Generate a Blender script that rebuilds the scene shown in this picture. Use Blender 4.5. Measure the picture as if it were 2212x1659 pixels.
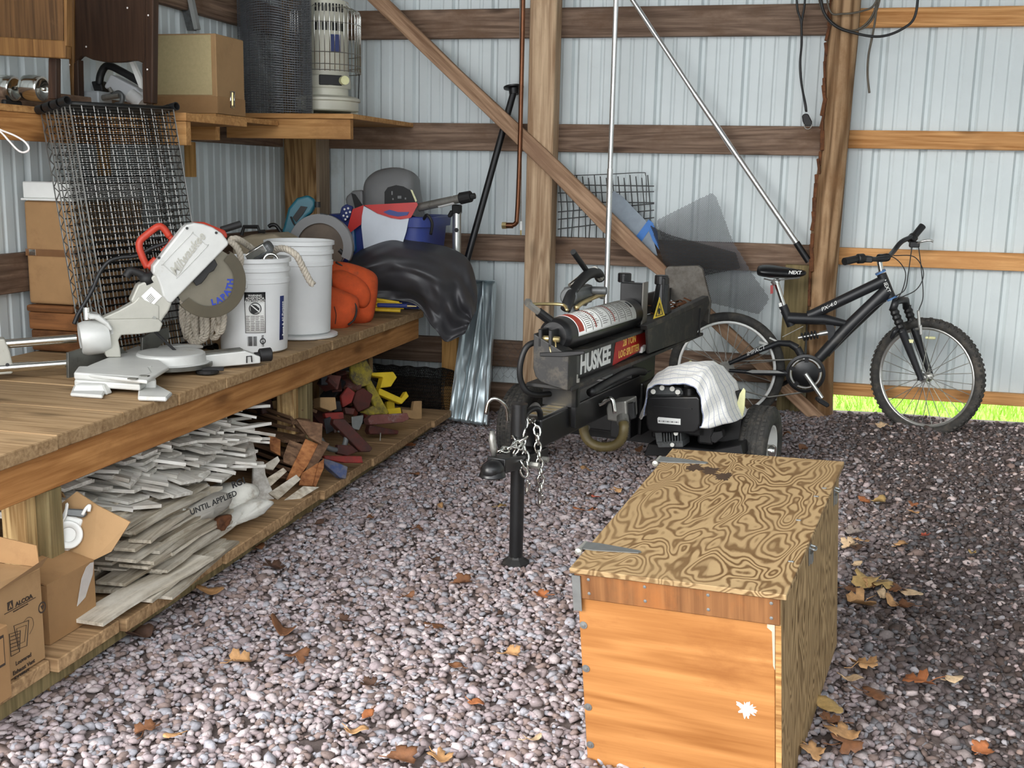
import bpy, bmesh, math, random
import numpy as np
from mathutils import Vector, Matrix, Euler, noise
random.seed(7)
rng = np.random.default_rng(11)
for o in list(bpy.data.objects):
    bpy.data.objects.remove(o)
SC = bpy.context.scene
COL = SC.collection
PI = math.pi
V = Vector

# ------------------------------------------------------------------ camera, sky, exposure
IMG_W, IMG_H, FOC = 2212.0, 1659.0, 2400.0
YAW, PITCH, ROLL = -0.24228671, 0.18486273, 0.02056172
CAM = V((2.648, -6.118, 1.335))
_cy, _sy, _cp, _sp = math.cos(YAW), math.sin(YAW), math.cos(PITCH), math.sin(PITCH)
FWD = V((_sy*_cp, _cy*_cp, -_sp))
_r = V((_cy, -_sy, 0)); _u = _r.cross(FWD)
RIGHT = math.cos(ROLL)*_r + math.sin(ROLL)*_u
UP = -math.sin(ROLL)*_r + math.cos(ROLL)*_u
cd = bpy.data.cameras.new('camera'); cam = bpy.data.objects.new('camera', cd); COL.objects.link(cam)
cd.sensor_width = 36.0; cd.lens = FOC/IMG_W*36.0; cd.clip_start = 0.05
m = Matrix.Identity(4)
for i in range(3):
    m[i][0] = RIGHT[i]; m[i][1] = UP[i]; m[i][2] = -FWD[i]; m[i][3] = CAM[i]
cam.matrix_world = m
SC.camera = cam

def at(px, py, X=None, Y=None, Z=None):
    """point of the world that lies on the plane X=, Y= or Z= at a measured place of the photograph"""
    d = RIGHT*((px-IMG_W/2)/FOC) - UP*((py-IMG_H/2)/FOC) + FWD
    if X is not None: t = (X-CAM.x)/d.x
    elif Y is not None: t = (Y-CAM.y)/d.y
    else: t = (Z-CAM.z)/d.z
    return CAM + d*t

def plane(n, P0):
    n = V(n).normalized(); P0 = V(P0)
    def f(px, py, off=0.0):
        d = RIGHT*((px-IMG_W/2)/FOC) - UP*((py-IMG_H/2)/FOC) + FWD
        return CAM + d*((P0+n*off-CAM).dot(n)/d.dot(n))
    return f
def lin(c):
    c = c/255.0
    return c/12.92 if c <= 0.04045 else ((c+0.055)/1.055)**2.4
def rgb(r, g, b): return (lin(r), lin(g), lin(b), 1.0)

W_ = bpy.data.worlds.new('sky'); SC.world = W_; W_.use_nodes = True
bg = W_.node_tree.nodes['Background']
bg.inputs[0].default_value = (0.95, 0.975, 1.0, 1.0); bg.inputs[1].default_value = 4.4
sl = bpy.data.lights.new('sun', 'SUN'); sl.energy = 2.3; sl.angle = math.radians(28); sl.color = (1.0, 0.96, 0.9)
so = bpy.data.objects.new('sun', sl); COL.objects.link(so)
so.rotation_euler = V((0.55, 0.80, -0.36)).to_track_quat('-Z', 'Y').to_euler()
SC.view_settings.view_transform = 'Standard'; SC.view_settings.look = 'None'
SC.view_settings.exposure = 0.1; SC.view_settings.gamma = 1.0
SC.view_settings.use_curve_mapping = False
try:
    SC.cycles.max_bounces = 8; SC.cycles.diffuse_bounces = 5
except Exception: pass

# ------------------------------------------------------------------ mesh helpers
ROOTS = {}
def thing(name, label=None, cat=None, loc=(0,0,0), rot=(0,0,0), group=None, kind=None):
    o = bpy.data.objects.new(name, None); COL.objects.link(o)
    o.location = loc; o.rotation_euler = rot; o.empty_display_size = 0.05
    ROOTS[o.name] = (Matrix.Translation(V(loc)) @ Euler(rot).to_matrix().to_4x4())
    return tag(o, label, cat, group, kind)
def tag(o, label=None, cat=None, group=None, kind=None):
    if label: o['label'] = label
    if cat: o['category'] = cat
    if group: o['group'] = group
    if kind: o['kind'] = kind
    return o
def root_of(o):
    while o.parent: o = o.parent
    return o

class MB:
    def __init__(s): s.v = []; s.f = []
    def add(s, vs, fs):
        n = len(s.v); s.v += [V(p) for p in vs]; s.f += [tuple(i+n for i in f) for f in fs]; return s
    def box(s, c, size, R=None):
        c = V(c); h = V(size)*0.5; vs = []
        for x in (-1,1):
            for y in (-1,1):
                for z in (-1,1):
                    p = V((x*h.x, y*h.y, z*h.z))
                    if R: p = R @ p
                    vs.append(c+p)
        return s.add(vs, [(0,1,3,2),(4,6,7,5),(0,4,5,1),(2,3,7,6),(0,2,6,4),(1,5,7,3)])
    def bx(s, x0, x1, y0, y1, z0, z1):
        return s.box(((x0+x1)/2,(y0+y1)/2,(z0+z1)/2), (abs(x1-x0),abs(y1-y0),abs(z1-z0)))
    def prism(s, pts, d):
        pts = [V(p) for p in pts]; d = V(d); n = len(pts)
        nrm = V((0,0,0))
        for i in range(n): nrm += (pts[i]-pts[0]).cross(pts[(i+1)%n]-pts[0])
        if nrm.dot(d) > 0: pts.reverse()
        s.add(pts+[p+d for p in pts], [tuple(range(n))]+[tuple(range(2*n-1,n-1,-1))]+
              [(i,i+n,(i+1)%n+n,(i+1)%n) for i in range(n)]); return s
    def tube(s, pts, r, n=8, closed=False, flat=None):
        pts = [V(p) for p in pts]; k = len(pts); rs = r if isinstance(r,(list,tuple)) else [r]*k
        base = len(s.v); prev = None
        for i in range(k):
            if closed: t = pts[(i+1)%k]-pts[i-1]
            else: t = pts[min(i+1,k-1)]-pts[max(i-1,0)]
            if t.length < 1e-9: t = V((0,0,1))
            t.normalize()
            if prev is None:
                a = V((0,0,1)) if abs(t.z) < 0.9 else V((1,0,0))
                u = a.cross(t).normalized()
            else:
                u = prev - t*prev.dot(t)
                u = u.normalized() if u.length > 1e-6 else t.orthogonal().normalized()
            prev = u; w = t.cross(u)
            for j in range(n):
                a = 2*PI*j/n
                s.v.append(pts[i] + (u*math.cos(a)+w*math.sin(a))*rs[i])
        m = k if closed else k-1
        for i in range(m):
            for j in range(n):
                a = base+i*n+j; b = base+i*n+(j+1)%n; c = base+((i+1)%k)*n+(j+1)%n; d = base+((i+1)%k)*n+j
                s.f.append((a,b,c,d))
        if not closed:
            s.f.append(tuple(base+j for j in range(n-1,-1,-1)))
            s.f.append(tuple(base+(k-1)*n+j for j in range(n)))
        return s
    def cyl(s, p0, p1, r0, r1=None, n=16): return s.tube([p0,p1], [r0, r0 if r1 is None else r1], n)
    def lathe(s, o, ax, prof, n=24, closed=False):
        """prof: list of (radius, height along ax)"""
        o = V(o); ax = V(ax).normalized(); u = ax.orthogonal().normalized(); w = ax.cross(u); base = len(s.v); k = len(prof)
        for (r,h) in prof:
            for j in range(n):
                a = 2*PI*j/n; s.v.append(o+ax*h+(u*math.cos(a)+w*math.sin(a))*r)
        for i in range(k if closed else k-1):
            for j in range(n):
                i2 = (i+1)%k
                s.f.append((base+i*n+j, base+i*n+(j+1)%n, base+i2*n+(j+1)%n, base+i2*n+j))
        if not closed:
            if prof[0][0] > 1e-4: s.f.append(tuple(base+j for j in range(n-1,-1,-1)))
            if prof[-1][0] > 1e-4: s.f.append(tuple(base+(k-1)*n+j for j in range(n)))
        return s
    def ball(s, c, r, sc=(1,1,1), R=None, n=16, m=10):
        c = V(c); base = len(s.v)
        for i in range(m+1):
            a = PI*i/m
            for j in range(n):
                b = 2*PI*j/n
                p = V((math.sin(a)*math.cos(b)*sc[0], math.sin(a)*math.sin(b)*sc[1], math.cos(a)*sc[2]))*r
                if R: p = R @ p
                s.v.append(c+p)
        for i in range(m):
            for j in range(n):
                s.f.append((base+i*n+j, base+(i+1)*n+j, base+(i+1)*n+(j+1)%n, base+i*n+(j+1)%n))
        return s
    def torus(s, c, ax, R, r, n=32, m=10, sq=1.0):
        c = V(c); ax = V(ax).normalized(); u = ax.orthogonal().normalized(); w = ax.cross(u)
        prof = [(R+r*math.cos(2*PI*i/m), r*sq*math.sin(2*PI*i/m)) for i in range(m)]
        return s.lathe(c, ax, prof, n, closed=True)
    def grid(s, fn, nu, nv):
        base = len(s.v)
        for i in range(nu+1):
            for j in range(nv+1): s.v.append(V(fn(i/nu, j/nv)))
        for i in range(nu):
            for j in range(nv):
                a = base+i*(nv+1)+j; s.f.append((a, a+nv+1, a+nv+2, a+1))
        return s
    def build(s, name, mat, parent=None, smooth=False, bevel=0, seg=1, label=None, local=False, solid=0, sub=0, autos=None, kind=None):
        me = bpy.data.meshes.new(name)
        if parent is None:
            if local: off = V((0,0,0))
            else:
                lo = V([min(p[i] for p in s.v) for i in range(3)]); hi = V([max(p[i] for p in s.v) for i in range(3)])
                off = V(((lo.x+hi.x)/2,(lo.y+hi.y)/2,lo.z))
            vs = [tuple(p-off) for p in s.v]
        elif local: vs = [tuple(p) for p in s.v]
        else:
            iv = ROOTS[root_of(parent).name].inverted() if root_of(parent).name in ROOTS else Matrix.Translation(-root_of(parent).location)
            vs = [tuple(iv @ p) for p in s.v]
        me.from_pydata(vs, [], s.f); me.validate(); me.update()
        o = bpy.data.objects.new(name, me); COL.objects.link(o)
        if parent is None and not local:
            o.location = off; ROOTS[o.name] = Matrix.Translation(off)
        if parent is not None: o.parent = parent
        if mat is not None: me.materials.append(mat)
        if smooth: me.polygons.foreach_set('use_smooth', [True]*len(me.polygons))
        if autos is not None:
            me.polygons.foreach_set('use_smooth', [True]*len(me.polygons)); me.set_sharp_from_angle(angle=math.radians(autos))
        if solid:
            md = o.modifiers.new('thickness','SOLIDIFY'); md.thickness = solid; md.offset = 0
        if sub:
            md = o.modifiers.new('smooth','SUBSURF'); md.levels = sub; md.render_levels = sub
        if bevel:
            md = o.modifiers.new('bevel','BEVEL'); md.width = bevel; md.segments = seg; md.limit_method = 'ANGLE'; md.angle_limit = math.radians(40)
        if label: o['label'] = label
        if kind: o['kind'] = kind
        return o

def text(name, body, mat, parent, loc, xdir, ydir, size, ext=0.0006, shear=0.0, bold=0.0, ax='CENTER', ay='CENTER', sx=1.0, spacing=1.0, label=None):
    """a line of raised or printed lettering lying in the plane of xdir and ydir"""
    cu = bpy.data.curves.new(name,'FONT'); cu.body = body; cu.size = size; cu.extrude = ext; cu.shear = shear; cu.offset = bold
    cu.align_x = ax; cu.align_y = ay; cu.space_character = spacing; cu.resolution_u = 3
    tmp = bpy.data.objects.new('tmp_text', cu); me = bpy.data.meshes.new_from_object(tmp); bpy.data.objects.remove(tmp); me.name = name
    me.materials.clear(); me.materials.append(mat)
    o = bpy.data.objects.new(name, me); COL.objects.link(o)
    x = V(xdir).normalized(); z = x.cross(V(ydir)).normalized(); y = z.cross(x)
    M = Matrix.Identity(4)
    for i in range(3): M[i][0] = x[i]*sx; M[i][1] = y[i]; M[i][2] = z[i]; M[i][3] = V(loc)[i]
    if parent is not None:
        r = root_of(parent)
        M = ROOTS[r.name].inverted() @ M
        o.parent = parent
    o.matrix_local = M if parent is not None else M
    if label: o['label'] = label
    return o

def curve_pts(pts, n=8, closed=False):
    """Catmull-Rom through pts"""
    pts = [V(p) for p in pts]; out = []; k = len(pts)
    rngk = k if closed else k-1
    for i in range(rngk):
        p0 = pts[(i-1)%k] if closed or i > 0 else pts[0]*2-pts[1]
        p1 = pts[i]; p2 = pts[(i+1)%k]
        p3 = pts[(i+2)%k] if closed or i+2 < k else pts[-1]*2-pts[-2]
        for j in range(n):
            t = j/n
            out.append(0.5*((2*p1)+(-p0+p2)*t+(2*p0-5*p1+4*p2-p3)*t*t+(-p0+3*p1-3*p2+p3)*t*t*t))
    if not closed: out.append(pts[-1])
    return out
def frame(d, up=(0,0,1)):
    """rotation whose X axis is d"""
    x = V(d).normalized(); u = V(up); z = (u - x*u.dot(x)).normalized(); y = z.cross(x)
    M = Matrix.Identity(3)
    for i in range(3): M[i][0] = x[i]; M[i][1] = y[i]; M[i][2] = z[i]
    return M

# ------------------------------------------------------------------ materials
def nt(name):
    m = bpy.data.materials.new(name); m.use_nodes = True
    t = m.node_tree; b = t.nodes['Principled BSDF']; return m, t, b
def N(t, typ, **k):
    n = t.nodes.new(typ)
    for a, v in k.items():
        if a in n.inputs: n.inputs[a].default_value = v
        else: setattr(n, a, v)
    return n
def coords(t, scale=(1,1,1), rnd=True, rot=(0,0,0)):
    tc = t.nodes.new('ShaderNodeTexCoord'); mp = t.nodes.new('ShaderNodeMapping')
    mp.inputs['Scale'].default_value = scale; mp.inputs['Rotation'].default_value = rot
    if rnd:
        oi = t.nodes.new('ShaderNodeObjectInfo'); mu = N(t,'ShaderNodeMath',operation='MULTIPLY'); mu.inputs[1].default_value = 37.0
        t.links.new(oi.outputs['Random'], mu.inputs[0])
        ad = N(t,'ShaderNodeVectorMath',operation='ADD')
        t.links.new(tc.outputs['Object'], ad.inputs[0]); t.links.new(mu.outputs[0], ad.inputs[1])
        t.links.new(ad.outputs[0], mp.inputs['Vector'])
    else: t.links.new(tc.outputs['Object'], mp.inputs['Vector'])
    return mp
def ramp(t, fac, stops):
    r = t.nodes.new('ShaderNodeValToRGB'); e = r.color_ramp.elements
    while len(e) < len(stops): e.new(0.5)
    for i,(p,c) in enumerate(stops): e[i].position = p; e[i].color = c
    t.links.new(fac, r.inputs[0]); return r
def bump(t, b, h, s=0.3, d=0.01):
    n = t.nodes.new('ShaderNodeBump'); n.inputs['Strength'].default_value = s; n.inputs['Distance'].default_value = d
    t.links.new(h, n.inputs['Height']); t.links.new(n.outputs[0], b.inputs['Normal'])
def mixc(t, fac, a, b, mode='MIX'):
    n = t.nodes.new('ShaderNodeMix'); n.data_type = 'RGBA'; n.blend_type = mode
    for s, v in ((0,fac),(6,a),(7,b)):
        if hasattr(v,'links') or hasattr(v,'is_linked'): t.links.new(v, n.inputs[s])
        else: n.inputs[s].default_value = v
    return n.outputs[2]
def shade(c, k): return (c[0]*k, c[1]*k, c[2]*k, 1.0)

def plain(name, c, rough=0.5, metal=0.0, var=0.12, scale=14.0, bmp=0.0, spec=0.5, dirt=None, dirt_at=0.6, trans=0.0, coat=0.0):
    m, t, b = nt(name); mp = coords(t, (scale,)*3)
    n = N(t,'ShaderNodeTexNoise',Detail=5.0,Roughness=0.6); n.inputs['Scale'].default_value = 1.0
    t.links.new(mp.outputs[0], n.inputs['Vector'])
    r = ramp(t, n.outputs['Fac'], [(0.3, shade(c,1-var)), (0.7, shade(c,1+var))])
    out = r.outputs[0]
    if dirt:
        n2 = N(t,'ShaderNodeTexNoise',Detail=8.0,Roughness=0.75); n2.inputs['Scale'].default_value = 0.45
        t.links.new(mp.outputs[0], n2.inputs['Vector'])
        r2 = ramp(t, n2.outputs['Fac'], [(dirt_at-0.08,(0,0,0,1)),(dirt_at+0.12,(1,1,1,1))])
        out = mixc(t, r2.outputs[0], out, dirt)
    t.links.new(out, b.inputs['Base Color'])
    b.inputs['Roughness'].default_value = rough; b.inputs['Metallic'].default_value = metal
    b.inputs['Specular IOR Level'].default_value = spec; b.inputs['Coat Weight'].default_value = coat
    if trans: b.inputs['Transmission Weight'].default_value = trans
    if bmp: bump(t, b, n.outputs['Fac'], bmp, 0.004)
    return m

def wood(name, dark, light, axis='x', rough=0.75, fine=1.0, stain=None, stain_at=0.62, bmp=0.35, obj_var=0.18, rings=0.5, knots=0.0):
    """sawn board: stretched fibres, wandering rings along the given local axis, old stains, board-to-board variation"""
    m, t, b = nt(name)
    i = 'xyz'.index(axis)
    def sc(a, l): v = [a,a,a]; v[i] = l; return tuple(v)
    m1 = coords(t, sc(60*fine, 2.2*fine)); m2 = coords(t, sc(11*fine, 0.9*fine)); m3 = coords(t, sc(5,2.5))
    f = N(t,'ShaderNodeTexNoise',Detail=6.0,Roughness=0.65); f.inputs['Scale'].default_value = 1.0
    g = N(t,'ShaderNodeTexNoise',Detail=2.0,Roughness=0.5,Distortion=0.6); g.inputs['Scale'].default_value = 1.0
    st = N(t,'ShaderNodeTexNoise',Detail=7.0,Roughness=0.7); st.inputs['Scale'].default_value = 1.0
    t.links.new(m1.outputs[0], f.inputs['Vector']); t.links.new(m2.outputs[0], g.inputs['Vector']); t.links.new(m3.outputs[0], st.inputs['Vector'])
    mu = N(t,'ShaderNodeMath',operation='MULTIPLY'); mu.inputs[1].default_value = 44.0; t.links.new(g.outputs['Fac'], mu.inputs[0])
    si = N(t,'ShaderNodeMath',operation='SINE'); t.links.new(mu.outputs[0], si.inputs[0])
    ma = N(t,'ShaderNodeMath',operation='MULTIPLY_ADD'); ma.inputs[1].default_value = 0.16*rings; t.links.new(si.outputs[0], ma.inputs[0]); t.links.new(f.outputs['Fac'], ma.inputs[2])
    r = ramp(t, ma.outputs[0], [(0.28, dark), (0.72, light)])
    out = r.outputs[0]
    if stain:
        r2 = ramp(t, st.outputs['Fac'], [(stain_at-0.12,(0,0,0,1)),(stain_at+0.1,(1,1,1,1))])
        out = mixc(t, r2.outputs[0], out, stain)
    if knots:
        mk = coords(t, sc(7.0, 2.6)); vo = N(t,'ShaderNodeTexVoronoi'); vo.inputs['Scale'].default_value = 1.0; t.links.new(mk.outputs[0], vo.inputs['Vector'])
        nk_ = N(t,'ShaderNodeMath',operation='MULTIPLY_ADD'); nk_.inputs[1].default_value = 0.12; t.links.new(f.outputs['Fac'], nk_.inputs[0]); t.links.new(vo.outputs['Distance'], nk_.inputs[2])
        r3 = ramp(t, nk_.outputs[0], [(0.12,(knots,knots,knots,1)),(0.20,(0.45*knots,0.45*knots,0.45*knots,1)),(0.27,(0,0,0,1))])
        out = mixc(t, r3.outputs[0], out, shade(dark,0.45))
    oi = t.nodes.new('ShaderNodeObjectInfo'); hv = t.nodes.new('ShaderNodeHueSaturation')
    mr = t.nodes.new('ShaderNodeMapRange'); mr.inputs['To Min'].default_value = 1-obj_var; mr.inputs['To Max'].default_value = 1+obj_var
    t.links.new(oi.outputs['Random'], mr.inputs['Value']); t.links.new(mr.outputs[0], hv.inputs['Value']); t.links.new(out, hv.inputs['Color'])
    t.links.new(hv.outputs[0], b.inputs['Base Color'])
    b.inputs['Roughness'].default_value = rough; b.inputs['Specular IOR Level'].default_value = 0.25
    bump(t, b, ma.outputs[0], bmp, 0.003)
    return m

def plywood(name, dark, light, axis='y', rough=0.7, k=70.0, stretch=3.0, scale=5.0):
    """rotary-cut fir plywood: bold wandering bands between pale early wood"""
    m, t, b = nt(name); i = 'xyz'.index(axis); v = [scale]*3; v[i] = scale/stretch
    mp = coords(t, tuple(v), rnd=False); mf = coords(t, tuple([90 if j != i else 6 for j in range(3)]), rnd=False)
    g = N(t,'ShaderNodeTexNoise',Detail=2.2,Roughness=0.48,Distortion=0.35); g.inputs['Scale'].default_value = 1.0
    t.links.new(mp.outputs[0], g.inputs['Vector'])
    f = N(t,'ShaderNodeTexNoise',Detail=4.0,Roughness=0.6); f.inputs['Scale'].default_value = 1.0; t.links.new(mf.outputs[0], f.inputs['Vector'])
    mu = N(t,'ShaderNodeMath',operation='MULTIPLY'); mu.inputs[1].default_value = k; t.links.new(g.outputs['Fac'], mu.inputs[0])
    ad = N(t,'ShaderNodeMath',operation='MULTIPLY_ADD'); ad.inputs[1].default_value = 1.6; t.links.new(f.outputs['Fac'], ad.inputs[0]); t.links.new(mu.outputs[0], ad.inputs[2])
    si = N(t,'ShaderNodeMath',operation='SINE'); t.links.new(ad.outputs[0], si.inputs[0])
    mr = t.nodes.new('ShaderNodeMapRange'); mr.inputs['From Min'].default_value = -1; t.links.new(si.outputs[0], mr.inputs['Value'])
    r = ramp(t, mr.outputs[0], [(0.25, light), (0.62, tuple((a+c)/2 for a,c in zip(light,dark))), (0.9, dark)])
    pn = N(t,'ShaderNodeTexNoise',Detail=5.0,Roughness=0.7); pn.inputs['Scale'].default_value = 3.2
    tc = t.nodes.new('ShaderNodeTexCoord'); t.links.new(tc.outputs['Object'], pn.inputs['Vector'])
    r2 = ramp(t, pn.outputs['Fac'], [(0.42,(0,0,0,1)),(0.72,(0.75,0.75,0.75,1))])
    out = mixc(t, r2.outputs[0], r.outputs[0], tuple(0.62*a+0.38*c for a,c in zip(light,dark)))
    t.links.new(out, b.inputs['Base Color']); b.inputs['Roughness'].default_value = rough; b.inputs['Specular IOR Level'].default_value = 0.25
    bump(t, b, mr.outputs[0], 0.15, 0.002)
    return m

M = {}
M['siding'] = plain('siding_metal', rgb(205,213,214), 0.45, 0.0, 0.05, 3.0, dirt=rgb(172,176,170), dirt_at=0.66, spec=0.5)
M['girt'] = wood('girt_brown', rgb(88,69,56), rgb(146,122,104), 'x', stain=rgb(104,80,62), stain_at=0.6, knots=0.8)
M['girt_y'] = wood('girt_brown_y', rgb(78,60,48), rgb(138,114,96), 'y', stain=rgb(92,70,54))
M['girt_new'] = wood('girt_orange', rgb(165,112,62), rgb(218,166,110), 'x', stain=rgb(190,135,84), obj_var=0.06, knots=0.7)
M['post'] = wood('post_wood', rgb(146,116,88), rgb(206,178,146), 'z', fine=0.8, stain=rgb(170,140,110), rings=0.8, knots=0.9)
M['post_old'] = wood('post_weathered', rgb(104,76,48), rgb(184,150,114), 'z', fine=0.6, stain=rgb(132,96,62), rings=1.3, knots=0.9)
M['bark'] = plain('bark', rgb(96,58,32), 0.9, 0, 0.5, 30, bmp=0.8)
M['treated'] = wood('treated_board', rgb(94,84,56), rgb(140,124,88), 'z', stain=rgb(110,92,62))
M['corner_post'] = wood('corner_post_wood', rgb(110,80,48), rgb(170,136,92), 'z', rings=1.0, knots=0.6)
M['brace'] = wood('brace_wood', rgb(116,88,66), rgb(178,146,118), 'x', stain=rgb(136,106,84), knots=0.9)
M['top_board'] = wood('bench_board', rgb(128,100,68), rgb(184,154,116), 'x', stain=rgb(100,76,52), stain_at=0.68, obj_var=0.12, rings=0.3, knots=0.6)
M['rail'] = wood('bench_rail', rgb(146,96,50), rgb(198,144,88), 'y', stain=rgb(150,102,58), obj_var=0.06, knots=0.7)
M['leg'] = wood('bench_leg', rgb(150,116,72), rgb(220,188,134), 'z', stain=rgb(120,94,66), rings=1.2)
M['shelf_board'] = wood('shelf_board', rgb(128,100,70), rgb(192,158,118), 'x', stain=rgb(104,80,54), stain_at=0.7, obj_var=0.12)
M['pine'] = wood('pine_board', rgb(160,112,64), rgb(206,158,102), 'x', obj_var=0.08, stain=rgb(150,108,66))
M['pine_z'] = wood('pine_board_z', rgb(160,118,64), rgb(210,164,102), 'z', obj_var=0.08)
M['roof'] = plain('roof_metal', rgb(120,122,120), 0.5, 0.2, 0.1)
# ------------------------------------------------------------------ the building
def ground_h(x, y):
    def ss(a, b, t):
        t = min(1, max(0, (t-a)/(b-a))); return t*t*(3-2*t)
    return 0.132*ss(1.75, 2.75, x)*ss(-1.5, -0.15, y) + 0.05*math.exp(-((x-2.72)**2+(y+2.95)**2)/0.10) + 0.012*(noise.noise(V((x*1.7, y*1.7, 3.1))))
PITCH_R = 0.2286; RIB0 = 0.0911
def rib_depth(u):
    """how far the sheet bulges outwards at u metres along it; ribs every nine inches and two low ribs between"""
    u = (u-RIB0) % PITCH_R
    def trap(c, wt, wb, h):
        d = abs(u-c); d = min(d, PITCH_R-d)
        if d < wt/2: return h
        if d < wb/2: return h*(1-(d-wt/2)/(wb/2-wt/2))
        return 0
    return max(trap(PITCH_R-0.019, 0.016, 0.044, 0.019), trap(0.060, 0.010, 0.026, 0.005), trap(0.130, 0.010, 0.026, 0.005))
def siding_panel(parent, u0, u1, z0, z1, mk):
    b = MB(); us = [u0]; u = u0
    brk = []
    for k in range(int(u0/PITCH_R)-2, int(u1/PITCH_R)+3):
        o = RIB0+k*PITCH_R
        for c,wt,wb in ((PITCH_R-0.019,0.016,0.044),(0.060,0.010,0.026),(0.130,0.010,0.026)):
            brk += [o+c-wb/2, o+c-wt/2, o+c+wt/2, o+c+wb/2]
    us = sorted([u0,u1]+[q for q in brk if u0 < q < u1])
    n = len(us); vs = []
    for u in us:
        d = rib_depth(u); vs += [mk(u, d, z0), mk(u, d, z1)]
    b.add(vs, [(2*i,2*i+2,2*i+3,2*i+1) for i in range(n-1)])
    return b.build('siding_panel', M['siding'], parent, solid=0.0012)

wb = thing('wall_back', 'ribbed white metal back wall with brown wooden girts', None, kind='structure')
u = -0.245
while u < 5.6:
    u1 = min(u+0.9144, 5.6)
    zb = 0.015 if u1 < 2.9 else 0.235
    if u < 2.8 < u1:
        siding_panel(wb, u, 2.80, 0.015, 2.95, lambda a,d,z: (a, 0.047+d, z))
        siding_panel(wb, 2.80, u1, 0.235, 2.95, lambda a,d,z: (a, 0.047+d, z))
    else: siding_panel(wb, u, u1, zb, 2.95, lambda a,d,z: (a, 0.047+d, z))
    u = u1
def board(name, mat, parent, x0,x1,y0,y1,z0,z1, bevel=0.003, label=None):
    return MB().bx(x0,x1,y0,y1,z0,z1).build(name, M[mat], parent, bevel=bevel, label=label)
for z0,z1 in ((2.078,2.232),(1.472,1.621),(0.86,1.008),(0.255,0.405)):
    board('girt','girt',wb,-0.2,1.30,0.0,0.045,z0,z1)
    board('girt','girt',wb,1.302,2.80,0.0,0.045,z0,z1)
board('girt','girt',wb,-0.2,2.72,0.0,0.045,-0.05,0.155, label='brown splash board at the foot of the wall')
board('girt','girt',wb,-0.2,2.80,0.0,0.045,2.69,2.84)
for z0,z1 in ((2.113,2.206),(1.513,1.604),(0.912,1.001),(0.214,0.277),(2.72,2.81)):
    board('girt','girt_new',wb,2.86,5.6,0.002,0.045,z0,z1, label='narrow orange pine girt on the right bay')
board('post','post',wb,1.228,1.372,-0.15,0.0,-0.1,3.0,0.006,'squared timber post in the middle of the wall')
board('post','corner_post',wb,-0.198,-0.0,-0.15,0.0,-0.1,3.0,0.006,'square corner post behind the upper shelf')
MB().bx(0.0,0.018,-0.148,0.0,-0.1,3.0).build('post',wood('post_grey',rgb(120,100,80),rgb(160,140,116),'z'),wb)
# right post: a half-round pole with bark left on one side
def polyY(pix, Y): return [at(x,y,Y=Y) for x,y in pix]
rp = [(1793,-60),(1790,40),(1783,110),(1778,200),(1772,330),(1758,420),(1752,520),(1747,640),(1744,760),(1740,900),(1800,905),(1803,780),(1807,640),(1816,520),(1824,420),(1838,260),(1852,120),(1862,0),(1866,-60)]
rpm = MB()
L = [at(x,y,Y=-0.15) for x,y in rp[:10]]; Rr = [at(x,y,Y=-0.15) for x,y in rp[10:]][::-1]
def interp(pts, z):
    pts = sorted(pts, key=lambda p:p.z)
    for a,b_ in zip(pts,pts[1:]):
        if a.z <= z <= b_.z: return a.lerp(b_, (z-a.z)/(b_.z-a.z+1e-9))
    return pts[0] if z < pts[0].z else pts[-1]
nz, na = 40, 14
vs = []
for i in range(nz+1):
    z = 0.02+2.35*i/nz; a = interp(L,z).x; c = interp(Rr,z).x; mid = (a+c)/2; hw = (c-a)/2
    for j in range(na):
        th = 2*PI*j/na; sx, sy = math.cos(th), math.sin(th)
        k = 0.72
        x = mid + hw*math.copysign(abs(sx)**k, sx); y = -0.078 + 0.072*math.copysign(abs(sy)**k, sy)
        nn = noise.noise(V((x*14, y*14, z*5)))*0.004
        vs.append((x+nn, y+nn, z))
rpm.add(vs, [(i*na+j, i*na+(j+1)%na, (i+1)*na+(j+1)%na, (i+1)*na+j) for i in range(nz) for j in range(na)])
rpm.f.append(tuple(range(na-1,-1,-1))); rpm.f.append(tuple(nz*na+j for j in range(na)))
post_r = rpm.build('post', M['post_old'], wb, smooth=True, label='rough round-edged pole post beside the bicycle')
bk = MB()
for i in range(26):
    z = 0.75+1.5*i/25+random.uniform(-.02,.02); a = interp(L,z).x
    w_ = random.uniform(.012,.024); h_ = random.uniform(.05,.11)
    bk.box((a+w_/2-0.004, -0.128+random.uniform(-.012,.012), z), (w_, 0.012, h_), Euler((random.uniform(-.1,.1),random.uniform(-.2,.2),random.uniform(-.4,.4))).to_matrix())
bk.build('bark_strip', M['bark'], post_r, bevel=0.003)
MB().bx(2.625,2.752,-0.06,-0.001,0.0,0.905).build('board', M['treated'], wb, bevel=0.004, label='short greenish treated board nailed beside the pole post')
# diagonal brace
up_ = [(700,-140),(1000,155),(1211,350),(1359,494),(1440,575),(1790,905)]; lo_ = [(1745,900),(1425,596),(1304,500),(1193,383),(1000,196),(650,-140)]
br = MB().prism([at(x,y,Y=-0.152) for x,y in up_+lo_], (0,-0.04,0))
brt = thing('diagonal_brace','weathered wooden diagonal brace nailed across the middle post', 'brace', tuple(at(1250,400,Y=-0.15)), (0, math.radians(41),0))
br.build('plank', M['brace'], brt, bevel=0.003)
tag(brt, kind='structure')
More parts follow.
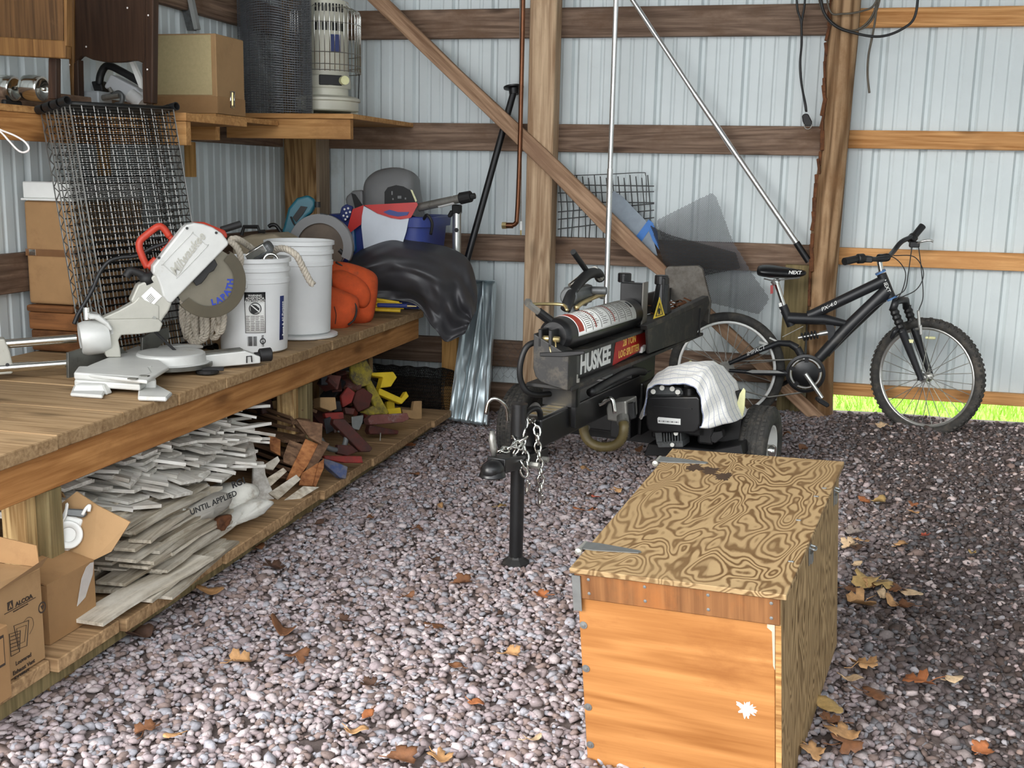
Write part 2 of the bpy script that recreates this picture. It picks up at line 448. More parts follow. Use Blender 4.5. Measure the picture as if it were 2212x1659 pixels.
# left wall
wl = thing('wall_left','ribbed metal left wall behind the workbench', None, kind='structure')
u = 0.0
while u < 4.5:
    siding_panel(wl, u, min(u+0.9144,4.5), 0.0, 2.95, lambda a,d,z: (-0.247-d, 0.04-a, z)); u += 0.9144
for z0,z1 in ((2.078,2.232),(1.472,1.621),(0.86,1.008),(0.255,0.405),(2.69,2.84)):
    board('girt','girt_y',wl,-0.245,-0.2,-3.6,-0.15,z0,z1); board('girt','girt_y',wl,-0.245,-0.2,-4.46,-3.602,z0,z1)
# roof and the far right wall, beyond the frame
rf = thing('ceiling','metal shed roof overhead', None, kind='structure')
MB().add([(-0.3,-5.2,3.3),(5.8,-5.2,3.3),(5.8,0.3,2.95),(-0.3,0.3,2.95)],[(0,1,2,3)]).build('roof_sheet', M['roof'], rf, solid=0.02)
wr = thing('wall_right','ribbed metal right wall of the shed', None, kind='structure')  # run long, out of view, to cut the light on the left wall
u = 0.0
while u < 6.6:
    siding_panel(wr, u, min(u+0.9144,6.6), 0.1, 2.95, lambda a,d,z: (5.65+d, 0.04-a, z)); u += 0.9144

wf = thing('front_light_blocker','added ribbed metal wall out of view, blocking light from the front right', None, kind='structure')  # unseen wall added to block sky light from the front right
u = 3.5
while u < 5.65:
    siding_panel(wf, u, min(u+0.9144,5.65), 0.1, 3.2, lambda a,d,z: (a, -6.55-d, z)); u += 0.9144
# ------------------------------------------------------------------ ground
mg, t, b = nt('shed_floor_dirt')
mp = coords(t, (9,9,9), rnd=False)
n1 = N(t,'ShaderNodeTexNoise',Detail=8.0,Roughness=0.7); n1.inputs['Scale'].default_value = 1.0; t.links.new(mp.outputs[0], n1.inputs['Vector'])
r = ramp(t, n1.outputs['Fac'], [(0.3, rgb(76,66,63)), (0.7, rgb(122,108,103))])
t.links.new(r.outputs[0], b.inputs['Base Color']); b.inputs['Roughness'].default_value = 0.95; bump(t, b, n1.outputs['Fac'], 0.6, 0.02)
gx0,gx1,gy0,gy1 = -0.6,5.6,-7.5,0.055
gb = MB().grid(lambda a,c: (gx0+(gx1-gx0)*a, gy0+(gy1-gy0)*c, ground_h(gx0+(gx1-gx0)*a, gy0+(gy1-gy0)*c)-0.012), 62, 75)
fl = gb.build('floor', mg, smooth=True); tag(fl,'bare packed dirt and gravel floor of the shed', kind='structure')
# gravel: crushed stone, far too many to count
def make_gravel():
    ico = bmesh.new(); bmesh.ops.create_icosphere(ico, subdivisions=1, radius=1.0)
    tv = np.array([v.co[:] for v in ico.verts]); tf = np.array([[v.index for v in f.verts] for f in ico.faces]); ico.free()
    N_ = 90000
    P = np.stack([rng.uniform(0.72, 4.95, N_), rng.uniform(-4.45, -0.03, N_)], 1)
    keep = P[:,0] > 0.80
    left = 2.648 + (P[:,1]+6.118)*(-0.84); right = 2.648+(P[:,1]+6.118)*0.27
    keep &= (P[:,0] > left-0.1) & (P[:,0] < right+0.75)
    P = P[keep]; n = len(P)
    s = rng.lognormal(math.log(0.0106), 0.30, n).clip(0.006, 0.026)
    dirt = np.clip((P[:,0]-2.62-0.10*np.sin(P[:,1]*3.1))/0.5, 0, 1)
    far = np.clip((P[:,1]+2.2)/1.6, 0, 1)
    s *= (1-0.12*far)
    jit = rng.normal(0, 0.20, (n, 12, 3))
    sc = np.stack([s*rng.uniform(0.85,1.35,n), s*rng.uniform(0.65,1.0,n), s*rng.uniform(0.4,0.72,n)], 1)
    T = (tv[None]*(1+jit)) * sc[:,None,:]
    a = rng.uniform(0, 2*PI, n); tl = rng.normal(0,0.32,n); tl2 = rng.normal(0,0.32,n)
    ca,sa = np.cos(a),np.sin(a); ct,st = np.cos(tl),np.sin(tl); c2,s2 = np.cos(tl2),np.sin(tl2)
    y = T[:,:,1]*ct[:,None]-T[:,:,2]*st[:,None]; z = T[:,:,1]*st[:,None]+T[:,:,2]*ct[:,None]; x = T[:,:,0]
    x2 = x*c2[:,None]+z*s2[:,None]; z2 = -x*s2[:,None]+z*c2[:,None]
    X = x2*ca[:,None]-y*sa[:,None]+P[:,None,0]; Y = x2*sa[:,None]+y*ca[:,None]+P[:,None,1]
    gh = np.array([ground_h(float(q[0]), float(q[1])) for q in P])
    sink = np.where(rng.random(n) < 0.5*dirt, -0.5*s, 0.1*s)
    z2 = np.where((P[:,0] < 0.93)[:,None], z2*0.8-0.004, z2)
    Z = z2 + (gh-0.006+sink+rng.uniform(-0.003,0.004,n))[:,None]
    vv = np.stack([X,Y,Z],2).reshape(-1,3).astype(np.float32)
    ff = (tf[None]+(np.arange(n)*12)[:,None,None]).reshape(-1,3)
    me = bpy.data.meshes.new('gravel'); nf = len(ff)
    me.vertices.add(len(vv)); me.vertices.foreach_set('co', vv.ravel())
    me.loops.add(nf*3); me.loops.foreach_set('vertex_index', ff.ravel().astype(np.int32))
    me.polygons.add(nf); me.polygons.foreach_set('loop_start', (np.arange(nf)*3).astype(np.int32)); me.polygons.foreach_set('loop_total', np.full(nf,3,np.int32))
    me.update(calc_edges=True)
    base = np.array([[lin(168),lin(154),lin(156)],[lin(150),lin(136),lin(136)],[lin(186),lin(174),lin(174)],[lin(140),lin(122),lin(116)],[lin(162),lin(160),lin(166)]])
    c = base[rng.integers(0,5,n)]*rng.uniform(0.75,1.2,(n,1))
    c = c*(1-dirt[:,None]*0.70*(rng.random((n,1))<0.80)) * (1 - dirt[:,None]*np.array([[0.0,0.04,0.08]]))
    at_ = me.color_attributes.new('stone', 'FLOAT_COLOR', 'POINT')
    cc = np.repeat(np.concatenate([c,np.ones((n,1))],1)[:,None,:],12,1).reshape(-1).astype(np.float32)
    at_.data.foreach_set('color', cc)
    mt, t, b = nt('crushed_stone'); an = N(t,'ShaderNodeAttribute'); an.attribute_name = 'stone'
    mp = coords(t,(160,)*3,rnd=False); nz = N(t,'ShaderNodeTexNoise',Detail=4.0); nz.inputs['Scale'].default_value = 1.0; t.links.new(mp.outputs[0],nz.inputs['Vector'])
    rr = ramp(t, nz.outputs['Fac'], [(0.3,(0.8,0.8,0.8,1)),(0.7,(1.15,1.15,1.15,1))])
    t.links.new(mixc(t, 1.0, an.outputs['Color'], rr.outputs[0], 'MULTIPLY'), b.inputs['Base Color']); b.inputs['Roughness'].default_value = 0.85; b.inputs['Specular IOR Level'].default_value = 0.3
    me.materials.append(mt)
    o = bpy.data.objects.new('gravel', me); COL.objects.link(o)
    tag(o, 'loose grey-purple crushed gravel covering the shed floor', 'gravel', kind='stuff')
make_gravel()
# outside: lawn seen through the gap under the right bay
lawn_m = plain('lawn_grass', rgb(150,190,70), 0.8, 0, 0.35, 20)
lw = MB().grid(lambda a,c: (-6+18*a, 0.06+14*c, 0.085+0.02*math.sin(a*20)), 8, 8).build('lawn', lawn_m); tag(lw,'bright green lawn outside beyond the gap under the wall','lawn',kind='structure')
gm = MB()
for i in range(2600):
    x = random.uniform(2.8,4.7); y = random.uniform(0.08,1.3); h = random.uniform(.03,.09); w_ = .004; a = random.uniform(0,PI)
    dx,dy = math.cos(a)*w_, math.sin(a)*w_; lx,ly = random.uniform(-.03,.03), random.uniform(-.03,.03)
    gm.add([(x-dx,y-dy,.08),(x+dx,y+dy,.08),(x+lx,y+ly,.08+h)],[(0,1,2)])
gr = gm.build('grass_blades', plain('grass_blade', rgb(168,200,80),0.7,0,0.3,30)); tag(gr,'green grass blades just outside the gap under the wall','grass',kind='stuff')
# raise the soil in the treated ground strip outside
# ------------------------------------------------------------------ workbench and its low shelf
bn = thing('workbench','long wooden workbench along the left wall with a low shelf near the ground','workbench',(0.3,-2.2,0))
seams = [-0.52,-0.82,-1.13,-1.44,-1.75,-2.055,-2.36,-2.675,-2.984,-3.29,-3.60,-3.91,-4.22]
for a,c in zip(seams,seams[1:]):
    e = 0.775+random.uniform(-.006,.006)
    MB().bx(-0.19,e,c+0.002,a-0.002,0.628-0.04,0.628+random.uniform(-.002,.002)).build('plank',M['top_board'],bn,bevel=0.003)
MB().bx(0.715,0.755,-4.2,-0.55,0.478,0.586).build('front_rail',M['rail'],bn,bevel=0.003)
MB().bx(-0.19,-0.15,-4.2,-0.55,0.478,0.586).build('back_rail',M['rail'],bn,bevel=0.003)
for y in (-1.96,-3.62):
    MB().bx(0.635,0.712,y-0.045,y,0.10,0.585).build('leg',M['leg'],bn,bevel=0.003)
    MB().bx(0.66,0.75,y,y+0.06,0.10,0.477).build('leg',M['treated'],bn,bevel=0.003,label='grey weathered half of the doubled bench leg')
    MB().bx(-0.18,-0.10,y-0.04,y,0.10,0.585).build('leg',M['leg'],bn,bevel=0.003)
ss_ = [-0.50,-0.79,-1.07,-1.35,-1.63,-1.905,-2.18,-2.45,-2.70,-2.97,-3.255,-3.545,-3.82,-4.10]
for i,(a,c) in enumerate(zip(ss_,ss_[1:])):
    e = 0.913+random.uniform(-.012,.012)-(0.03 if i==12 else 0)
    zt = 0.10-0.012*max(0,(c+3.0)/2.5)
    MB().bx(-0.19,e,c+0.003,a-0.003,zt-0.038,zt+random.uniform(-.002,.002)).build('shelf_plank',M['shelf_board'],bn,bevel=0.003)
for x in (0.84,0.0): MB().bx(x-0.02,x+0.025,-4.1,-0.55,0.012,0.058).build('joist',M['treated'],bn,bevel=0.003)
MB().bx(at(954,750,Y=-0.12).x,at(986,750,Y=-0.12).x,-0.12,-0.002,0.0,at(970,727,Y=-0.12).z).build('leg',M['pine_z'],bn,bevel=0.003,label='pale pine end leg against the wall')
MB().bx(-0.19,at(986,750,Y=-0.12).x,-0.14,-0.02,at(970,727,Y=-0.12).z,0.586).build('back_rail',M['rail'],bn,bevel=0.003) if False else None
for y in (-3.72,-2.2,-0.9): MB().box((0.80,y,0.0),(0.09,0.14,0.05)).build('foot_block',M['leg'],bn,bevel=0.003)
# ------------------------------------------------------------------ upper shelf
us = thing('upper_shelf','pine shelf of boards on the left wall above the workbench','shelf',(0.1,-1.2,1.45))
MB().bx(-0.19,0.53,-0.90,0.0,1.595,1.619).build('plank',M['pine'],us,bevel=0.002)
MB().bx(-0.16,0.51,-0.885,-0.845,1.497,1.594).build('front_rail',M['pine'],us,bevel=0.002,label='pale pine front rail of the corner half')
MB().bx(-0.19,0.135,-1.53,-0.905,1.557,1.581).build('plank',M['pine'],us,bevel=0.002)
MB().bx(-0.19,0.125,-1.515,-1.475,1.467,1.556).build('front_rail',M['pine'],us,bevel=0.002)
MB().bx(-0.19,0.29,-2.05,-1.535,1.524,1.556).build('plank',M['pine'],us,bevel=0.002)
MB().bx(-0.19,0.285,-2.045,-2.005,1.43,1.523).build('front_rail',M['pine'],us,bevel=0.002)
MB().bx(-0.19,-0.045,-3.3,-2.055,1.524,1.548).build('plank',M['pine'],us,bevel=0.002)
MB().bx(-0.085,-0.048,-3.28,-2.06,1.425,1.523).build('front_rail',M['rail'],us,bevel=0.002)
for y in (-1.2,-1.9,-2.9): MB().bx(-0.195,-0.155,y-0.04,y,1.30,1.465).build('bracket',M['pine_z'],us,bevel=0.002)
# ------------------------------------------------------------------ log splitter
M['blk'] = plain('black_enamel', rgb(24,24,25), 0.34, 0.0, 0.25, 20, spec=0.5, dirt=rgb(62,56,48), dirt_at=0.66)
M['blk_dusty'] = plain('black_enamel_dusty', rgb(38,37,36), 0.55, 0.0, 0.3, 16, dirt=rgb(92,84,72), dirt_at=0.58)
M['steel'] = plain('dull_steel', rgb(150,148,142), 0.4, 0.7, 0.15, 25, dirt=rgb(90,82,70), dirt_at=0.62)
M['chrome'] = plain('bright_plated_steel', rgb(225,225,220), 0.16, 1.0, 0.05, 20)
M['foot_steel'] = plain('worn_dark_steel', rgb(96,92,86), 0.45, 0.5, 0.2, 18, dirt=rgb(66,58,50), dirt_at=0.55)
M['zinc'] = plain('zinc_plated', rgb(176,174,166), 0.42, 0.6, 0.08, 20)
M['yel_refl'] = plain('pale_reflector', rgb(224,222,170), 0.3, 0, 0.1, 30)
M['brass'] = plain('brass_fitting', rgb(200,180,130), 0.3, 0.8, 0.1, 20)
M['rubber'] = plain('tyre_rubber', rgb(50,49,47), 0.8, 0, 0.25, 40, bmp=0.4, dirt=rgb(84,78,70), dirt_at=0.56)
M['hose'] = plain('black_hose', rgb(22,22,23), 0.5, 0, 0.2, 30)
M['white_paint'] = plain('white_paint', rgb(226,226,222), 0.4, 0, 0.05, 10, dirt=rgb(180,172,158), dirt_at=0.68)
M['decal_w'] = plain('white_decal', rgb(236,236,232), 0.45, 0, 0.03, 10)
M['decal_red'] = plain('red_decal', rgb(176,34,30), 0.4, 0, 0.08, 10)
M['ink_yel'] = plain('yellow_ink', rgb(236,196,96), 0.45, 0, 0.04, 10)
M['ink_blk'] = plain('black_ink', rgb(24,24,26), 0.6, 0, 0.1, 10)
M['ink_gry'] = plain('grey_ink', rgb(120,116,110), 0.6, 0, 0.1, 10)
M['ink_red'] = plain('red_ink', rgb(180,60,40), 0.5, 0, 0.1, 10)
M['warn_yel'] = plain('warning_yellow', rgb(226,196,60), 0.5, 0, 0.05, 10)
M['cast'] = plain('cast_grey', rgb(96,98,98), 0.45, 0.4, 0.2, 25, dirt=rgb(60,56,50), dirt_at=0.6)
M['brown_hose'] = plain('brown_suction_hose', rgb(92,80,48), 0.5, 0, 0.2, 25)
TH = math.atan2(0.2, 0.98); J0 = V((1.788,-2.477,0))
ls = thing('log_splitter','black wheeled log splitter with red and white side decal standing on the gravel','log splitter',tuple(J0),(0,0,-TH))
LA = V((math.sin(TH),math.cos(TH),0)); LR = V((math.cos(TH),-math.sin(TH),0))
def _hit(px,py,n,off):
    d = RIGHT*((px-IMG_W/2)/FOC) - UP*((py-IMG_H/2)/FOC) + FWD
    P = CAM + d*(((J0+n*off-CAM).dot(n))/d.dot(n)) - J0
    return V((P.dot(LR), P.dot(LA), P.z))
def lr(px,py,r): return _hit(px,py,LR,r)
def la(px,py,a): return _hit(px,py,LA,a)
def LB(b, name, mat, parent=None, **k): return b.build(name, M[mat], parent or ls, local=True, **k)
# wheels
def wheel(r, a, out):
    b = MB(); R, w = 0.192, 0.062
    prof = [(0.108,-0.045),(0.125,-0.056),(0.155,-w),(0.178,-0.056),(0.188,-0.044),(0.1895,-0.03),(0.186,-0.027),(0.186,-0.022),(0.191,-0.019),(0.192,-0.004),(0.188,-0.002),(0.188,0.002),(0.192,0.004),(0.191,0.019),(0.186,0.022),(0.186,0.027),(0.1895,0.03),(0.188,0.044),(0.178,0.056),(0.155,w),(0.125,0.056),(0.108,0.045)]
    b.lathe((r,a,0.192),(1,0,0),prof,56,closed=True)
    ty = LB(b,'tyre','rubber',smooth=True)
    g = MB()
    for k in range(56):
        t = 2*PI*k/56
        for s,ph in ((-0.012,0),(0.012,.5),(-0.037,.25),(0.037,.75)):
            tt = t+ph*2*PI/56
            g.box((r+s, a+0.1905*math.cos(tt), 0.192+0.1905*math.sin(tt)), (0.014,0.004,0.013), Euler((tt,0,0.3*(1 if s>0 else -1))).to_matrix())
    LB(g,'tread','rubber',ty)
    b = MB().lathe((r,a,0.192),(1,0,0),[(0.112,-0.05),(0.104,-0.048),(0.098,-0.03),(0.085,0.006*out),(0.03,0.012*out),(0.03,0.02*out),(0.085,0.014*out),(0.098,0.03),(0.104,0.048),(0.112,0.05)],40,closed=True)
    rm = LB(b,'rim','white_paint',autos=40)
    LB(MB().lathe((r+out*0.012,a,0.192),(out,0,0),[(0.0,0.0),(0.028,0.0),(0.028,0.045),(0.022,0.055),(0.0,0.057)],24),'hub_cap','chrome',rm,autos=40)
    LB(MB().cyl((r+out*0.025,a+0.055,0.192-0.045),(r+out*0.06,a+0.06,0.192-0.05),0.005,n=8),'valve_stem','rubber',rm)
wheel(-0.555,1.215,-1); wheel(0.535,1.30,1)
LB(MB().cyl((-0.5,1.28,0.192),(0.52,1.29,0.192),0.02).bx(-0.44,0.46,1.25,1.32,0.17,0.24),'axle','blk')
# tongue
LB(MB().bx(-0.05,0.05,0.05,1.25,0.402,0.506),'tongue','blk',bevel=0.006,seg=2)
pl = LB(MB().bx(-0.036,0.036,0.10,0.42,0.5062,0.5072),'sticker','ink_gry',label='worn tan instruction sticker on the tongue')
for i in range(6): LB(MB().bx(-0.03,0.03,0.12+i*0.048,0.15+i*0.048,0.5073,0.5077),'sticker_panel','brass',pl)
cp = MB().add([(-0.05,0.10,.41),(0.05,0.10,.41),(0.05,0.10,.335),(-0.05,0.10,.335)],[(0,1,2,3)])
cp = MB()
cp.prism([(-0.05,0.12,0.345),(0.05,0.12,0.345),(0.046,0.0,0.345),(0.03,-0.12,0.36),(0.034,-0.2,0.37),(-0.034,-0.2,0.37),(-0.03,-0.12,0.36),(-0.046,0,0.345)],(0,0,0.05))
cp.ball((0,-0.225,0.385),0.038,(1,1.2,0.9))
cp.cyl((0,-0.225,0.385),(0,-0.225,0.362),0.038,0.046,20)
coup = LB(cp,'coupler','blk',bevel=0.004,seg=2,autos=50)
LB(MB().tube([la(1068,985,-0.16),la(1066,968,-0.16),la(1063,948,-0.16),la(1063,931,-0.16)],[0.008,0.012,0.013,0.008],8,),'latch_lever','steel',coup,smooth=True)
LB(MB().cyl((0.03,-0.02,0.362),(0.075,-0.02,0.362),0.011,n=6).cyl((0.03,0.07,0.362),(0.07,0.07,0.362),0.011,n=6),'bolt','zinc',coup)
jk = LB(MB().cyl((0,-0.03,0.018),(0,-0.03,0.40),0.0245,n=20),'jack_tube','blk',autos=40)
LB(MB().lathe((0,-0.03,0.0),(0,0,1),[(0.05,0.0),(0.05,0.008),(0.03,0.022),(0.0245,0.03)],8),'jack_foot','blk_dusty',jk)
LB(MB().cyl((0,-0.03,0.40),(0,-0.03,0.565),0.027,n=20).cyl((0,-0.03,0.565),(0,-0.03,0.573),0.030,n=20),'jack_sleeve','blk',jk,autos=40)
LB(MB().tube(curve_pts([(-0.045,-0.02,0.50),(-0.05,-0.03,0.555),(-0.075,-0.05,0.585),(-0.10,-0.06,0.575),(-0.11,-0.065,0.53)],6),0.006,8),'hitch_pin','chrome',jk,smooth=True)
LB(MB().tube(curve_pts([la(1128,948,-0.03),la(1126,925,-0.03),la(1130,905,-0.02),la(1142,888,0.02),la(1158,882,0.06),la(1166,890,0.08),la(1167,905,0.09)],5),0.0105,10),'tongue_handle','blk',smooth=True)
# chains
def chain(pts, name='safety_chain', n=26, L=0.040):
    c = curve_pts(pts, 24); b = MB(); 
    d = [0.0]
    for p,q in zip(c,c[1:]): d.append(d[-1]+(q-p).length)
    s = 0.0; k = 0; step = L*0.72
    while s < d[-1]:
        i = max(j for j in range(len(d)) if d[j] <= s); i = min(i,len(c)-2)
        p = c[i].lerp(c[i+1], (s-d[i])/max(1e-6,d[i+1]-d[i])); tdir = (c[i+1]-c[i]).normalized()
        u = tdir.orthogonal().normalized(); w = tdir.cross(u)
        if k % 2: u, w = w, u
        ring = [p + tdir*(math.cos(t)*L*0.5) + u*(math.sin(t)*L*0.30) for t in [2*PI*j/10 for j in range(10)]]
        b.tube(ring, 0.0042, 5, closed=True); s += step; k += 1
    return LB(b,name,'chrome',smooth=True)
chain([la(1118,925,0.02),la(1110,945,-0.05),la(1122,962,-0.07),la(1110,985,-0.08),la(1125,1000,-0.08),la(1132,1020,-0.07),la(1140,1035,-0.07)])
chain([la(1135,905,0.07),la(1152,912,0.02),la(1160,930,0.0),la(1161,960,0.0),la(1165,1000,0.0),la(1168,1030,0.0),la(1167,1062,0.0)])
chain([la(1133,915,-.02),la(1128,950,-.04),la(1135,985,-.05),la(1138,1015,-.05)])
chain([la(1130,950,-.06),la(1108,965,-.10),la(1090,972,-.14),la(1078,975,-.18)])
for p,a in (((1140,1036),-.07),((1168,1062),0.0)):
    LB(MB().tube(curve_pts([la(p[0],p[1],a),la(p[0]-3,p[1]+12,a),la(p[0]-3,p[1]+28,a),la(p[0]+3,p[1]+20,a),la(p[0]+4,p[1]+6,a)],5),0.0045,6),'chain_hook','chrome',smooth=True)
# beam
LB(MB().bx(-0.08,0.08,0.26,1.98,0.700,0.713),'top_flange','blk_dusty',bevel=0.002)
web = LB(MB().bx(-0.05,0.05,0.26,1.92,0.598,0.700),'beam_web','blk',bevel=0.002)
LB(MB().bx(-0.09,0.09,0.22,1.90,0.584,0.598),'bottom_flange','blk_dusty',bevel=0.002)
capm = MB().prism([la(x,y,0.19) for x,y in ((1153,755),(1153,800),(1158,815),(1168,824),(1192,833),(1226,843),(1226,766),(1170,764))],LA*0)  if False else None
cpts = [la(x,y,0.19) for x,y in ((1152,720),(1151,795),(1156,813),(1167,825),(1192,835),(1226,845),(1228,768))]
LB(MB().prism(cpts,(0,0.085,0)),'front_plate','blk_dusty',bevel=0.004,seg=2)
LB(MB().prism([la(x,y,0.185) for x,y in ((1165,762),(1166,770),(1220,771),(1262,765),(1262,758))],(0,0.05,0)),'end_lip','blk',bevel=0.002)
# decal with the lettering on the side of the beam
rx = 0.0507
LB(MB().add([(rx,0.31,0.598),(rx,0.745,0.598),(rx,0.745,0.70),(rx,0.31,0.70)],[(0,1,2,3)]),'decal','blk',web,solid=0.0008)
LB(MB().add([(rx+.0006,0.735,0.599),(rx+.0006,1.14,0.618),(rx+.0006,1.165,0.66),(rx+.0006,1.17,0.699),(rx+.0006,0.765,0.699)],[(0,1,2,3,4)]),'decal','decal_red',web,solid=0.0008,label='torn red decal with yellow lettering')
def LT(body, a, z, size, mat, bold=0.0, sx=1.0, shear=0.0, off=0.0015, name='lettering', spacing=1.0, par=None):
    P = J0 + LR*(rx+off) + LA*a + V((0,0,z))
    return text(name, body, M[mat], par or web, P, LA, (0,0,1), size, 0.0004, shear, bold, sx=sx, spacing=spacing)
LT('HUSKEE',0.545,0.648,0.098,'decal_w',0.0042,0.92)
LT('28 TON',0.925,0.675,0.042,'ink_yel',0.0008,1.1)
LT('LOG SPLITTER',0.925,0.632,0.042,'ink_yel',0.0008,0.95)
LB(MB().prism([(rx,1.06,0.607),(rx,1.10,0.612),(rx,1.11,0.636),(rx,1.075,0.630)],(0.012,0,0)),'dry_leaf_scrap','decal_w',web,label='pale curled scrap stuck on the decal')
# cylinder
CY = 0.772
cyl = LB(MB().lathe((0,0.25,CY),(0,1,0),[(0.0,0.0),(0.05,0.0),(0.062,0.012),(0.064,0.03),(0.064,0.80),(0.05,0.815),(0.0,0.815)],36),'hydraulic_cylinder','blk',autos=40)
lab = MB().grid(lambda u,v:(0.0652*math.cos(math.radians(-5+125*v)),0.33+0.63*u,CY+0.0652*math.sin(math.radians(-5+125*v))),1,18)
lb_ = LB(lab,'warning_label','decal_w',cyl,solid=0.0006,smooth=True)
def arcstrip(a0,a1,t0,t1,mat,r=0.0659): 
    LB(MB().grid(lambda u,v:(r*math.cos(math.radians(t0+(t1-t0)*v)),a0+(a1-a0)*u,CY+r*math.sin(math.radians(t0+(t1-t0)*v))),1,12),'label_print',mat,lb_,solid=0.0003)
for a in (0.40,0.47,0.56,0.66,0.75,0.83,0.90): arcstrip(a,a+0.006,2,112,'ink_gry')
arcstrip(0.335,0.385,8,110,'ink_red'); arcstrip(0.50,0.512,8,110,'ink_red'); arcstrip(0.70,0.71,8,110,'ink_red'); arcstrip(0.925,0.945,40,70,'ink_blk')
for a in (0.415,0.485,0.58,0.68,0.77,0.85):
    for t in range(12,108,7): arcstrip(a,a+random.uniform(.035,.06),t,t+2.4,'ink_gry')
LB(MB().bx(-0.035,-0.02,0.19,0.26,CY-0.035,CY+0.03).bx(0.005,0.02,0.19,0.26,CY-0.035,CY+0.03),'clevis','blk',bevel=0.003)
LB(MB().cyl((-0.05,0.21,CY-0.005),(0.04,0.21,CY-0.005),0.011,n=12).tube([(0.03,0.20,CY-.01),(0.035,0.195,CY-.05),(0.02,0.19,CY-.06),(0.012,0.19,CY-.03)],0.003,6),'clevis_pin','brass',smooth=True)
LB(MB().tube(curve_pts([(-0.04,0.235,CY-.02),(-0.075,0.19,CY-.035),(-0.092,0.17,CY-.10),(-0.09,0.18,CY-.17),(-0.06,0.22,CY-.215),(0.0,0.4,CY-.23)],6),0.011,10),'hydraulic_hose','hose',smooth=True)
LB(MB().cyl((-0.02,0.27,CY+0.05),(-0.055,0.235,CY+0.085),0.017,n=12),'port','blk')
LB(MB().cyl((-0.05,0.24,CY+0.08),(-0.085,0.21,CY+0.115),0.013,n=6).cyl((-0.085,0.21,CY+0.115),(-0.09,0.22,CY+0.122),0.015,n=6),'fitting','steel')
LB(MB().tube(curve_pts([(-0.085,0.22,CY+0.112),(-0.05,0.3,CY+0.108),(0.0,0.33,CY+0.105),(0.03,0.30,CY+0.09)],6),0.006,8),'hydraulic_pipe','brass',smooth=True)
# ram head, stripper arms and foot plate
LB(MB().bx(-0.05,0.05,1.07,1.12,0.713,0.90).bx(-0.05,-0.035,1.10,1.30,0.713,0.78),'ram_head','blk',bevel=0.003)
LB(MB().bx(0.05,0.056,1.065,1.125,0.713,0.905),'ram_guide','ink_gry',label='olive bare edge of the ram guide')
LB(MB().cyl((-0.02,1.02,0.755),(-0.02,1.07,0.755),0.03,n=16),'ram_rod','chrome')
for s in (-1,1):
    b = MB().prism([(s*0.085,1.20,0.713),(s*0.085,1.38,0.713),(s*0.085,1.31,0.80),(s*0.085,1.285,0.915),(s*0.085,1.22,0.915),(s*0.085,1.22,0.80)],(s*0.012,0,0))
    b.cyl((s*0.085-0.012,1.25,0.885),(s*0.085-0.012,1.25,0.925),0.03,n=18).tube([(s*0.07,1.25,0.76),(s*0.08,1.25,0.89)],[0.038,0.028],14)
    ar = LB(b,'stripper_arm','blk',bevel=0.003)
    if s == 1:
        T = MB().add([lr(1411,689,0.112),lr(1436,681,0.112),lr(1425,641,0.112)],[(0,1,2)]); w1 = LB(T,'warning_label','warn_yel',ar,solid=0.001)
        T = MB().add([lr(1416,684,0.1128),lr(1432,679,0.1128),lr(1425,653,0.1128)],[(0,1,2)]); LB(T,'label_border','ink_blk',w1,solid=0.0005)
        T = MB().add([lr(1418.5,682,0.1134),lr(1430,678,0.1134),lr(1425,658,0.1134)],[(0,1,2)]); LB(T,'label_field','warn_yel',w1,solid=0.0005)
        T = MB().add([lr(1422,679,0.114),lr(1426,678,0.114),lr(1427,668,0.114),lr(1424,665,0.114),lr(1421,670,0.114)],[(0,1,2,3,4)]); LB(T,'crush_symbol','ink_blk',w1,solid=0.0004)
fp = [la(x,y,2.0) for x,y in ((1437,640),(1436,582),(1443,575),(1508,573),(1517,580),(1535,652),(1530,700))]
LB(MB().prism(fp,(0,0.02,0)),'foot_plate','foot_steel',bevel=0.003,label='scarred bare steel foot plate')
LB(MB().prism([lr(x,y,0.105) for x,y in ((1398,706),(1437,688),(1531,642),(1533,654),(1503,727),(1440,750),(1402,764))],(-0.012,0,0)),'side_plate','blk_dusty',bevel=0.002)
LB(MB().prism([lr(x,y,0.112) for x,y in ((1397,703),(1530,639),(1533,650),(1399,713))],(-0.03,0,0)),'side_plate','blk_dusty',bevel=0.002)
LB(MB().bx(-0.13,-0.115,1.25,2.0,0.70,0.80),'side_plate','blk',bevel=0.002)
LB(MB().bx(0.105,0.112,1.755,1.765,0.60,0.735),'weld_rib','blk')
dm = MB()
for i in range(70): dm.box((random.uniform(-.08,.08),random.uniform(1.45,1.98),0.722+random.uniform(0,.03)),(random.uniform(.015,.045),random.uniform(.008,.02),0.003),Euler((random.uniform(-.5,.5),random.uniform(-.5,.5),random.uniform(0,3))).to_matrix())
LB(dm,'bark_debris','bark',kind='stuff',label='brown bark crumbs and leaves in the trough')
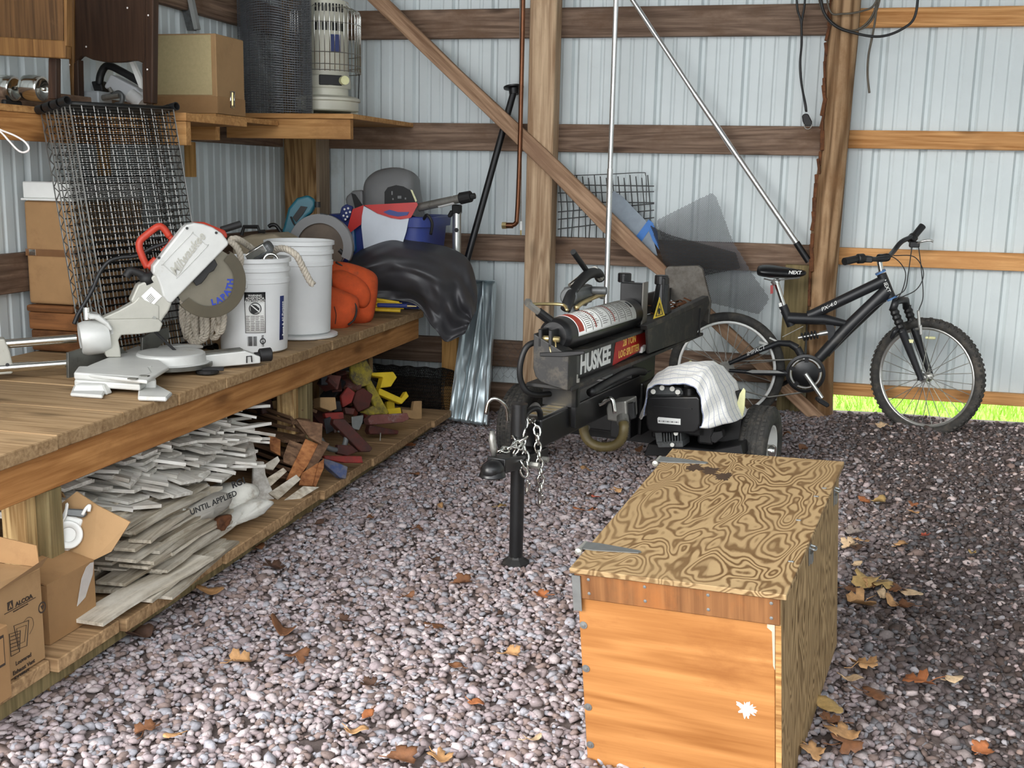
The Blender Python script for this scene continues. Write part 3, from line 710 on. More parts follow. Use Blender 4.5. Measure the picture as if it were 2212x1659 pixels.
# valve
LB(MB().box((-0.06,0.62,0.885),(0.06,0.16,0.07)).cyl((-0.06,0.52,0.885),(-0.06,0.72,0.885),0.036,n=16).cyl((-0.06,0.58,0.86),(-0.06,0.58,0.80),0.022,n=12).cyl((-0.03,0.68,0.90),(0.03,0.70,0.90),0.016,n=10),'control_valve','cast',bevel=0.006,seg=2,autos=40)
LB(MB().cyl((-0.06,0.53,0.93),lr(1268,586,-0.06),0.0065,n=8),'lever_rod','chrome')
LB(MB().cyl(lr(1270,589,-0.06),lr(1238,544,-0.06),0.0115,n=12),'lever_grip','hose',autos=40)
LB(MB().tube(curve_pts([lr(1222,668,-0.05),lr(1232,640,-0.05),lr(1250,612,-0.05),lr(1272,592,-0.05),lr(1290,590,-0.05),lr(1296,600,-0.06)],6),0.021,12),'hydraulic_hose','hose',smooth=True)
LB(MB().cyl(lr(1283,583,-0.05),lr(1297,600,-0.05),0.016,n=8),'fitting','zinc')
LB(MB().cyl(lr(1270,645,-0.04),lr(1262,655,-0.04),0.014,n=6),'fitting','zinc')
LB(MB().cyl(lr(1288,628,-0.04),lr(1302,640,-0.04),0.014,n=6),'fitting','zinc')
LB(MB().tube(curve_pts([lr(1244,665,-0.02),lr(1262,652,-0.02),lr(1290,640,-0.02),lr(1305,636,-0.03)],5),0.009,8),'hydraulic_pipe','brass',smooth=True)
# below the beam
LB(MB().bx(0.055,0.075,0.30,0.32,0.43,0.61).bx(-0.06,0.075,0.30,0.34,0.505,0.585),'beam_bracket','blk',bevel=0.002)
LB(MB().cyl((0.07,0.31,0.60),(0.07,0.31,0.615),0.012,n=6).cyl((0.07,0.31,0.615),(0.07,0.31,0.63),0.006,n=8),'bolt','zinc')
LB(MB().tube(curve_pts([(0.075,0.44,0.54),(0.085,0.6,0.555),(0.085,0.85,0.56),(0.06,1.1,0.52)],6),0.017,10),'hydraulic_hose','hose',smooth=True)
LB(MB().bx(-0.045,0.045,1.0,1.30,0.24,0.585),'beam_mount','blk',bevel=0.003)
LB(MB().bx(-0.36,0.06,1.10,1.34,0.235,0.47),'hydraulic_tank','blk',bevel=0.01,seg=2)
LB(MB().bx(0.06,0.38,1.24,1.36,0.20,0.40),'engine_mount','blk',bevel=0.008,seg=2)
ca = LB(MB().prism([la(x,y,0.95) for x,y in ((1180,874),(1180,852),(1188,846),(1196,850),(1206,850),(1214,856),(1216,872))],(0,0.09,0)),'pressure_valve','cast',bevel=0.004)
LB(MB().cyl(la(1184,848,0.94),la(1184,842,0.94),0.012,n=10).prism([la(x,y,0.93) for x,y in ((1181,858),(1189,858),(1190,870),(1182,871))],(0,0.01,0)),'valve_cap','zinc',ca,kind='stuff')
LB(MB().prism([la(x,y,0.94) for x,y in ((1180,875),(1204,873),(1204,881),(1182,884))],(0,0.08,0)),'mount_block','white_paint',ca,bevel=0.003)
LB(MB().prism([la(x,y,1.19) for x,y in ((1572,850),(1600,842),(1604,900),(1598,968),(1545,968),(1560,925))],(0,0.02,0)),'side_guard','blk',bevel=0.004)
LB(MB().prism([la(x,y,1.17) for x,y in ((1588,905),(1592,872),(1598,850),(1606,838),(1610,843),(1608,882),(1603,905))],(0,0.006,0)),'fender_edge','yel_refl',label='pale yellow fender edge')
# pump and suction hose
pm = LB(MB().prism([la(x,y,0.62) for x,y in ((1309,882),(1313,870),(1352,866),(1354,908),(1334,912),(1311,908))],(0,0.13,0)),'pump','steel',bevel=0.006,seg=2,label='grey cast hydraulic pump')
LB(MB().prism([la(x,y,0.64) for x,y in ((1352,872),(1368,868),(1370,905),(1355,910))],(0,0.03,0)),'pump_coupling','blk',pm,bevel=0.004)
LB(MB().tube(curve_pts([la(1294,874,0.55),la(1303,870,0.55),la(1310,864,0.55),la(1318,861,0.55),la(1324,867,0.55),la(1328,893,0.55)],5),0.008,10),'bent_pin','chrome',smooth=True)
hp = curve_pts([la(1261,918,0.6),la(1262,935,0.6),la(1272,953,0.6),la(1295,965,0.6),la(1325,963,0.6),la(1343,948,0.6),la(1348,925,0.6),la(1346,910,0.62)],12)
LB(MB().tube(hp,[0.0175 if i%2 else 0.0205 for i in range(len(hp))],12),'suction_hose','brown_hose',smooth=True)
LB(MB().cyl(la(1346,914,0.61),la(1345,900,0.63),0.024,n=14).cyl(la(1262,925,0.6),la(1261,905,0.64),0.023,n=14),'hose_clamp','steel')
# engine
eng = LB(MB().bx(0.14,0.365,1.03,1.22,0.28,0.475).cyl((0.26,1.12,0.475),(0.26,1.12,0.515),0.08,n=24),'engine_block','blk',bevel=0.008,seg=2)
tk = LB(MB().prism([la(x,y,0.93) for x,y in ((1396,862),(1402,857),(1506,856),(1512,862),(1513,915),(1508,930),(1498,936),(1410,934),(1399,928),(1395,915))],(0,0.12,0)),'air_cleaner','blk',eng,bevel=0.008,seg=3)
LB(MB().prism([la(x,y,0.928) for x,y in ((1420,904),(1422,901),(1470,905),(1470,918),(1421,914))],(0,0.004,0)),'engine_sticker','decal_w',eng)
for i in range(14):
    x = 1424+i*3.1
    LB(MB().prism([la(x,907+0.08*(x-1420),0.9265),],(0,0,0)) if False else MB().box(la(x,909.5+0.07*(x-1424),0.9268),(0.0018+0.002*(i%3==0),0.0006,0.006)),'print_bar','ink_blk',eng)
LB(MB().prism([la(x,y,0.925) for x,y in ((1412,876),(1412,878),(1494,885),(1494,882)) ],(0,0.01,0)),'tank_groove','hose',eng)
LB(MB().prism([la(x,y,0.985) for x,y in ((1400,855),(1402,838),(1412,833),(1470,838),(1476,848),(1474,857))],(0,0.03,0)),'carburettor_bracket','cast',eng,bevel=0.003)
for x,y in ((1411,846),(1464,847),(1430,838),(1452,840)): LB(MB().cyl(la(x,y,0.985),la(x,y,0.97),0.0105,n=12),'nut','zinc',eng)
LB(MB().cyl(la(1490,855,1.0),la(1490,838,1.0),0.028,n=18),'fuel_cap','blk',eng,autos=40)
fin = MB()
for i in range(7): fin.prism([la(1432+i*6.0,935,0.96),la(1435+i*6.0,935,0.96),la(1436+i*6.0,958,0.96),la(1433+i*6.0,958,0.96)],(0,0.10,0))
fin.prism([la(x,y,0.965) for x,y in ((1418,955),(1474,952),(1475,966),(1422,967))],(0,0.1,0)).prism([la(x,y,0.97) for x,y in ((1414,934),(1430,934),(1432,962),(1418,960))],(0,0.1,0))
LB(fin,'cooling_fins','cast',eng,bevel=0.002)
LB(MB().cyl(la(1460,936,0.95),la(1460,936,0.975),0.01,n=8).cyl(la(1452,961,0.95),la(1452,961,0.97),0.009,n=8),'bolt','zinc',eng)
LB(MB().prism([la(x,y,1.02) for x,y in ((1390,985),(1400,958),(1480,965),(1540,972),(1600,960),(1605,985))],(0,0.25,0)),'skid_plate','blk',eng,bevel=0.004)
LB(MB().prism([la(x,y,1.0) for x,y in ((1534,944),(1540,933),(1558,930),(1562,945),(1545,958),(1536,955))],(0,0.05,0)),'muffler_guard','blk',eng,bevel=0.003)
LB(MB().bx(0.33,0.40,1.03,1.2,0.25,0.38),'muffler','blk',eng,bevel=0.01,seg=2)

# ------------------------------------------------------------------ towel over the engine
def uvgrid(name, fn, nu, nv, mat, parent=None, smooth=True, solid=0.0, sub=0, label=None):
    b = MB().grid(fn, nu, nv); o = b.build(name, mat, parent, smooth=smooth, solid=solid, sub=sub, label=label)
    me = o.data; uv = me.uv_layers.new(name='UVMap')
    for li, l in enumerate(me.loops):
        vi = l.vertex_index; uv.data[li].uv = ((vi//(nv+1))/nu, (vi%(nv+1))/nv)
    return o
mt, t, b_ = nt('towel_cloth'); uvn = N(t,'ShaderNodeUVMap'); uvn.uv_map = 'UVMap'
sp = t.nodes.new('ShaderNodeSeparateXYZ'); t.links.new(uvn.outputs[0], sp.inputs[0])
def stripe(src, k, wdt):
    a = N(t,'ShaderNodeMath',operation='MULTIPLY'); a.inputs[1].default_value = k; t.links.new(src, a.inputs[0])
    f = N(t,'ShaderNodeMath',operation='FRACT'); t.links.new(a.outputs[0], f.inputs[0])
    l = N(t,'ShaderNodeMath',operation='LESS_THAN'); l.inputs[1].default_value = wdt; t.links.new(f.outputs[0], l.inputs[0]); return l.outputs[0]
wv = t.nodes.new('ShaderNodeTexNoise'); wv.inputs['Scale'].default_value = 260; wv.inputs['Detail'].default_value = 3
tcw = t.nodes.new('ShaderNodeTexCoord'); t.links.new(tcw.outputs['Object'], wv.inputs['Vector'])
c0 = mixc(t, wv.outputs['Fac'], rgb(222,220,214), rgb(240,239,235))
c1 = mixc(t, stripe(sp.outputs['Y'], 9, 0.09), c0, rgb(132,142,172))
c2 = mixc(t, stripe(sp.outputs['X'], 22, 0.05), c1, rgb(206,206,206))
t.links.new(c2, b_.inputs['Base Color']); b_.inputs['Roughness'].default_value = 0.95; b_.inputs['Sheen Weight'].default_value = 0.3
bump(t, b_, wv.outputs['Fac'], 0.3, 0.002)
prof = [(1374,908),(1382,880),(1390,850),(1398,826),(1412,808),(1435,797),(1465,790),(1495,788),(1518,796),(1535,815),(1548,840),(1556,870),(1566,900),(1575,922)]
pk = [_hit(x,y,LA,0.95) for x,y in prof]
inner = [(1392,898),(1394,880),(1396,860),(1400,842),(1412,829),(1440,828),(1465,832),(1490,836),(1505,842),(1512,858),(1516,880),(1518,900),(1515,918),(1512,926)]
ik = [_hit(x,y,LA,0.90) for x,y in inner]
def tow(u,v):
    def samp(K):
        f = u*(len(K)-1); i = min(int(f),len(K)-2); return K[i].lerp(K[i+1], f-i)
    o, n = samp(pk), samp(ik)
    if v < 0.55:
        w = v/0.55; p = n.lerp(o, w**0.8); p.y = 0.90 + (o.y+0.05-0.90)*w
        p.z += 0.0
    else:
        w = (v-0.55)/0.45; p = V(o); p.y = o.y+0.05+0.26*w; top = max(0, math.sin(PI*min(1,max(0,u))))
        p.z -= 0.03*w*top
    nn = noise.noise(V((u*7, v*3.0, 1.7)))*0.013 + noise.noise(V((u*19, v*6, 4.2)))*0.006
    fold = 0.008*math.sin(u*34+v*3)*(1 if (u < 0.25 or u > 0.62) else 0.4)
    q = J0 + LR*p.x + LA*(p.y-fold) + V((0,0,p.z+nn)); return q
tw = uvgrid('towel', tow, 70, 30, mt, solid=0.004)
tag(tw,'white striped towel draped over the engine of the log splitter','towel')
# ------------------------------------------------------------------ bicycle
M['bike_blk'] = plain('matt_black_frame', rgb(34,35,38), 0.42, 0.1, 0.12, 18, dirt=rgb(70,68,64), dirt_at=0.68)
M['alu'] = plain('brushed_alloy', rgb(200,200,196), 0.3, 0.85, 0.08, 20)
M['alu_w'] = plain('silver_white_rim', rgb(240,240,236), 0.4, 0.1, 0.05, 20)
M['seat'] = plain('black_vinyl', rgb(18,18,20), 0.35, 0, 0.15, 30)
M['yel_refl'] = plain('pale_reflector', rgb(224,222,170), 0.3, 0, 0.1, 30)
M['red_refl'] = plain('red_reflector', rgb(150,24,20), 0.3, 0, 0.1, 30)
M['blue_trim'] = plain('blue_trim', rgb(90,130,180), 0.4, 0, 0.1, 30)
YB = -0.27
def bp(x,y,Y=YB): return at(x,y,Y=Y)
bk_ = thing('bicycle','matt black full-suspension bicycle leaning against the pole post','bicycle',(2.85,YB,0.1))
def BB(b,name,mat,parent=None,**k): return b.build(name,M[mat],parent or bk_,**k)
rh = bp(1569,797); fh = bp(2000,815)
def bike_wheel(c, fwd, name, knob, rimmat):
    fwd = V(fwd).normalized(); ax = fwd.cross(V((0,0,1))).normalized(); upv = V((0,0,1)); R = 0.300
    w = BB(MB().torus(c,ax,R-0.024,0.024,56,12,0.95),name,'rubber',smooth=True)
    if knob:
        g = MB()
        for k in range(72):
            t = 2*PI*k/72; d = fwd*math.cos(t)+upv*math.sin(t); tg = -fwd*math.sin(t)+upv*math.cos(t)
            Rm = Matrix((ax,tg,d)).transposed()
            for s in ((-0.015,0.015) if k%2 else (0.0,-0.022,0.022)):
                g.box(c+d*(R-0.002-abs(s)*0.35)+ax*s,(0.011,0.013,0.009),Rm)
        BB(g,'tread_knobs','rubber',w)
    BB(MB().torus(c,ax,R-0.052,0.009,56,8,1.2),'rim',rimmat,w,smooth=True)
    sp_ = MB()
    for k in range(28):
        t = 2*PI*k/28; t2 = t+(0.5 if k%2 else -0.5); s = 0.028 if (k//2)%2 else -0.028
        a = c+ax*s+(fwd*math.cos(t2)+upv*math.sin(t2))*0.022; e = c+(fwd*math.cos(t)+upv*math.sin(t))*(R-0.054)
        sp_.tube([a,e],0.0019,4)
    BB(sp_,'spokes','alu',w)
    BB(MB().cyl(c-ax*0.035,c+ax*0.035,0.012,n=12).cyl(c-ax*0.03,c-ax*0.024,0.024,n=14).cyl(c+ax*0.024,c+ax*0.03,0.024,n=14),'hub','alu',w,autos=40)
    return w, ax
rw_, rax = bike_wheel(rh,(1,0.04,0),'rear_wheel',False,'alu_w')
fa = math.radians(33); ff_ = V((math.cos(fa),-math.sin(fa),0))
fw_, fax = bike_wheel(fh, ff_,'front_wheel',True,'alu')
BB(MB().box(bp(1491,790),(0.016,0.008,0.055)),'reflector','yel_refl',rw_,bevel=0.004)
BB(MB().box(bp(2010,730,fh.y+0.0),(0.05,0.008,0.014)),'reflector','yel_refl',fw_,bevel=0.004)
# main frame
def taper(pts, r, name='frame_tube', mat='bike_blk', n=14): return BB(MB().tube(pts, r, n),name,mat,smooth=False,autos=50)
taper([bp(1911,605),bp(1760,677),bp(1745,682)],[0.028,0.026,0.024],'top_tube')
taper([bp(1916,628),bp(1830,710),bp(1768,775)],[0.034,0.034,0.028],'down_tube')
taper([bp(1702,687),bp(1780,690),bp(1832,700)],[0.030,0.028,0.016],'mid_tube')
taper([bp(1904,592),bp(1925,644)],[0.024,0.024],'head_tube')
BB(MB().cyl(bp(1901,586),bp(1903,590),0.027,n=16).cyl(bp(1926,642),bp(1928,646),0.027,n=16),'headset_ring','blue_trim')
taper([bp(1691,660),bp(1709,704)],[0.023,0.021],'seat_tube')
BB(MB().cyl(bp(1677,610),bp(1697,672),0.0135,n=14),'seat_post','chrome',autos=40)
BB(MB().prism([bp(x,y) for x,y in ((1682,655),(1688,653),(1692,671),(1686,673))],(0,-0.012,0)),'seat_label','decal_w')
BB(MB().cyl(bp(1672,604),bp(1678,612),0.022,n=12),'seat_clamp','alu')
# saddle
sd = MB(); secs = [(1634,586,0.07,0.026),(1645,586,0.082,0.036),(1662,588,0.082,0.040),(1685,590,0.062,0.036),(1710,592,0.045,0.030),(1730,592,0.036,0.022),(1743,590,0.026,0.012)]
ring = []
for (x,y,hw,hh) in secs:
    c = bp(x,y); ring.append([c+V((0,math.cos(2*PI*j/16)*hw,math.sin(2*PI*j/16)*hh*(1.0 if math.sin(2*PI*j/16)>0 else 0.75))) for j in range(16)])
sd.v = [p for r_ in ring for p in r_]
for i in range(len(secs)-1):
    for j in range(16): sd.f.append((i*16+j,i*16+(j+1)%16,(i+1)*16+(j+1)%16,(i+1)*16+j))
sd.f.append(tuple(range(15,-1,-1))); sd.f.append(tuple((len(secs)-1)*16+j for j in range(16)))
sad = BB(sd,'saddle','seat',smooth=True,sub=1)
text('lettering','NEXT',M['decal_w'],sad,bp(1717,589,YB-0.05),(1,0.03,0.0),(0,-0.1,1),0.024,0.0006,0.15,0.0006)
BB(MB().tube([bp(1650,602,YB-.03),bp(1668,606,YB-.02),bp(1690,604,YB-.02),bp(1728,600,YB-.01)],0.004,6).tube([bp(1650,602,YB+.03),bp(1668,606,YB+.02),bp(1690,604,YB+.02),bp(1728,600,YB+.01)],0.004,6),'saddle_rail','alu')
BB(MB().prism([bp(x,y,YB-.02) for x,y in ((1664,617),(1670,616),(1670,634),(1664,635))],(0,0.02,0)),'rear_reflector','red_refl')
# rear swing arm, shock, chain
taper([bp(1575,785,YB-.05),bp(1640,757,YB-.05),bp(1680,741,YB-.03),bp(1705,742,YB),bp(1722,752,YB)],[0.011,0.013,0.015,0.017,0.02],'swing_arm')
taper([bp(1575,785,YB+.05),bp(1640,757,YB+.05),bp(1680,741,YB+.03),bp(1705,742,YB)],[0.011,0.013,0.015,0.017],'swing_arm')
taper([bp(1722,752),bp(1731,768),bp(1734,785)],[0.02,0.02,0.022],'swing_arm')
taper([bp(1575,800,YB-.05),bp(1640,805,YB-.05),bp(1700,806,YB-.04)],[0.009,0.013,0.016],'chain_stay')
taper([bp(1575,800,YB+.05),bp(1640,805,YB+.05),bp(1700,806,YB+.03)],[0.009,0.013,0.016],'chain_stay')
BB(MB().prism([bp(x,y,YB-.066) for x,y in ((1612,803),(1625,799),(1680,801),(1695,806),(1625,806))],(0,0.003,0)),'frame_stripe','alu')
text('lettering','IMPACT',M['decal_w'],bk_,bp(1632,758,YB-0.068),tuple(bp(1660,748)-bp(1600,773)),(0,0,1),0.026,0.0004,0.3,0.0,sx=1.1)
text('lettering','PX-4.0',M['decal_w'],bk_,bp(1790,662,YB-0.0285),tuple(bp(1880,620)-bp(1760,677)),(0,0,1),0.026,0.0004,0.3,0.0,sx=1.15)
text('lettering','NEXT',M['decal_w'],bk_,bp(1915,618,YB-0.0255),tuple(bp(1925,644)-bp(1904,592)),(1,0,0.2),0.026,0.0004,0.0,0.0)
sh0,sh1 = bp(1724,730),bp(1788,718)
BB(MB().cyl(sh0,sh1,0.008,n=10).cyl(sh1,sh0.lerp(sh1,.72),0.013,n=12),'shock_body','alu',autos=40)
hel = [sh0.lerp(sh1,0.12+0.55*k/70)+ (V((0,1,0))*math.cos(k*2*PI/14)+ (sh1-sh0).normalized().cross(V((0,1,0)))*math.sin(k*2*PI/14))*0.019 for k in range(71)]
BB(MB().tube(hel,0.0045,6),'shock_spring','bike_blk',smooth=True)
BB(MB().prism([bp(x,y,YB-.012) for x,y in ((1783,700),(1800,700),(1805,715),(1795,735),(1790,745),(1788,722))],(0,0.024,0)),'shock_mount','bike_blk')
bb0 = bp(1740,807,YB-0.05)
cr = BB(MB().lathe(bb0,(0,-1,0),[(0.083,-0.004),(0.099,-0.004),(0.099,0.004),(0.086,0.006),(0.083,0.004)],44,closed=True).lathe(bb0,(0,-1,0),[(0.0,-0.006),(0.06,-0.006),(0.066,0.0),(0.05,0.006),(0.022,0.010),(0.0,0.010)],36),'chain_guard','seat',autos=40)
rg = MB()
for k in range(5):
    a = 2*PI*k/5+.3; rg = MB(); rg.box(bb0+V((math.cos(a)*0.072,0.0,math.sin(a)*0.072)),(0.036,0.006,0.02),Euler((0,-a,0)).to_matrix()); BB(rg,'chainring_arm','seat',cr)
BB(MB().torus(bb0+V((0,0.012,0)),(0,1,0),0.075,0.006,40,6,0.6),'chainring','alu',cr)
BB(MB().tube([bb0+V((0,-0.015,0)),bp(1776,860,YB-.09)],[0.013,0.010],10),'crank_arm','alu',autos=40)
BB(MB().box(bp(1776,868,YB-.13),(0.055,0.08,0.022),Euler((0,0.5,0.2)).to_matrix()).box(bp(1776,868,YB-.13),(0.07,0.05,0.018),Euler((0,0.5,0.2)).to_matrix()),'pedal','bike_blk',bevel=0.004)
BB(MB().tube([bb0+V((0,0.09,0)),bp(1672,842,YB+.10)],[0.012,0.010],10),'crank_arm','bike_blk')
BB(MB().tube([bp(1580,780,YB-.035),bp(1640,779,YB-.035),bp(1735,776,YB-.04)],0.0045,6).tube([bp(1590,840,YB-.035),bp(1660,858,YB-.035),bp(1745,846,YB-.04)],0.0045,6),'drive_chain','steel')
cs = MB()
for k,rr_ in enumerate((0.045,0.04,0.034,0.028)): cs.lathe(rh+V((0,-0.030-0.004*k,0)),(0,-1,0),[(0.012,0),(rr_,0),(rr_,0.002),(0.012,0.002)],24,closed=True)
BB(cs,'rear_sprockets','steel',rw_)
BB(MB().prism([bp(x,y,YB-.05) for x,y in ((1538,810),(1560,800),(1572,812),(1566,840),(1580,858),(1572,868),(1552,850),(1545,830))],(0,0.02,0)),'derailleur','bike_blk',bevel=0.003)
BB(MB().box(bp(1650,742,YB-.03),(0.05,0.02,0.012),Euler((0,0.25,0)).to_matrix()).box(bp(1672,734,YB-.03),(0.05,0.01,0.008),Euler((0,0.4,0)).to_matrix()).tube([bp(1690,728),bp(1735,705)],0.002,6),'rear_brake','alu')
# fork
ct = bp(1945,655)
crown = ct
sidev = fax*0.055
BB(MB().tube([ct-sidev*1.25+V((0,0,-0.03)),ct-sidev*0.9+V((0,0,.012)),ct+V((0,0,0.016)),ct+sidev*0.9+V((0,0,.012)),ct+sidev*1.25+V((0,0,-0.03))],0.019,12),'fork_crown','bike_blk',smooth=True)
for s in (-1,1):
    a0 = ct+sidev*s*1.25+V((0,0,-0.02)); a1 = fh+sidev*s*0.95
    bl = curve_pts([a0,a0.lerp(a1,.33)],10); 
    BB(MB().tube(bl,[0.018 if i%2 else 0.023 for i in range(len(bl))],12),'fork_boot','hose',smooth=False)
    lg = BB(MB().tube([a0.lerp(a1,.30),a0.lerp(a1,.5),a0.lerp(a1,.97),a1+V((0,0,-0.006))],[0.021,0.020,0.015,0.017],12),'fork_leg','bike_blk',autos=50)
BB(MB().tube(curve_pts([ct+sidev*1.1+V((0,-.01,-.17)),ct+sidev*.6+V((.0,-0.045,-.13)),ct-sidev*.6+V((.0,-0.045,-.13)),ct-sidev*1.1+V((0,-.01,-.17))],6),0.011,10),'fork_brace','bike_blk',smooth=True)
bq = bp(1985,690,YB-.12)
BB(MB().box(bq,(0.012,0.02,0.09),Euler((0,-.15,0)).to_matrix()).box(bq+V((.012,0,-.05)),(0.014,0.025,0.05),Euler((0,-.15,0)).to_matrix()),'front_brake','alu',bevel=0.003)
BB(MB().box(ct+V((0.055,-0.06,-0.18)),(0.03,0.012,0.016)),'brake_pad','yel_refl')
# bars
st0,st1 = bp(1904,588),bp(1899,560)
BB(MB().tube([st0,st1],0.0135,12),'stem_post','chrome',autos=40)
cb = bp(1916,556,YB-.06)
BB(MB().tube([st1+V((0,0,.005)),bp(1908,557,YB-.02),cb],[0.022,0.02,0.02],12),'stem','bike_blk',smooth=True)
Lg,Lg2 = bp(1824,565,-0.52),bp(1852,559,-0.46); Rg,Rg2 = bp(1993,488,-0.05),bp(1975,510,-0.08)
barpts = curve_pts([Lg2,bp(1872,557,-0.42),bp(1890,560,-0.37),cb,bp(1930,543,-0.22),bp(1948,522,-0.17),Rg2],6)
BB(MB().tube(barpts,0.0125,10),'handlebar','bike_blk',smooth=True)
BB(MB().tube([Lg,Lg2],[0.0185,0.0175],14),'grip','hose',autos=40); BB(MB().tube([Rg,Rg2],[0.0185,0.0175],14),'grip','hose',autos=40)
BB(MB().tube([Lg2,bp(1866,558,-0.44)],[0.024,0.024],14).box(bp(1873,560,-0.43),(0.05,0.04,0.03)),'shifter','hose',autos=40,bevel=0.004)
BB(MB().tube([Rg2,bp(1966,520,-0.10)],[0.024,0.024],14).box(bp(1975,528,-0.11),(0.05,0.04,0.03)),'shifter','hose',autos=40,bevel=0.004)
BB(MB().tube(curve_pts([bp(1980,527,-0.12),bp(1990,522,-0.14),bp(2008,519,-0.15),bp(2016,522,-0.15)],6),0.006,8),'brake_lever','alu',smooth=True)
for pts in ([(1880,566),(1925,554),(1955,585),(1950,625),(1935,650)],[(1970,533),(1962,590),(1955,625),(1935,640)],[(1984,532),(1990,580),(1994,640),(1985,670),(1983,690)],[(1930,552),(1975,555),(1995,590),(1980,625),(1940,645)],[(1915,650),(1885,670),(1830,725),(1790,770)]):
    BB(MB().tube(curve_pts([bp(x,y,YB-.06) for x,y in pts],8),0.0027,6),'cable','hose',smooth=True)
# ------------------------------------------------------------------ plywood chest
M['ply'] = plywood('fir_plywood', rgb(98,72,43), rgb(164,138,100), 'y', k=150.0, stretch=2.0, scale=8.0)
M['ply_side'] = plywood('fir_plywood_side', rgb(104,80,48), rgb(170,142,102), 'z', k=150.0, stretch=4.0, scale=9.0)
M['honey'] = wood('honey_board', rgb(142,90,44), rgb(186,130,76), 'x', fine=0.55, rough=0.5, stain=rgb(136,84,42), stain_at=0.64, obj_var=0.02, rings=0.45, bmp=0.12)
M['strip'] = wood('strip_board', rgb(100,64,36), rgb(140,96,58), 'z', fine=0.8, stain=rgb(150,92,46), obj_var=0.02)
M['ply_edge'] = wood('ply_edge', rgb(120,76,36), rgb(206,160,100), 'x', fine=1.2)
M['galv'] = plain('galvanised_plate', rgb(150,152,150), 0.42, 0.75, 0.12, 30)
bt = thing('plywood_chest','plywood chest with honey front board and hinged grained lid in the foreground','chest',(2.5538,-3.3807,0.0),(0.1176,-0.0444,-0.1774))
hw, hd, H = 0.2387, 0.41, 0.53
BM = ROOTS[bt.name]; BMI = BM.inverted()
def CB(b,name,mat,parent=None,**k): return b.build(name,M[mat] if isinstance(mat,str) else mat,parent or bt,local=True,**k)
lid = CB(MB().bx(-hw,hw,-hd,hd,H+0.001,H+0.0135),'lid','ply',bevel=0.0015)
hb, hf = hw-0.012, -hd+0.012
CB(MB().bx(-hb,hb-0.014,hf,hf+0.016,0.0,H-0.058),'front_board','honey',bevel=0.002)
st = CB(MB().bx(-hb-0.004,hb-0.002,hf-0.006,hf+0.012,H-0.062,H),'top_strip','strip',bevel=0.002)
CB(MB().bx(hb-0.013,hb,hf-0.001,hd-0.012,0.0,H),'side_panel','ply_side',bevel=0.001)
CB(MB().bx(hb-0.0125,hb-0.0005,hf-0.003,hf,0.0,H-0.064),'panel_edge','ply_edge')
CB(MB().bx(-hb,-hb+0.013,hf+0.017,hd-0.012,0.0,H),'side_panel','ply_side',bevel=0.001)
CB(MB().bx(-hb+0.014,hb-0.014,hd-0.028,hd-0.013,0.0,H),'back_panel','ply_side',bevel=0.001)
for i,x in enumerate((-hb+0.03,-hb+0.16,-hb+0.30,hb-0.02)):
    for z in (H-0.012,H-0.046): CB(MB().lathe((x,hf-0.006,z),(0,-1,0),[(0.0,0.0015),(0.0035,0.001),(0.004,0.0)],10),'screw','galv',st)
CB(MB().bx(-hb-0.008,-hb-0.005,hf-0.008,hf+0.05,H-0.075,H-0.005).bx(-hb-0.008,-hb+0.012,hf-0.011,hf-0.0075,H-0.09,H-0.004),'corner_plate','galv')
for z in (0.40,0.29,0.19,0.09):
    w1 = CB(MB().lathe((-hb+0.010,hf-0.0005,z),(0,-1,0),[(0.0,0.0035),(0.004,0.003),(0.0045,0.0015),(0.009,0.0012),(0.0095,0.0)],14),'washer_screw','galv')
# strap hinges
for y,lab in ((-hd+0.118,'near'),(hd-0.10,'far')):
    hg = CB(MB().prism([(-hw-0.012,y-0.018,H+0.0145),(-hw+0.02,y-0.020,H+0.0145),(-hw+0.125,y-0.006,H+0.0145),(-hw+0.130,y,H+0.0145),(-hw+0.125,y+0.006,H+0.0145),(-hw+0.02,y+0.020,H+0.0145),(-hw-0.012,y+0.018,H+0.0145)],(0,0,0.0022)),'strap_hinge','galv')
    CB(MB().cyl((-hw-0.012,y-0.024,H+0.012),(-hw-0.012,y+0.022,H+0.012),0.006,n=12).lathe((-hw-0.012,y-0.024,H+0.012),(0,-1,0),[(0.0085,0.0),(0.0085,0.006),(0.0,0.009)],12),'hinge_pin','zinc',hg,autos=40)
# hasps on the right-hand side
sidehit = plane(BM.to_3x3() @ V((1,0,0)), BM @ V((hb,0,0)))
for px_,py_ in ((1801,1128),(1748,1266)):
    y = (BMI @ sidehit(px_,py_)).y
    hs = CB(MB().bx(hb,hb+0.002,y-0.012,y+0.012,H-0.075,H-0.015),'hasp_plate','galv',bevel=0.0008)
    CB(MB().tube(curve_pts([(hb+.002,y-0.008,H-0.03),(hb+.014,y-.008,H-.034),(hb+.014,y+.008,H-.034),(hb+.002,y+.008,H-.03)],5),0.003,6).bx(hb+0.002,hb+0.008,y-0.010,y+0.010,H-0.07,H-0.045),'hasp_loop','galv',hs)
for x,y in ((hw-0.045,-0.02),(hw-0.03,0.14),(hw-0.02,-0.25),(hw-0.02,0.2)): CB(MB().bx(x-0.006,x+0.006,y-0.003,y+0.003,H+0.0135,H+0.016),'catch_plate','galv',lid,bevel=0.001)
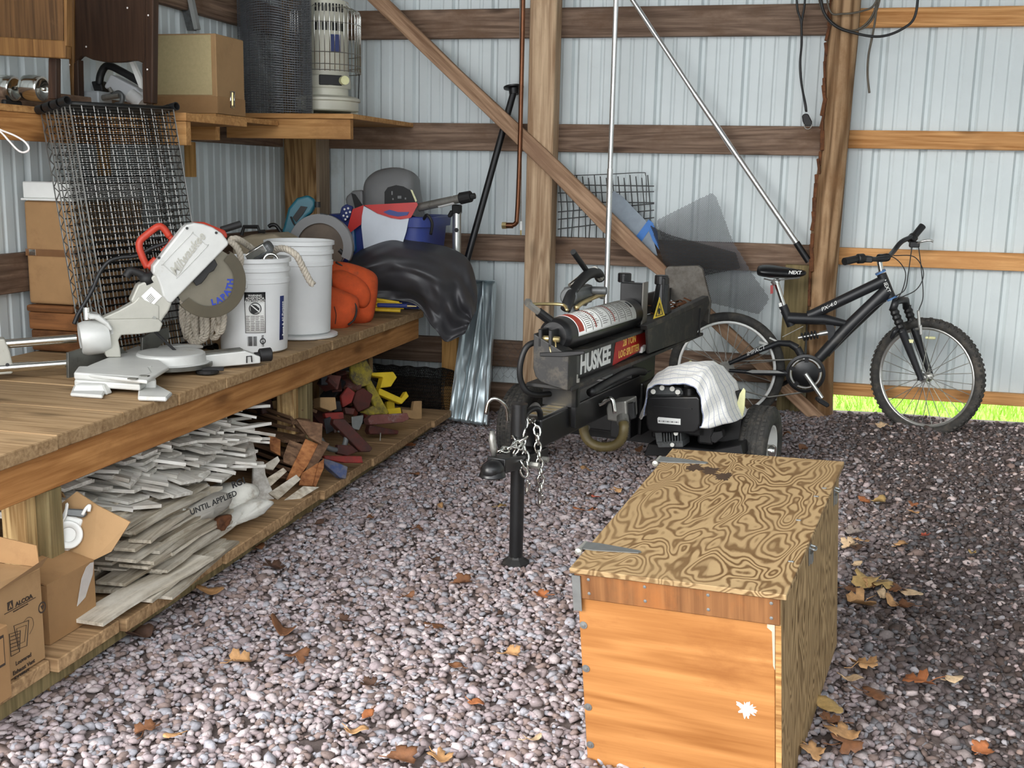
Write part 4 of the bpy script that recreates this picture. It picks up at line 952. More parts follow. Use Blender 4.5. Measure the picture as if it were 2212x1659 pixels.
def blot(c, rx_, ry_, axis, seed, th=0.0005, n=46):
    rr = random.Random(seed); pts = []
    for i in range(n):
        a = 2*PI*i/n; k = 0.62+0.38*noise.noise(V((math.cos(a)*2.6+seed, math.sin(a)*2.6, 2.2)))+rr.uniform(-.14,.22)
        if axis == 'z': pts.append((c[0]+math.cos(a)*rx_*k, c[1]+math.sin(a)*ry_*k, c[2]))
        else: pts.append((c[0]+math.cos(a)*rx_*k, c[1], c[2]+math.sin(a)*ry_*k))
    return MB().prism(pts, (0,0,th) if axis == 'z' else (0,-th,0))
M['smear'] = plain('old_paint_smear', rgb(196,172,150), 0.8, 0, 0.1, 30)
M['stain'] = plain('dark_stain', rgb(62,44,28), 0.8, 0, 0.2, 20)
M['splat'] = plain('white_splat', rgb(238,230,226), 0.7, 0, 0.05, 40)
lidhit = plane(BM.to_3x3() @ V((0,0,1)), BM @ V((0,0,H+0.0136)))
for i,(x,y) in enumerate(((1500,1010),(1535,1017),(1562,1029))):
    q = BMI @ lidhit(x,y)
    CB(blot(q,0.034,0.036,'z',3+i),'stain','stain',lid)
CB(blot((hb-0.075,hf-0.0002,0.255),0.028,0.030,'y',9),'paint_splat','splat')
CB(MB().prism([(hb-0.018,hf-0.0002,0.37),(hb-0.014,hf-0.0002,0.36),(hb-0.014,hf-0.0002,H-0.064),(hb-0.030,hf-0.0002,H-0.064),(hb-0.030,hf-0.0002,H-0.072),(hb-0.020,hf-0.0002,H-0.080)],(0,-0.0008,0)),'paint_smear','smear',label='thin white smear down the right edge of the front')

# ------------------------------------------------------------------ fallen leaves
LEAFM = {}
def leafmat(k, c):
    if k not in LEAFM: LEAFM[k] = plain('leaf_'+k, c, 0.7, 0, 0.28, 60, bmp=0.3)
    return LEAFM[k]
LC = {'tan':rgb(186,142,96),'brown':rgb(116,76,48),'orange':rgb(158,96,56),'dark brown':rgb(78,54,40),'pale':rgb(206,176,140),'red':rgb(176,86,66),'yellowish':rgb(172,142,90),'grey':rgb(140,128,120)}
def leaf(px,py,size,col,where,kind='maple',grp=None,seed=None,cat='leaf'):
    rr = random.Random(int(px*7+py*13)); c = at(px,py,Z=0.0); c = at(px,py,Z=ground_h(c.x,c.y)+0.014)
    n = 30 if kind == 'maple' else 22; cur = rr.uniform(0.15,0.5)*size; rot = rr.uniform(0,2*PI); pts = []
    ph = rr.uniform(0,6); ax = rr.uniform(0,PI)
    def hgt(x,y):
        s = (x*math.cos(ax)+y*math.sin(ax))/size
        return cur*s*s*2.2 + 0.10*size*math.sin(5*(x+y)/size+ph) + 0.004
    vs = [(0,0,hgt(0,0))]
    rings = 3
    for k in range(1,rings+1):
        for i in range(n):
            a = 2*PI*i/n
            if kind == 'maple':
                r = 0.5*(0.55+0.30*abs(math.cos(2.5*a))**0.8+0.10*abs(math.cos(7.5*a)))*(1.0 if abs(a-PI) > 0.35 else 0.55)
                x,y = r*math.cos(a)*size, r*math.sin(a)*size
            else:
                r = 0.5; x = r*math.cos(a)*size; y = r*0.5*math.sin(a)*size*(1+0.12*math.sin(9*a))
            f = k/rings; x*=f; y*=f; vs.append((x,y,hgt(x,y)))
    fs = [(0,1+i,1+(i+1)%n) for i in range(n)]
    for k in range(rings-1):
        for i in range(n):
            a = 1+k*n+i; b = 1+k*n+(i+1)%n; fs.append((a,a+n,b+n,b))
    R = Euler((rr.uniform(-.2,.2),rr.uniform(-.2,.2),rot)).to_matrix()
    b = MB().add([R@V(v)+c for v in vs], fs)
    b.tube([R@V((-0.25*size,0,hgt(-.25*size,0)))+c, R@V((-0.5*size,0.02*size,0.006))+c, R@V((-0.72*size,0.08*size,0.01))+c],0.0012,4)
    o = b.build('fallen_leaf',leafmat(col,LC[col]),smooth=True,solid=0.0006)
    article = where
    tag(o, f"{col} {'curled maple' if kind=='maple' else 'narrow dry'} leaf {article}", 'leaf', grp)
    return o
G1 = 'leaves scattered on the open gravel'
for px,py,s,c,w,k in (
 (515,1427,.085,'tan','lying alone on pale gravel below the long shelf','maple'),
 (640,1420,.085,'brown','flat on gravel right of the tan leaf below the shelf','maple'),
 (318,1577,.075,'brown','near the bottom edge left of centre on gravel','maple'),
 (372,1592,.05,'tan','next to the brown leaf at the bottom left','oval'),
 (770,1580,.075,'tan','crumpled on gravel at the bottom middle','oval'),
 (795,1545,.05,'orange','above the crumpled tan leaf at the bottom middle','oval'),
 (870,1635,.08,'brown','at the very bottom edge middle of the gravel','maple'),
 (950,1640,.07,'tan','at the bottom edge right of the brown leaf','maple'),
 (1150,1600,.05,'pale','at the bottom near the chest corner','oval'),
 (935,1355,.075,'brown','on gravel midway between shelf and chest','maple'),
 (1105,1412,.06,'tan','on gravel left of the chest front','maple'),
 (1028,1520,.05,'orange','on gravel halfway down left of the chest','oval'),
 (800,1480,.06,'dark brown','on gravel below the midway brown leaf','maple'),
 (985,1440,.05,'brown','small, on gravel left of the tan leaf by the chest','oval'),
 (455,1278,.10,'tan','long, against the foot of the low shelf','oval'),
 (590,1225,.09,'dark brown','on gravel beside the low shelf joist','maple'),
 (300,1370,.09,'dark brown','dark and flat, beside the joist near the cardboard boxes','oval'),
 (560,1185,.06,'brown','on gravel near the shelf below the white boards','oval'),
 (610,1360,.10,'brown','long and dusty, on gravel in the left foreground','oval'),
 (1000,1255,.075,'brown','left of the jack foot on the gravel','maple'),
 (1260,1105,.085,'orange','glossy, on gravel between jack and chest','oval'),
 (1083,1095,.055,'yellowish','beside the jack post of the log splitter','maple'),
 (1265,1015,.06,'tan','under the tongue right of the chains','maple'),
 (1320,970,.05,'tan','under the suction hose of the log splitter','oval'),
 (1380,972,.07,'brown','under the engine of the log splitter','oval'),
 (1285,1075,.035,'red','tiny, beside the glossy orange leaf','oval'),
 (1275,1072,.05,'dark brown','between jack and chest above the glossy orange leaf','maple'),
 (1335,1060,.05,'tan','near the left hinge of the chest','maple'),
 (900,1145,.06,'brown','on gravel in the middle of the aisle','maple'),
 (800,1120,.06,'brown','on gravel in the aisle beside the shelf','oval'),
 (690,1130,.05,'dark brown','small, on gravel at the shelf edge','oval'),
 (895,1025,.05,'brown','on gravel right of the shelf far end','oval'),
 (820,1095,.05,'grey','in the aisle beside the shelf','oval'),
 (880,1290,.05,'brown','in the middle of the aisle below the shelf','oval'),
 (1170,1285,.06,'orange','on gravel left of the chest lid corner','maple'),
 (745,1340,.05,'dark brown','in the aisle left of the midway brown leaf','maple'),
 (950,1095,.05,'tan','in the aisle left of the jack','oval'),
 (1080,1330,.05,'dark brown','between the jack and the chest front','oval'),
 (935,1210,.05,'dark brown','in the aisle left of the jack foot','oval')):
    leaf(px,py,s,c,w,k,G1)
G2 = 'leaves drifted along the right side of the chest'
for px,py,s,c,w,k in (
 (1845,1150,.06,'grey','topmost in the small drift behind the rear hasp','maple'),(1862,1170,.05,'tan','in the small drift by the rear hasp','maple'),(1835,1178,.06,'pale','tucked against the chest side near the rear hasp','maple'),(1858,1185,.06,'dark brown','lowest in the small drift by the rear hasp','maple'),
 (1870,1258,.085,'yellowish','biggest in the drift beside the chest','maple'),(1905,1265,.07,'yellowish','second from the chest in the leaf drift','maple'),(1940,1275,.06,'brown','at the far end of the leaf drift','maple'),(1862,1300,.09,'tan','broad, lowest in the drift beside the chest','maple'),(1902,1285,.05,'pale','upright pale one in the middle of the leaf drift','oval'),(1925,1300,.06,'tan','in the middle of the leaf drift','oval'),(1955,1310,.06,'brown','at the lower right of the leaf drift','maple'),(1835,1275,.06,'brown','touching the chest side in the leaf drift','maple'),(1885,1262,.06,'tan','at the top of the leaf drift','maple'),(1970,1285,.06,'pale','curled stick-like one right of the drift','oval'),
 (1868,1438,.07,'tan','on dark soil below the leaf drift','maple'),(1890,1505,.07,'brown','on dark soil right of the chest bottom','maple'),(1985,1475,.08,'orange','bright, on dark soil right of the chest','maple'),(2060,1470,.05,'pale','right of the bright orange leaf','oval'),(1842,1468,.05,'pale','against the chest side above the bottom leaves','oval'),
 (1815,1590,.08,'tan','in the pile at the chest foot','maple'),(1830,1610,.07,'brown','lowest of the pile at the chest foot','maple'),(1790,1530,.07,'yellowish','round pale one hugging the chest foot','oval'),(1795,1560,.06,'brown','in the pile hugging the chest foot','maple'),(1750,1625,.06,'tan','at the very bottom beside the chest','maple'),(2120,1620,.05,'orange','in the bottom right corner','maple'),
 (1998,1158,.03,'red','small bright one on soil behind the chest','maple'),(1945,1177,.07,'tan','flat on soil between the small drift and the red leaf','oval'),(2100,1196,.03,'yellowish','tiny one on gravel at the right','oval'),(1972,1090,.04,'orange','on soil right of the chest lid','maple'),(1866,1083,.05,'orange','on soil just behind the chest side','maple'),(1900,1082,.06,'yellowish','among twigs behind the chest','oval'),(1975,1108,.03,'tan','small, on soil right of the chest lid','oval'),(1853,1219,.04,'pale','between the two leaf drifts','oval'),
 (1905,920,.06,'pale','papery one beneath the bicycle front wheel','maple'),(1735,968,.07,'brown','beside the right tyre of the log splitter','oval'),(1700,940,.06,'brown','behind the right tyre of the log splitter','oval')):
    leaf(px,py,s*1.25,c,w,k,G2)
lf = leaf(876,965,.12,'orange','hanging over the front edge of the low shelf far end','maple')
# ------------------------------------------------------------------ things on the bench
ZB = 0.6305
M['cast_alu'] = plain('cast_aluminium', rgb(176,174,164), 0.5, 0.25, 0.07, 14, dirt=rgb(140,130,106), dirt_at=0.66)
M['cast_alu2'] = plain('cast_aluminium_white', rgb(200,200,196), 0.45, 0.15, 0.06, 14, dirt=rgb(160,152,130), dirt_at=0.68)
M['fence'] = plain('machined_fence', rgb(112,112,106), 0.38, 0.7, 0.12, 20, dirt=rgb(80,78,72), dirt_at=0.62)
M['tool_red'] = plain('red_tool_plastic', rgb(178,56,36), 0.45, 0, 0.1, 20)
M['blade'] = plain('saw_blade_steel', rgb(128,122,108), 0.36, 0.6, 0.12, 8, dirt=rgb(110,100,80), dirt_at=0.6)
M['guard'] = plain('smoky_guard', rgb(92,84,66), 0.35, 0.0, 0.15, 10, trans=0.35)
M['ink_blue'] = plain('blue_ink', rgb(36,60,160), 0.4, 0, 0.08, 20)
M['bucket'] = plain('white_bucket_plastic', rgb(222,223,222), 0.42, 0, 0.035, 8, dirt=rgb(186,180,168), dirt_at=0.72)
M['navy'] = plain('navy_label', rgb(34,48,104), 0.5, 0, 0.08, 10)
M['teal'] = plain('teal_plastic', rgb(20,92,108), 0.42, 0, 0.12, 14, dirt=rgb(70,92,92), dirt_at=0.64)
M['dark_blade'] = plain('rusty_dark_blade', rgb(74,62,50), 0.5, 0.4, 0.25, 10)
M['blue_tub'] = plain('blue_tub_plastic', rgb(52,66,132), 0.42, 0, 0.08, 6, dirt=rgb(78,86,130), dirt_at=0.68)
M['grey_plastic'] = plain('grey_moulded_plastic', rgb(116,116,116), 0.5, 0, 0.06, 8)
M['flag_red'] = plain('red_vinyl', rgb(188,44,40), 0.4, 0, 0.08, 10)
M['flag_white'] = plain('white_vinyl', rgb(208,214,222), 0.5, 0, 0.05, 8)
M['tarp'] = plain('charcoal_vinyl_cover', rgb(60,59,62), 0.46, 0, 0.15, 10, spec=0.6, bmp=0.05)
M['orange_cloth'] = plain('orange_canvas', rgb(202,82,36), 0.85, 0, 0.14, 26, bmp=0.3, dirt=rgb(140,70,44), dirt_at=0.64)
M['black_trim'] = plain('black_trim', rgb(24,23,23), 0.6, 0, 0.15, 30)
M['yellow_pl'] = plain('yellow_fibreglass', rgb(222,188,44), 0.45, 0, 0.08, 20)
M['rope'] = plain('twisted_rope', rgb(196,186,170), 0.9, 0, 0.16, 60, bmp=0.5, dirt=rgb(130,116,98), dirt_at=0.6)
M['tan_cloth'] = plain('tan_canvas', rgb(150,138,116), 0.9, 0, 0.12, 20)
# --- sliding mitre saw, swung to one side so that its arm points out over the bench edge
SP = V((0.46,-2.66,0)); SN = V((0.653,-0.757,0)).normalized(); sh = plane(SN, SP)
ms = thing('miter_saw','grey sliding miter saw with raised head and red handle on the bench','miter saw',(0.50,-2.66,ZB))
def SB(b,name,mat,parent=None,**k): return b.build(name,M[mat],parent or ms,**k)
def plate(pix, off, th): return MB().prism([sh(x,y,off) for x,y in pix], SN*(-th))
# base
zb = ZB
def bz(x,y,z): return at(x,y,Z=z)
b = MB(); 
b.prism([bz(195,795,zb+.045),bz(300,752,zb+.045),bz(365,800,zb+.045),bz(330,822,zb+.045),bz(318,830,zb+.045),bz(160,812,zb+.045)],(0,0,0.012))
SB(b,'base','cast_alu2',bevel=0.004,seg=2)
SB(MB().prism([bz(160,820,zb+.035),bz(302,830,zb+.035),bz(330,820,zb+.035),bz(322,806,zb+.035),bz(170,806,zb+.035)],(0,0,0.024)).prism([bz(160,820,zb+.035),bz(302,830,zb+.035),bz(322,820,zb+.035),bz(170,806,zb+.035)],(0,0,-0.022)),'base_wing','cast_alu2',bevel=0.006,seg=2)
SB(MB().prism([bz(152,853,zb),bz(232,853,zb),bz(222,830,zb+.03),bz(162,830,zb+.03)],(0,0.03,0.0)).prism([bz(152,857,zb),bz(222,862,zb),bz(232,842,zb),bz(160,838,zb)],(0,0,0.012)),'foot','cast_alu2',bevel=0.004,kind='stuff')
SB(MB().prism([bz(298,866,zb),bz(360,868,zb),bz(372,856,zb),bz(338,838,zb),bz(300,840,zb)],(0,0,0.014)),'foot','cast_alu2',bevel=0.004)
SB(MB().prism([bz(300,840,zb+.01),bz(338,840,zb+.01),bz(330,808,zb+.03),bz(300,812,zb+.03)],(0,0,0.030)),'foot_web','cast_alu2',bevel=0.004)
for x,y in ((287,818),(312,812)): SB(MB().box(bz(x,y,zb+.0585),(0.03,0.014,0.004)),'slot','fence')
tc = bz(345,792,zb+.03); tc = V((0.53,-2.62,zb))
SB(MB().lathe(tc,(0,0,1),[(0.125,0.012),(0.135,0.016),(0.135,0.030),(0.128,0.034),(0.122,0.034),(0.118,0.062),(0.112,0.066),(0.0,0.066)],48),'turntable','cast_alu2',autos=30)
SB(MB().lathe(tc,(0,0,1),[(0.139,0.014),(0.143,0.016),(0.143,0.028),(0.139,0.030)],48,closed=True),'scale_ring','fence')
# arm towards the handle
SB(MB().prism([sh(x,y,-0.03) for x,y in ((392,766),(520,752),(552,764),(552,778),(400,792))],SN*0.075),'table_arm','cast_alu2',bevel=0.004,seg=2)
SB(MB().prism([sh(x,y,-0.02) for x,y in ((390,763),(518,750),(516,753),(392,767))],SN*0.055),'kerf_plate','fence')
SB(MB().cyl(sh(550,768,0.01),sh(562,767,0.01),0.012,n=14),'knob_shaft','black_trim')
SB(MB().cyl(sh(560,767,0.01),sh(586,765,0.01),0.024,0.026,n=20),'lock_knob','black_trim',bevel=0.003,autos=40)
SB(MB().tube([sh(533,784,0.05),sh(533,770,0.05),sh(543,769,0.05),sh(544,782,0.05)],0.0025,6),'wire_clip','black_trim')
SB(MB().box(bz(452,797,zb+.014),(0.10,0.03,0.012),Euler((0,0,0.5)).to_matrix()).lathe(bz(448,806,zb),(0,0,1),[(0.0,0.0),(0.04,0.0),(0.04,0.012),(0.0,0.014)],20),'clamp_pad','black_trim',bevel=0.002,kind='stuff')
# fences
fn = V((0.30,-2.865,zb+.06)); fd = (V((0.42,-2.42,zb+.06))-fn)
def fpt(t,h): return fn + fd*t + V((0,0,h))
fs1 = [(148,760),(245,740),(284,773),(310,765),(315,775),(290,783),(150,822)]
fpl = plane((0.94,-0.34,0),(0.30,-2.85,0))
SB(MB().prism([fpl(x,y) for x,y in ((147,762),(232,737),(254,741),(262,752),(282,766),(306,768),(312,777),(300,787),(148,822))],V((-0.94,0.34,0))*0.012),'fence_plate','fence',bevel=0.001,label='tall dark fence plate nearest the camera')
SB(MB().prism([fpl(x,y,0.001) for x,y in ((213,749),(230,741),(231,748),(214,756))],V((0.94,-0.34,0))*0.001),'red_badge','tool_red')
fpl2 = plane((0.94,-0.34,0),(0.42,-2.50,0))
SB(MB().prism([fpl2(x,y) for x,y in ((308,729),(326,718),(365,706),(366,730),(340,752),(307,766))],V((-0.94,0.34,0))*0.012),'fence_plate','fence',bevel=0.001)
SB(MB().prism([fpl2(x,y) for x,y in ((340,752),(400,745),(440,746),(440,752),(345,762))],V((-0.94,0.34,0))*0.05),'base_wing','cast_alu2',bevel=0.003)
# pivot yoke and rails
SB(plate([(232,690),(330,688),(345,690),(352,700),(345,716),(300,722),(262,724),(256,735),(260,755),(262,772),(230,772),(222,750),(220,725),(215,705)],0.03,0.06),'yoke','cast_alu',bevel=0.004,seg=2)
SB(MB().lathe(sh(205,728,0.0),sh(150,735,0)-sh(205,728,0),[(0.0,-0.05),(0.052,-0.045),(0.060,-0.02),(0.060,0.03),(0.054,0.048),(0.046,0.05),(0.046,0.045),(0.0,0.045)],30),'bevel_housing','cast_alu2',autos=35)
SB(MB().prism([sh(x,y,0.03) for x,y in ((212,708),(245,706),(246,722),(214,732))],SN*-0.02),'bevel_scale','cast_alu2',bevel=0.002)
SB(MB().prism([sh(x,y,0.05) for x,y in ((192,678),(215,680),(236,697),(245,712),(240,716),(228,702),(205,690),(192,690))],SN*-0.09),'slide_block','cast_alu2',bevel=0.004)
SB(MB().cyl(sh(188,690,0.0),sh(187,664,0.0),0.012,n=14),'lock_bolt','chrome',autos=40)
SB(MB().cyl(sh(165,731,0.0),sh(-60,748,0.0),0.0155,n=18),'slide_rail','chrome',autos=40)
SB(MB().cyl(sh(150,785,0.02),sh(-60,800,0.02),0.0155,n=18),'slide_rail','chrome',autos=40)
SB(plate([(-30,735),(10,732),(22,760),(30,800),(26,808),(-30,812)],0.03,0.06),'rail_end_cap','cast_alu',bevel=0.005,seg=2)
SB(MB().cyl(sh(16,788,0.034),sh(16,788,0.028),0.006,n=10),'cap_screw','black_trim')
SB(plate([(218,688),(258,670),(290,652),(300,640),(345,660),(345,690),(300,690),(230,692)],0.025,0.05),'arm_casting','cast_alu',bevel=0.005,seg=2)
# head: arm, upper guard
SB(plate([(282,650),(298,615),(318,606),(338,590),(352,610),(372,655),(365,672),(355,685),(345,702),(332,690),(300,668)],0.022,0.06),'head_arm','cast_alu',bevel=0.006,seg=2)
SB(MB().prism([sh(x,y,0.024) for x,y in ((327,619),(350,640),(326,664),(305,640))],SN*0.0006),'rating_plate','decal_w',bevel=0.0)
for i in range(5): SB(MB().prism([sh(x+2.1*i,y+2.3*i,0.0248) for x,y in ((316,645),(326,634),(327,635),(317,646))],SN*0.0003),'plate_print','ink_gry')
SB(MB().cyl(sh(330,690,0.026),sh(330,690,0.02),0.013,n=18),'pivot_pin','fence',autos=40)
hd_ = SB(plate([(330,575),(345,556),(396,491),(404,485),(420,481),(440,484),(460,491),(480,504),(495,524),(493,530),(370,656),(362,652),(352,640),(346,618),(338,598),(330,592)],0.03,0.05),'blade_housing','cast_alu2',bevel=0.007,seg=3)
SB(MB().tube(curve_pts([sh(x,y,0.0315) for x,y in ((354,568),(412,507),(418,505),(444,528),(446,533),(386,596),(381,597),(354,573))],4,closed=True),0.0012,5,closed=True),'embossed_border','cast_alu2',hd_,smooth=True)
xd = sh(428,516)-sh(378,580); text('lettering','Milwaukee',M['cast_alu'],hd_,sh(405,549,0.0315),xd,xd.cross(SN)*-1,0.044,0.0012,0.35,0.0006,sx=0.92)
SB(MB().prism([sh(x,y,0.031) for x,y in ((384,596),(386,596),(430,520),(428,521))],SN*0.0008),'embossed_bolt','cast_alu',hd_)
for x,y in ((343,557),(404,493),(467,503)): SB(MB().cyl(sh(x,y,0.033),sh(x,y,0.027),0.005,n=10),'screw','black_trim',hd_)
# blade and lower guard
bc = sh(449,606,-0.004); bu = sh(470,606,-0.004)-bc; bu.normalize(); bvv = V((0,0,1))
bl = SB(MB().lathe(bc,SN,[(0.0,0.001),(0.118,0.001),(0.118,-0.001),(0.0,-0.001)],60),'blade','blade',autos=30)
def arcpoly(c, r0, r1, a0, a1, off, n=26):
    P = []
    for i in range(n+1):
        a = math.radians(a0+(a1-a0)*i/n); P.append(c+SN*off+(bu*math.cos(a)+bvv*math.sin(a))*r1)
    for i in range(n,-1,-1):
        a = math.radians(a0+(a1-a0)*i/n); P.append(c+SN*off+(bu*math.cos(a)+bvv*math.sin(a))*r0)
    return P
def strip(c,r0,r1,a0,a1,off,th,n=26):
    b = MB(); P = arcpoly(c,r0,r1,a0,a1,off,n); k = n+1
    for i in range(n): b.prism([P[i],P[i+1],P[2*k-2-i],P[2*k-1-i]], SN*th)
    return b
SB(MB().grid(lambda u,v: bc+SN*(0.014-0.03*v)+(bu*math.cos(math.radians(52-192*u))+bvv*math.sin(math.radians(52-192*u)))*0.132,36,1),'lower_guard_rim','guard',solid=0.003,smooth=True)
SB(MB().grid(lambda u,v: bc+SN*0.014+(bu*math.cos(math.radians(52-192*u))+bvv*math.sin(math.radians(52-192*u)))*(0.092+0.04*v),36,1),'lower_guard','guard',solid=0.002)
SB(plate([(416,606),(414,596),(452,558),(464,560),(470,572),(462,585),(452,590),(446,600),(436,612),(424,618)],0.018,0.006),'arbor_cover','black_trim',bevel=0.002)
for k in range(6):
    a = -78+15*k; c = bc+SN*0.0035+(bu*math.cos(math.radians(a))+bvv*math.sin(math.radians(a)))*0.080
    rad = (bu*math.cos(math.radians(a))+bvv*math.sin(math.radians(a)))
    text('lettering','LAPATH'[k],M['ink_blue'],bl,c,SN.cross(rad),-rad,0.030,0.0003,0,0.0012)
SB(MB().tube([sh(330,712,-0.02),sh(392,770,-0.02)],0.005,8),'bevel_arm','black_trim')
# handle, motor, cord
hr = [sh(x,y,-0.03) for x,y in ((366,510),(352,492),(340,490),(318,506),(303,520),(301,535),(308,556),(318,578))]
SB(MB().tube(curve_pts(hr,5),0.0125,10),'handle','tool_red',smooth=True)
SB(MB().tube(curve_pts([sh(x,y,-0.03) for x,y in ((318,578),(330,568),(338,560))],4),0.014,10),'handle','tool_red',smooth=True)
SB(plate([(400,488),(418,480),(442,480),(466,490),(486,498),(492,508),(490,516),(470,505),(440,492),(415,490)],-0.022,0.03),'motor_cap','tool_red',bevel=0.004)
SB(MB().tube(curve_pts([sh(x,y,-0.03) for x,y in ((366,510),(372,518),(366,530),(350,545))],5),0.011,10),'handle','tool_red',smooth=True)
SB(MB().tube(curve_pts([sh(x,y,0.0) for x,y in ((318,600),(300,590),(282,585),(276,592),(272,598))],5),0.014,10).cyl(sh(322,612,0.0),sh(312,592,0.0),0.026,0.024,16),'dust_port','black_trim',smooth=True)
SB(MB().tube(curve_pts([sh(x,y,-0.035) for x,y in ((375,520),(330,535),(295,552),(262,556),(235,565),(215,590),(200,625),(180,660),(168,680),(160,700))],8),0.007,8),'power_cord','hose',smooth=True)
SB(MB().cyl(sh(478,497,-0.06),sh(520,484,-0.06),0.013,n=12),'motor_handle','black_trim',autos=40)

# --- buckets
def bucket(c, label, h=0.37, r1=0.148, r0=0.130, lid=False):
    t = thing('bucket', label, 'bucket', tuple(c), group=None)
    b = MB().lathe(c,(0,0,1),[(0.0,0.004),(r0-0.012,0.0),(r0,0.008),(r0+0.010,h*0.70),(r0+0.011,h*0.74),(r1-0.003,h*0.745),(r1-0.003,h*0.79),(r1-0.008,h*0.80),(r1-0.008,h*0.86),(r1-0.001,h*0.865),(r1-0.001,h*0.90),(r1-0.007,h*0.905),(r1-0.006,h*0.955),(r1+0.003,h*0.96),(r1+0.003,h),(r1-0.004,h+0.002),(r1-0.008,h*0.99),(r0+0.004,h*0.7),(r0-0.006,0.012),(0.0,0.012)],56)
    bd = b.build('shell',M['bucket'],t,autos=40)
    return t, bd, r1, h
C1 = V((0.585,-2.09,ZB)); C2 = V((0.585,-1.655,ZB+0.014))
t1,bd1,_,_ = bucket(C1,'white bucket with printed warning label nearest the saw on the bench')
def onb(C, ang, z, r): return C+V((math.cos(ang)*r, math.sin(ang)*r, z))
def bpatch(t, C, a0, a1, z0, z1, mat, name, h=0.37, r0=0.130, ex=0.0012, lab=None, par=None):
    def fn(u,v):
        z = z0+(z1-z0)*v; r = r0+0.010*min(1,max(0,(z-0.008)/(h*0.70-0.008)))+ex
        a = math.radians(a0+(a1-a0)*u); return C+V((math.cos(a)*r, math.sin(a)*r, z))
    return MB().grid(fn,8,1).build(name,M[mat],par or t,solid=0.0006,smooth=True,label=lab)
AF = math.degrees(math.atan2(CAM.y-C1.y, CAM.x-C1.x))   # the side that faces the doorway
lb1 = bpatch(t1,C1,AF-14,AF+19,0.085,0.245,'decal_w','warning_label',lab='white label with black headings')
bpatch(t1,C1,AF-13.5,AF+18.5,0.208,0.244,'ink_blk','label_heading',ex=0.0022,par=lb1)
for ed in ((AF-14,AF-13.4,0.085,0.245),(AF+18.4,AF+19,0.085,0.245),(AF-14,AF+19,0.085,0.0865),(AF-14,AF+19,0.2435,0.245)): bpatch(t1,C1,*ed,'ink_blk','label_border',ex=0.0024,par=lb1)
rgt = V((-math.sin(math.radians(AF+2)),math.cos(math.radians(AF+2)),0))
for k,wd in enumerate(('WARNING','ADVERTENCIA','AVERTISSEMENT')):
    text('lettering',wd,M['decal_w'],lb1,onb(C1,math.radians(AF+2.5),0.2315-0.0105*k,0.1425+0.0018),rgt,(0,0,1),0.0125,0.0003,0,0.0002,sx=0.85)
rc = onb(C1,math.radians(AF+2.5),0.182,0.1425+0.0014); nn_ = V((math.cos(math.radians(AF+2.5)),math.sin(math.radians(AF+2.5)),0))
MB().torus(rc,nn_,0.022,0.0016,28,6,0.4).build('prohibition_ring',M['ink_blk'],lb1)
MB().prism([rc+rgt*x+V((0,0,z)) for x,z in ((-0.016,-0.018),(-0.006,-0.02),(0.012,-0.014),(0.016,0.0),(0.004,0.012),(-0.01,0.016),(-0.018,0.008))],nn_*0.001).build('child_symbol',M['ink_blk'],lb1)
MB().prism([rc+rgt*x+V((0,0,z))+nn_*0.0008 for x,z in ((-0.018,0.013),(-0.015,0.016),(0.018,-0.013),(0.015,-0.016))],nn_*0.001).build('prohibition_bar',M['decal_w'],lb1)
for k in range(9):
    z = 0.150-0.0068*k; l = random.uniform(8,14)
    for q in range(4):
        if q*7+2 < 30: bpatch(t1,C1,AF-12.5+q*7.6,AF-12.5+q*7.6+random.uniform(4.5,7),z,z+0.0026,'ink_gry','label_print',ex=0.0022,par=lb1)
for k in range(13): bpatch(t1,C1,AF-11+1.25*k,AF-11+1.25*k+random.choice((0.35,0.7,0.9)),0.034,0.072,'ink_blk','barcode_bar',ex=0.0014)
MB().torus(onb(C1,math.radians(AF+14),0.053,0.1345),V((math.cos(math.radians(AF+14)),math.sin(math.radians(AF+14)),0)),0.010,0.0018,20,6,0.4).build('logo_ring',M['ink_blk'],t1)
r14 = math.radians(AF+14); text('lettering','LEAKTITE',M['ink_blk'],t1,onb(C1,r14,0.054,0.1358),(0,0,1),(math.sin(r14),-math.cos(r14),0),0.0105,0.0003,0,0.0003)
nv = bpatch(t1,C1,AF+47,AF+57,0.05,0.225,'navy','side_label',lab='narrow navy side label'); a52 = math.radians(AF+52)
text('lettering','Rope & All Purpose',M['decal_w'],nv,onb(C1,a52,0.135,0.1425),(0,0,1),(math.sin(a52),-math.cos(a52),0),0.017,0.0003,0,0.0002)
MB().tube(curve_pts([onb(C1,math.radians(AF-12),0.27,0.152),onb(C1,math.radians(AF-28),0.25,0.155),onb(C1,math.radians(AF-55),0.20,0.162),onb(C1,math.radians(AF-85),0.17,0.165),onb(C1,math.radians(AF-130),0.2,0.158),onb(C1,math.radians(AF-192),0.27,0.152)],8),0.0022,6).build('bail_handle',M['steel'],t1,smooth=True)
MB().box(onb(C1,math.radians(AF-12),0.275,0.150),(0.02,0.02,0.03),Euler((0,0,math.radians(AF-12))).to_matrix()).build('bail_ear',M['bucket'],t1,bevel=0.003)
t2,bd2,_,_ = bucket(C2,'plain white bucket standing on a white lid behind the labelled one',h=0.40)
dl = MB().lathe(C2-V((0,0,0.014)),(0,0,1),[(0.0,0.0),(0.158,0.0),(0.162,0.004),(0.162,0.012),(0.155,0.0138),(0.0,0.0138)],48).build('white_disc',M['bucket'],autos=40)
tag(dl,'flat white lid lying under the plain bucket','lid')
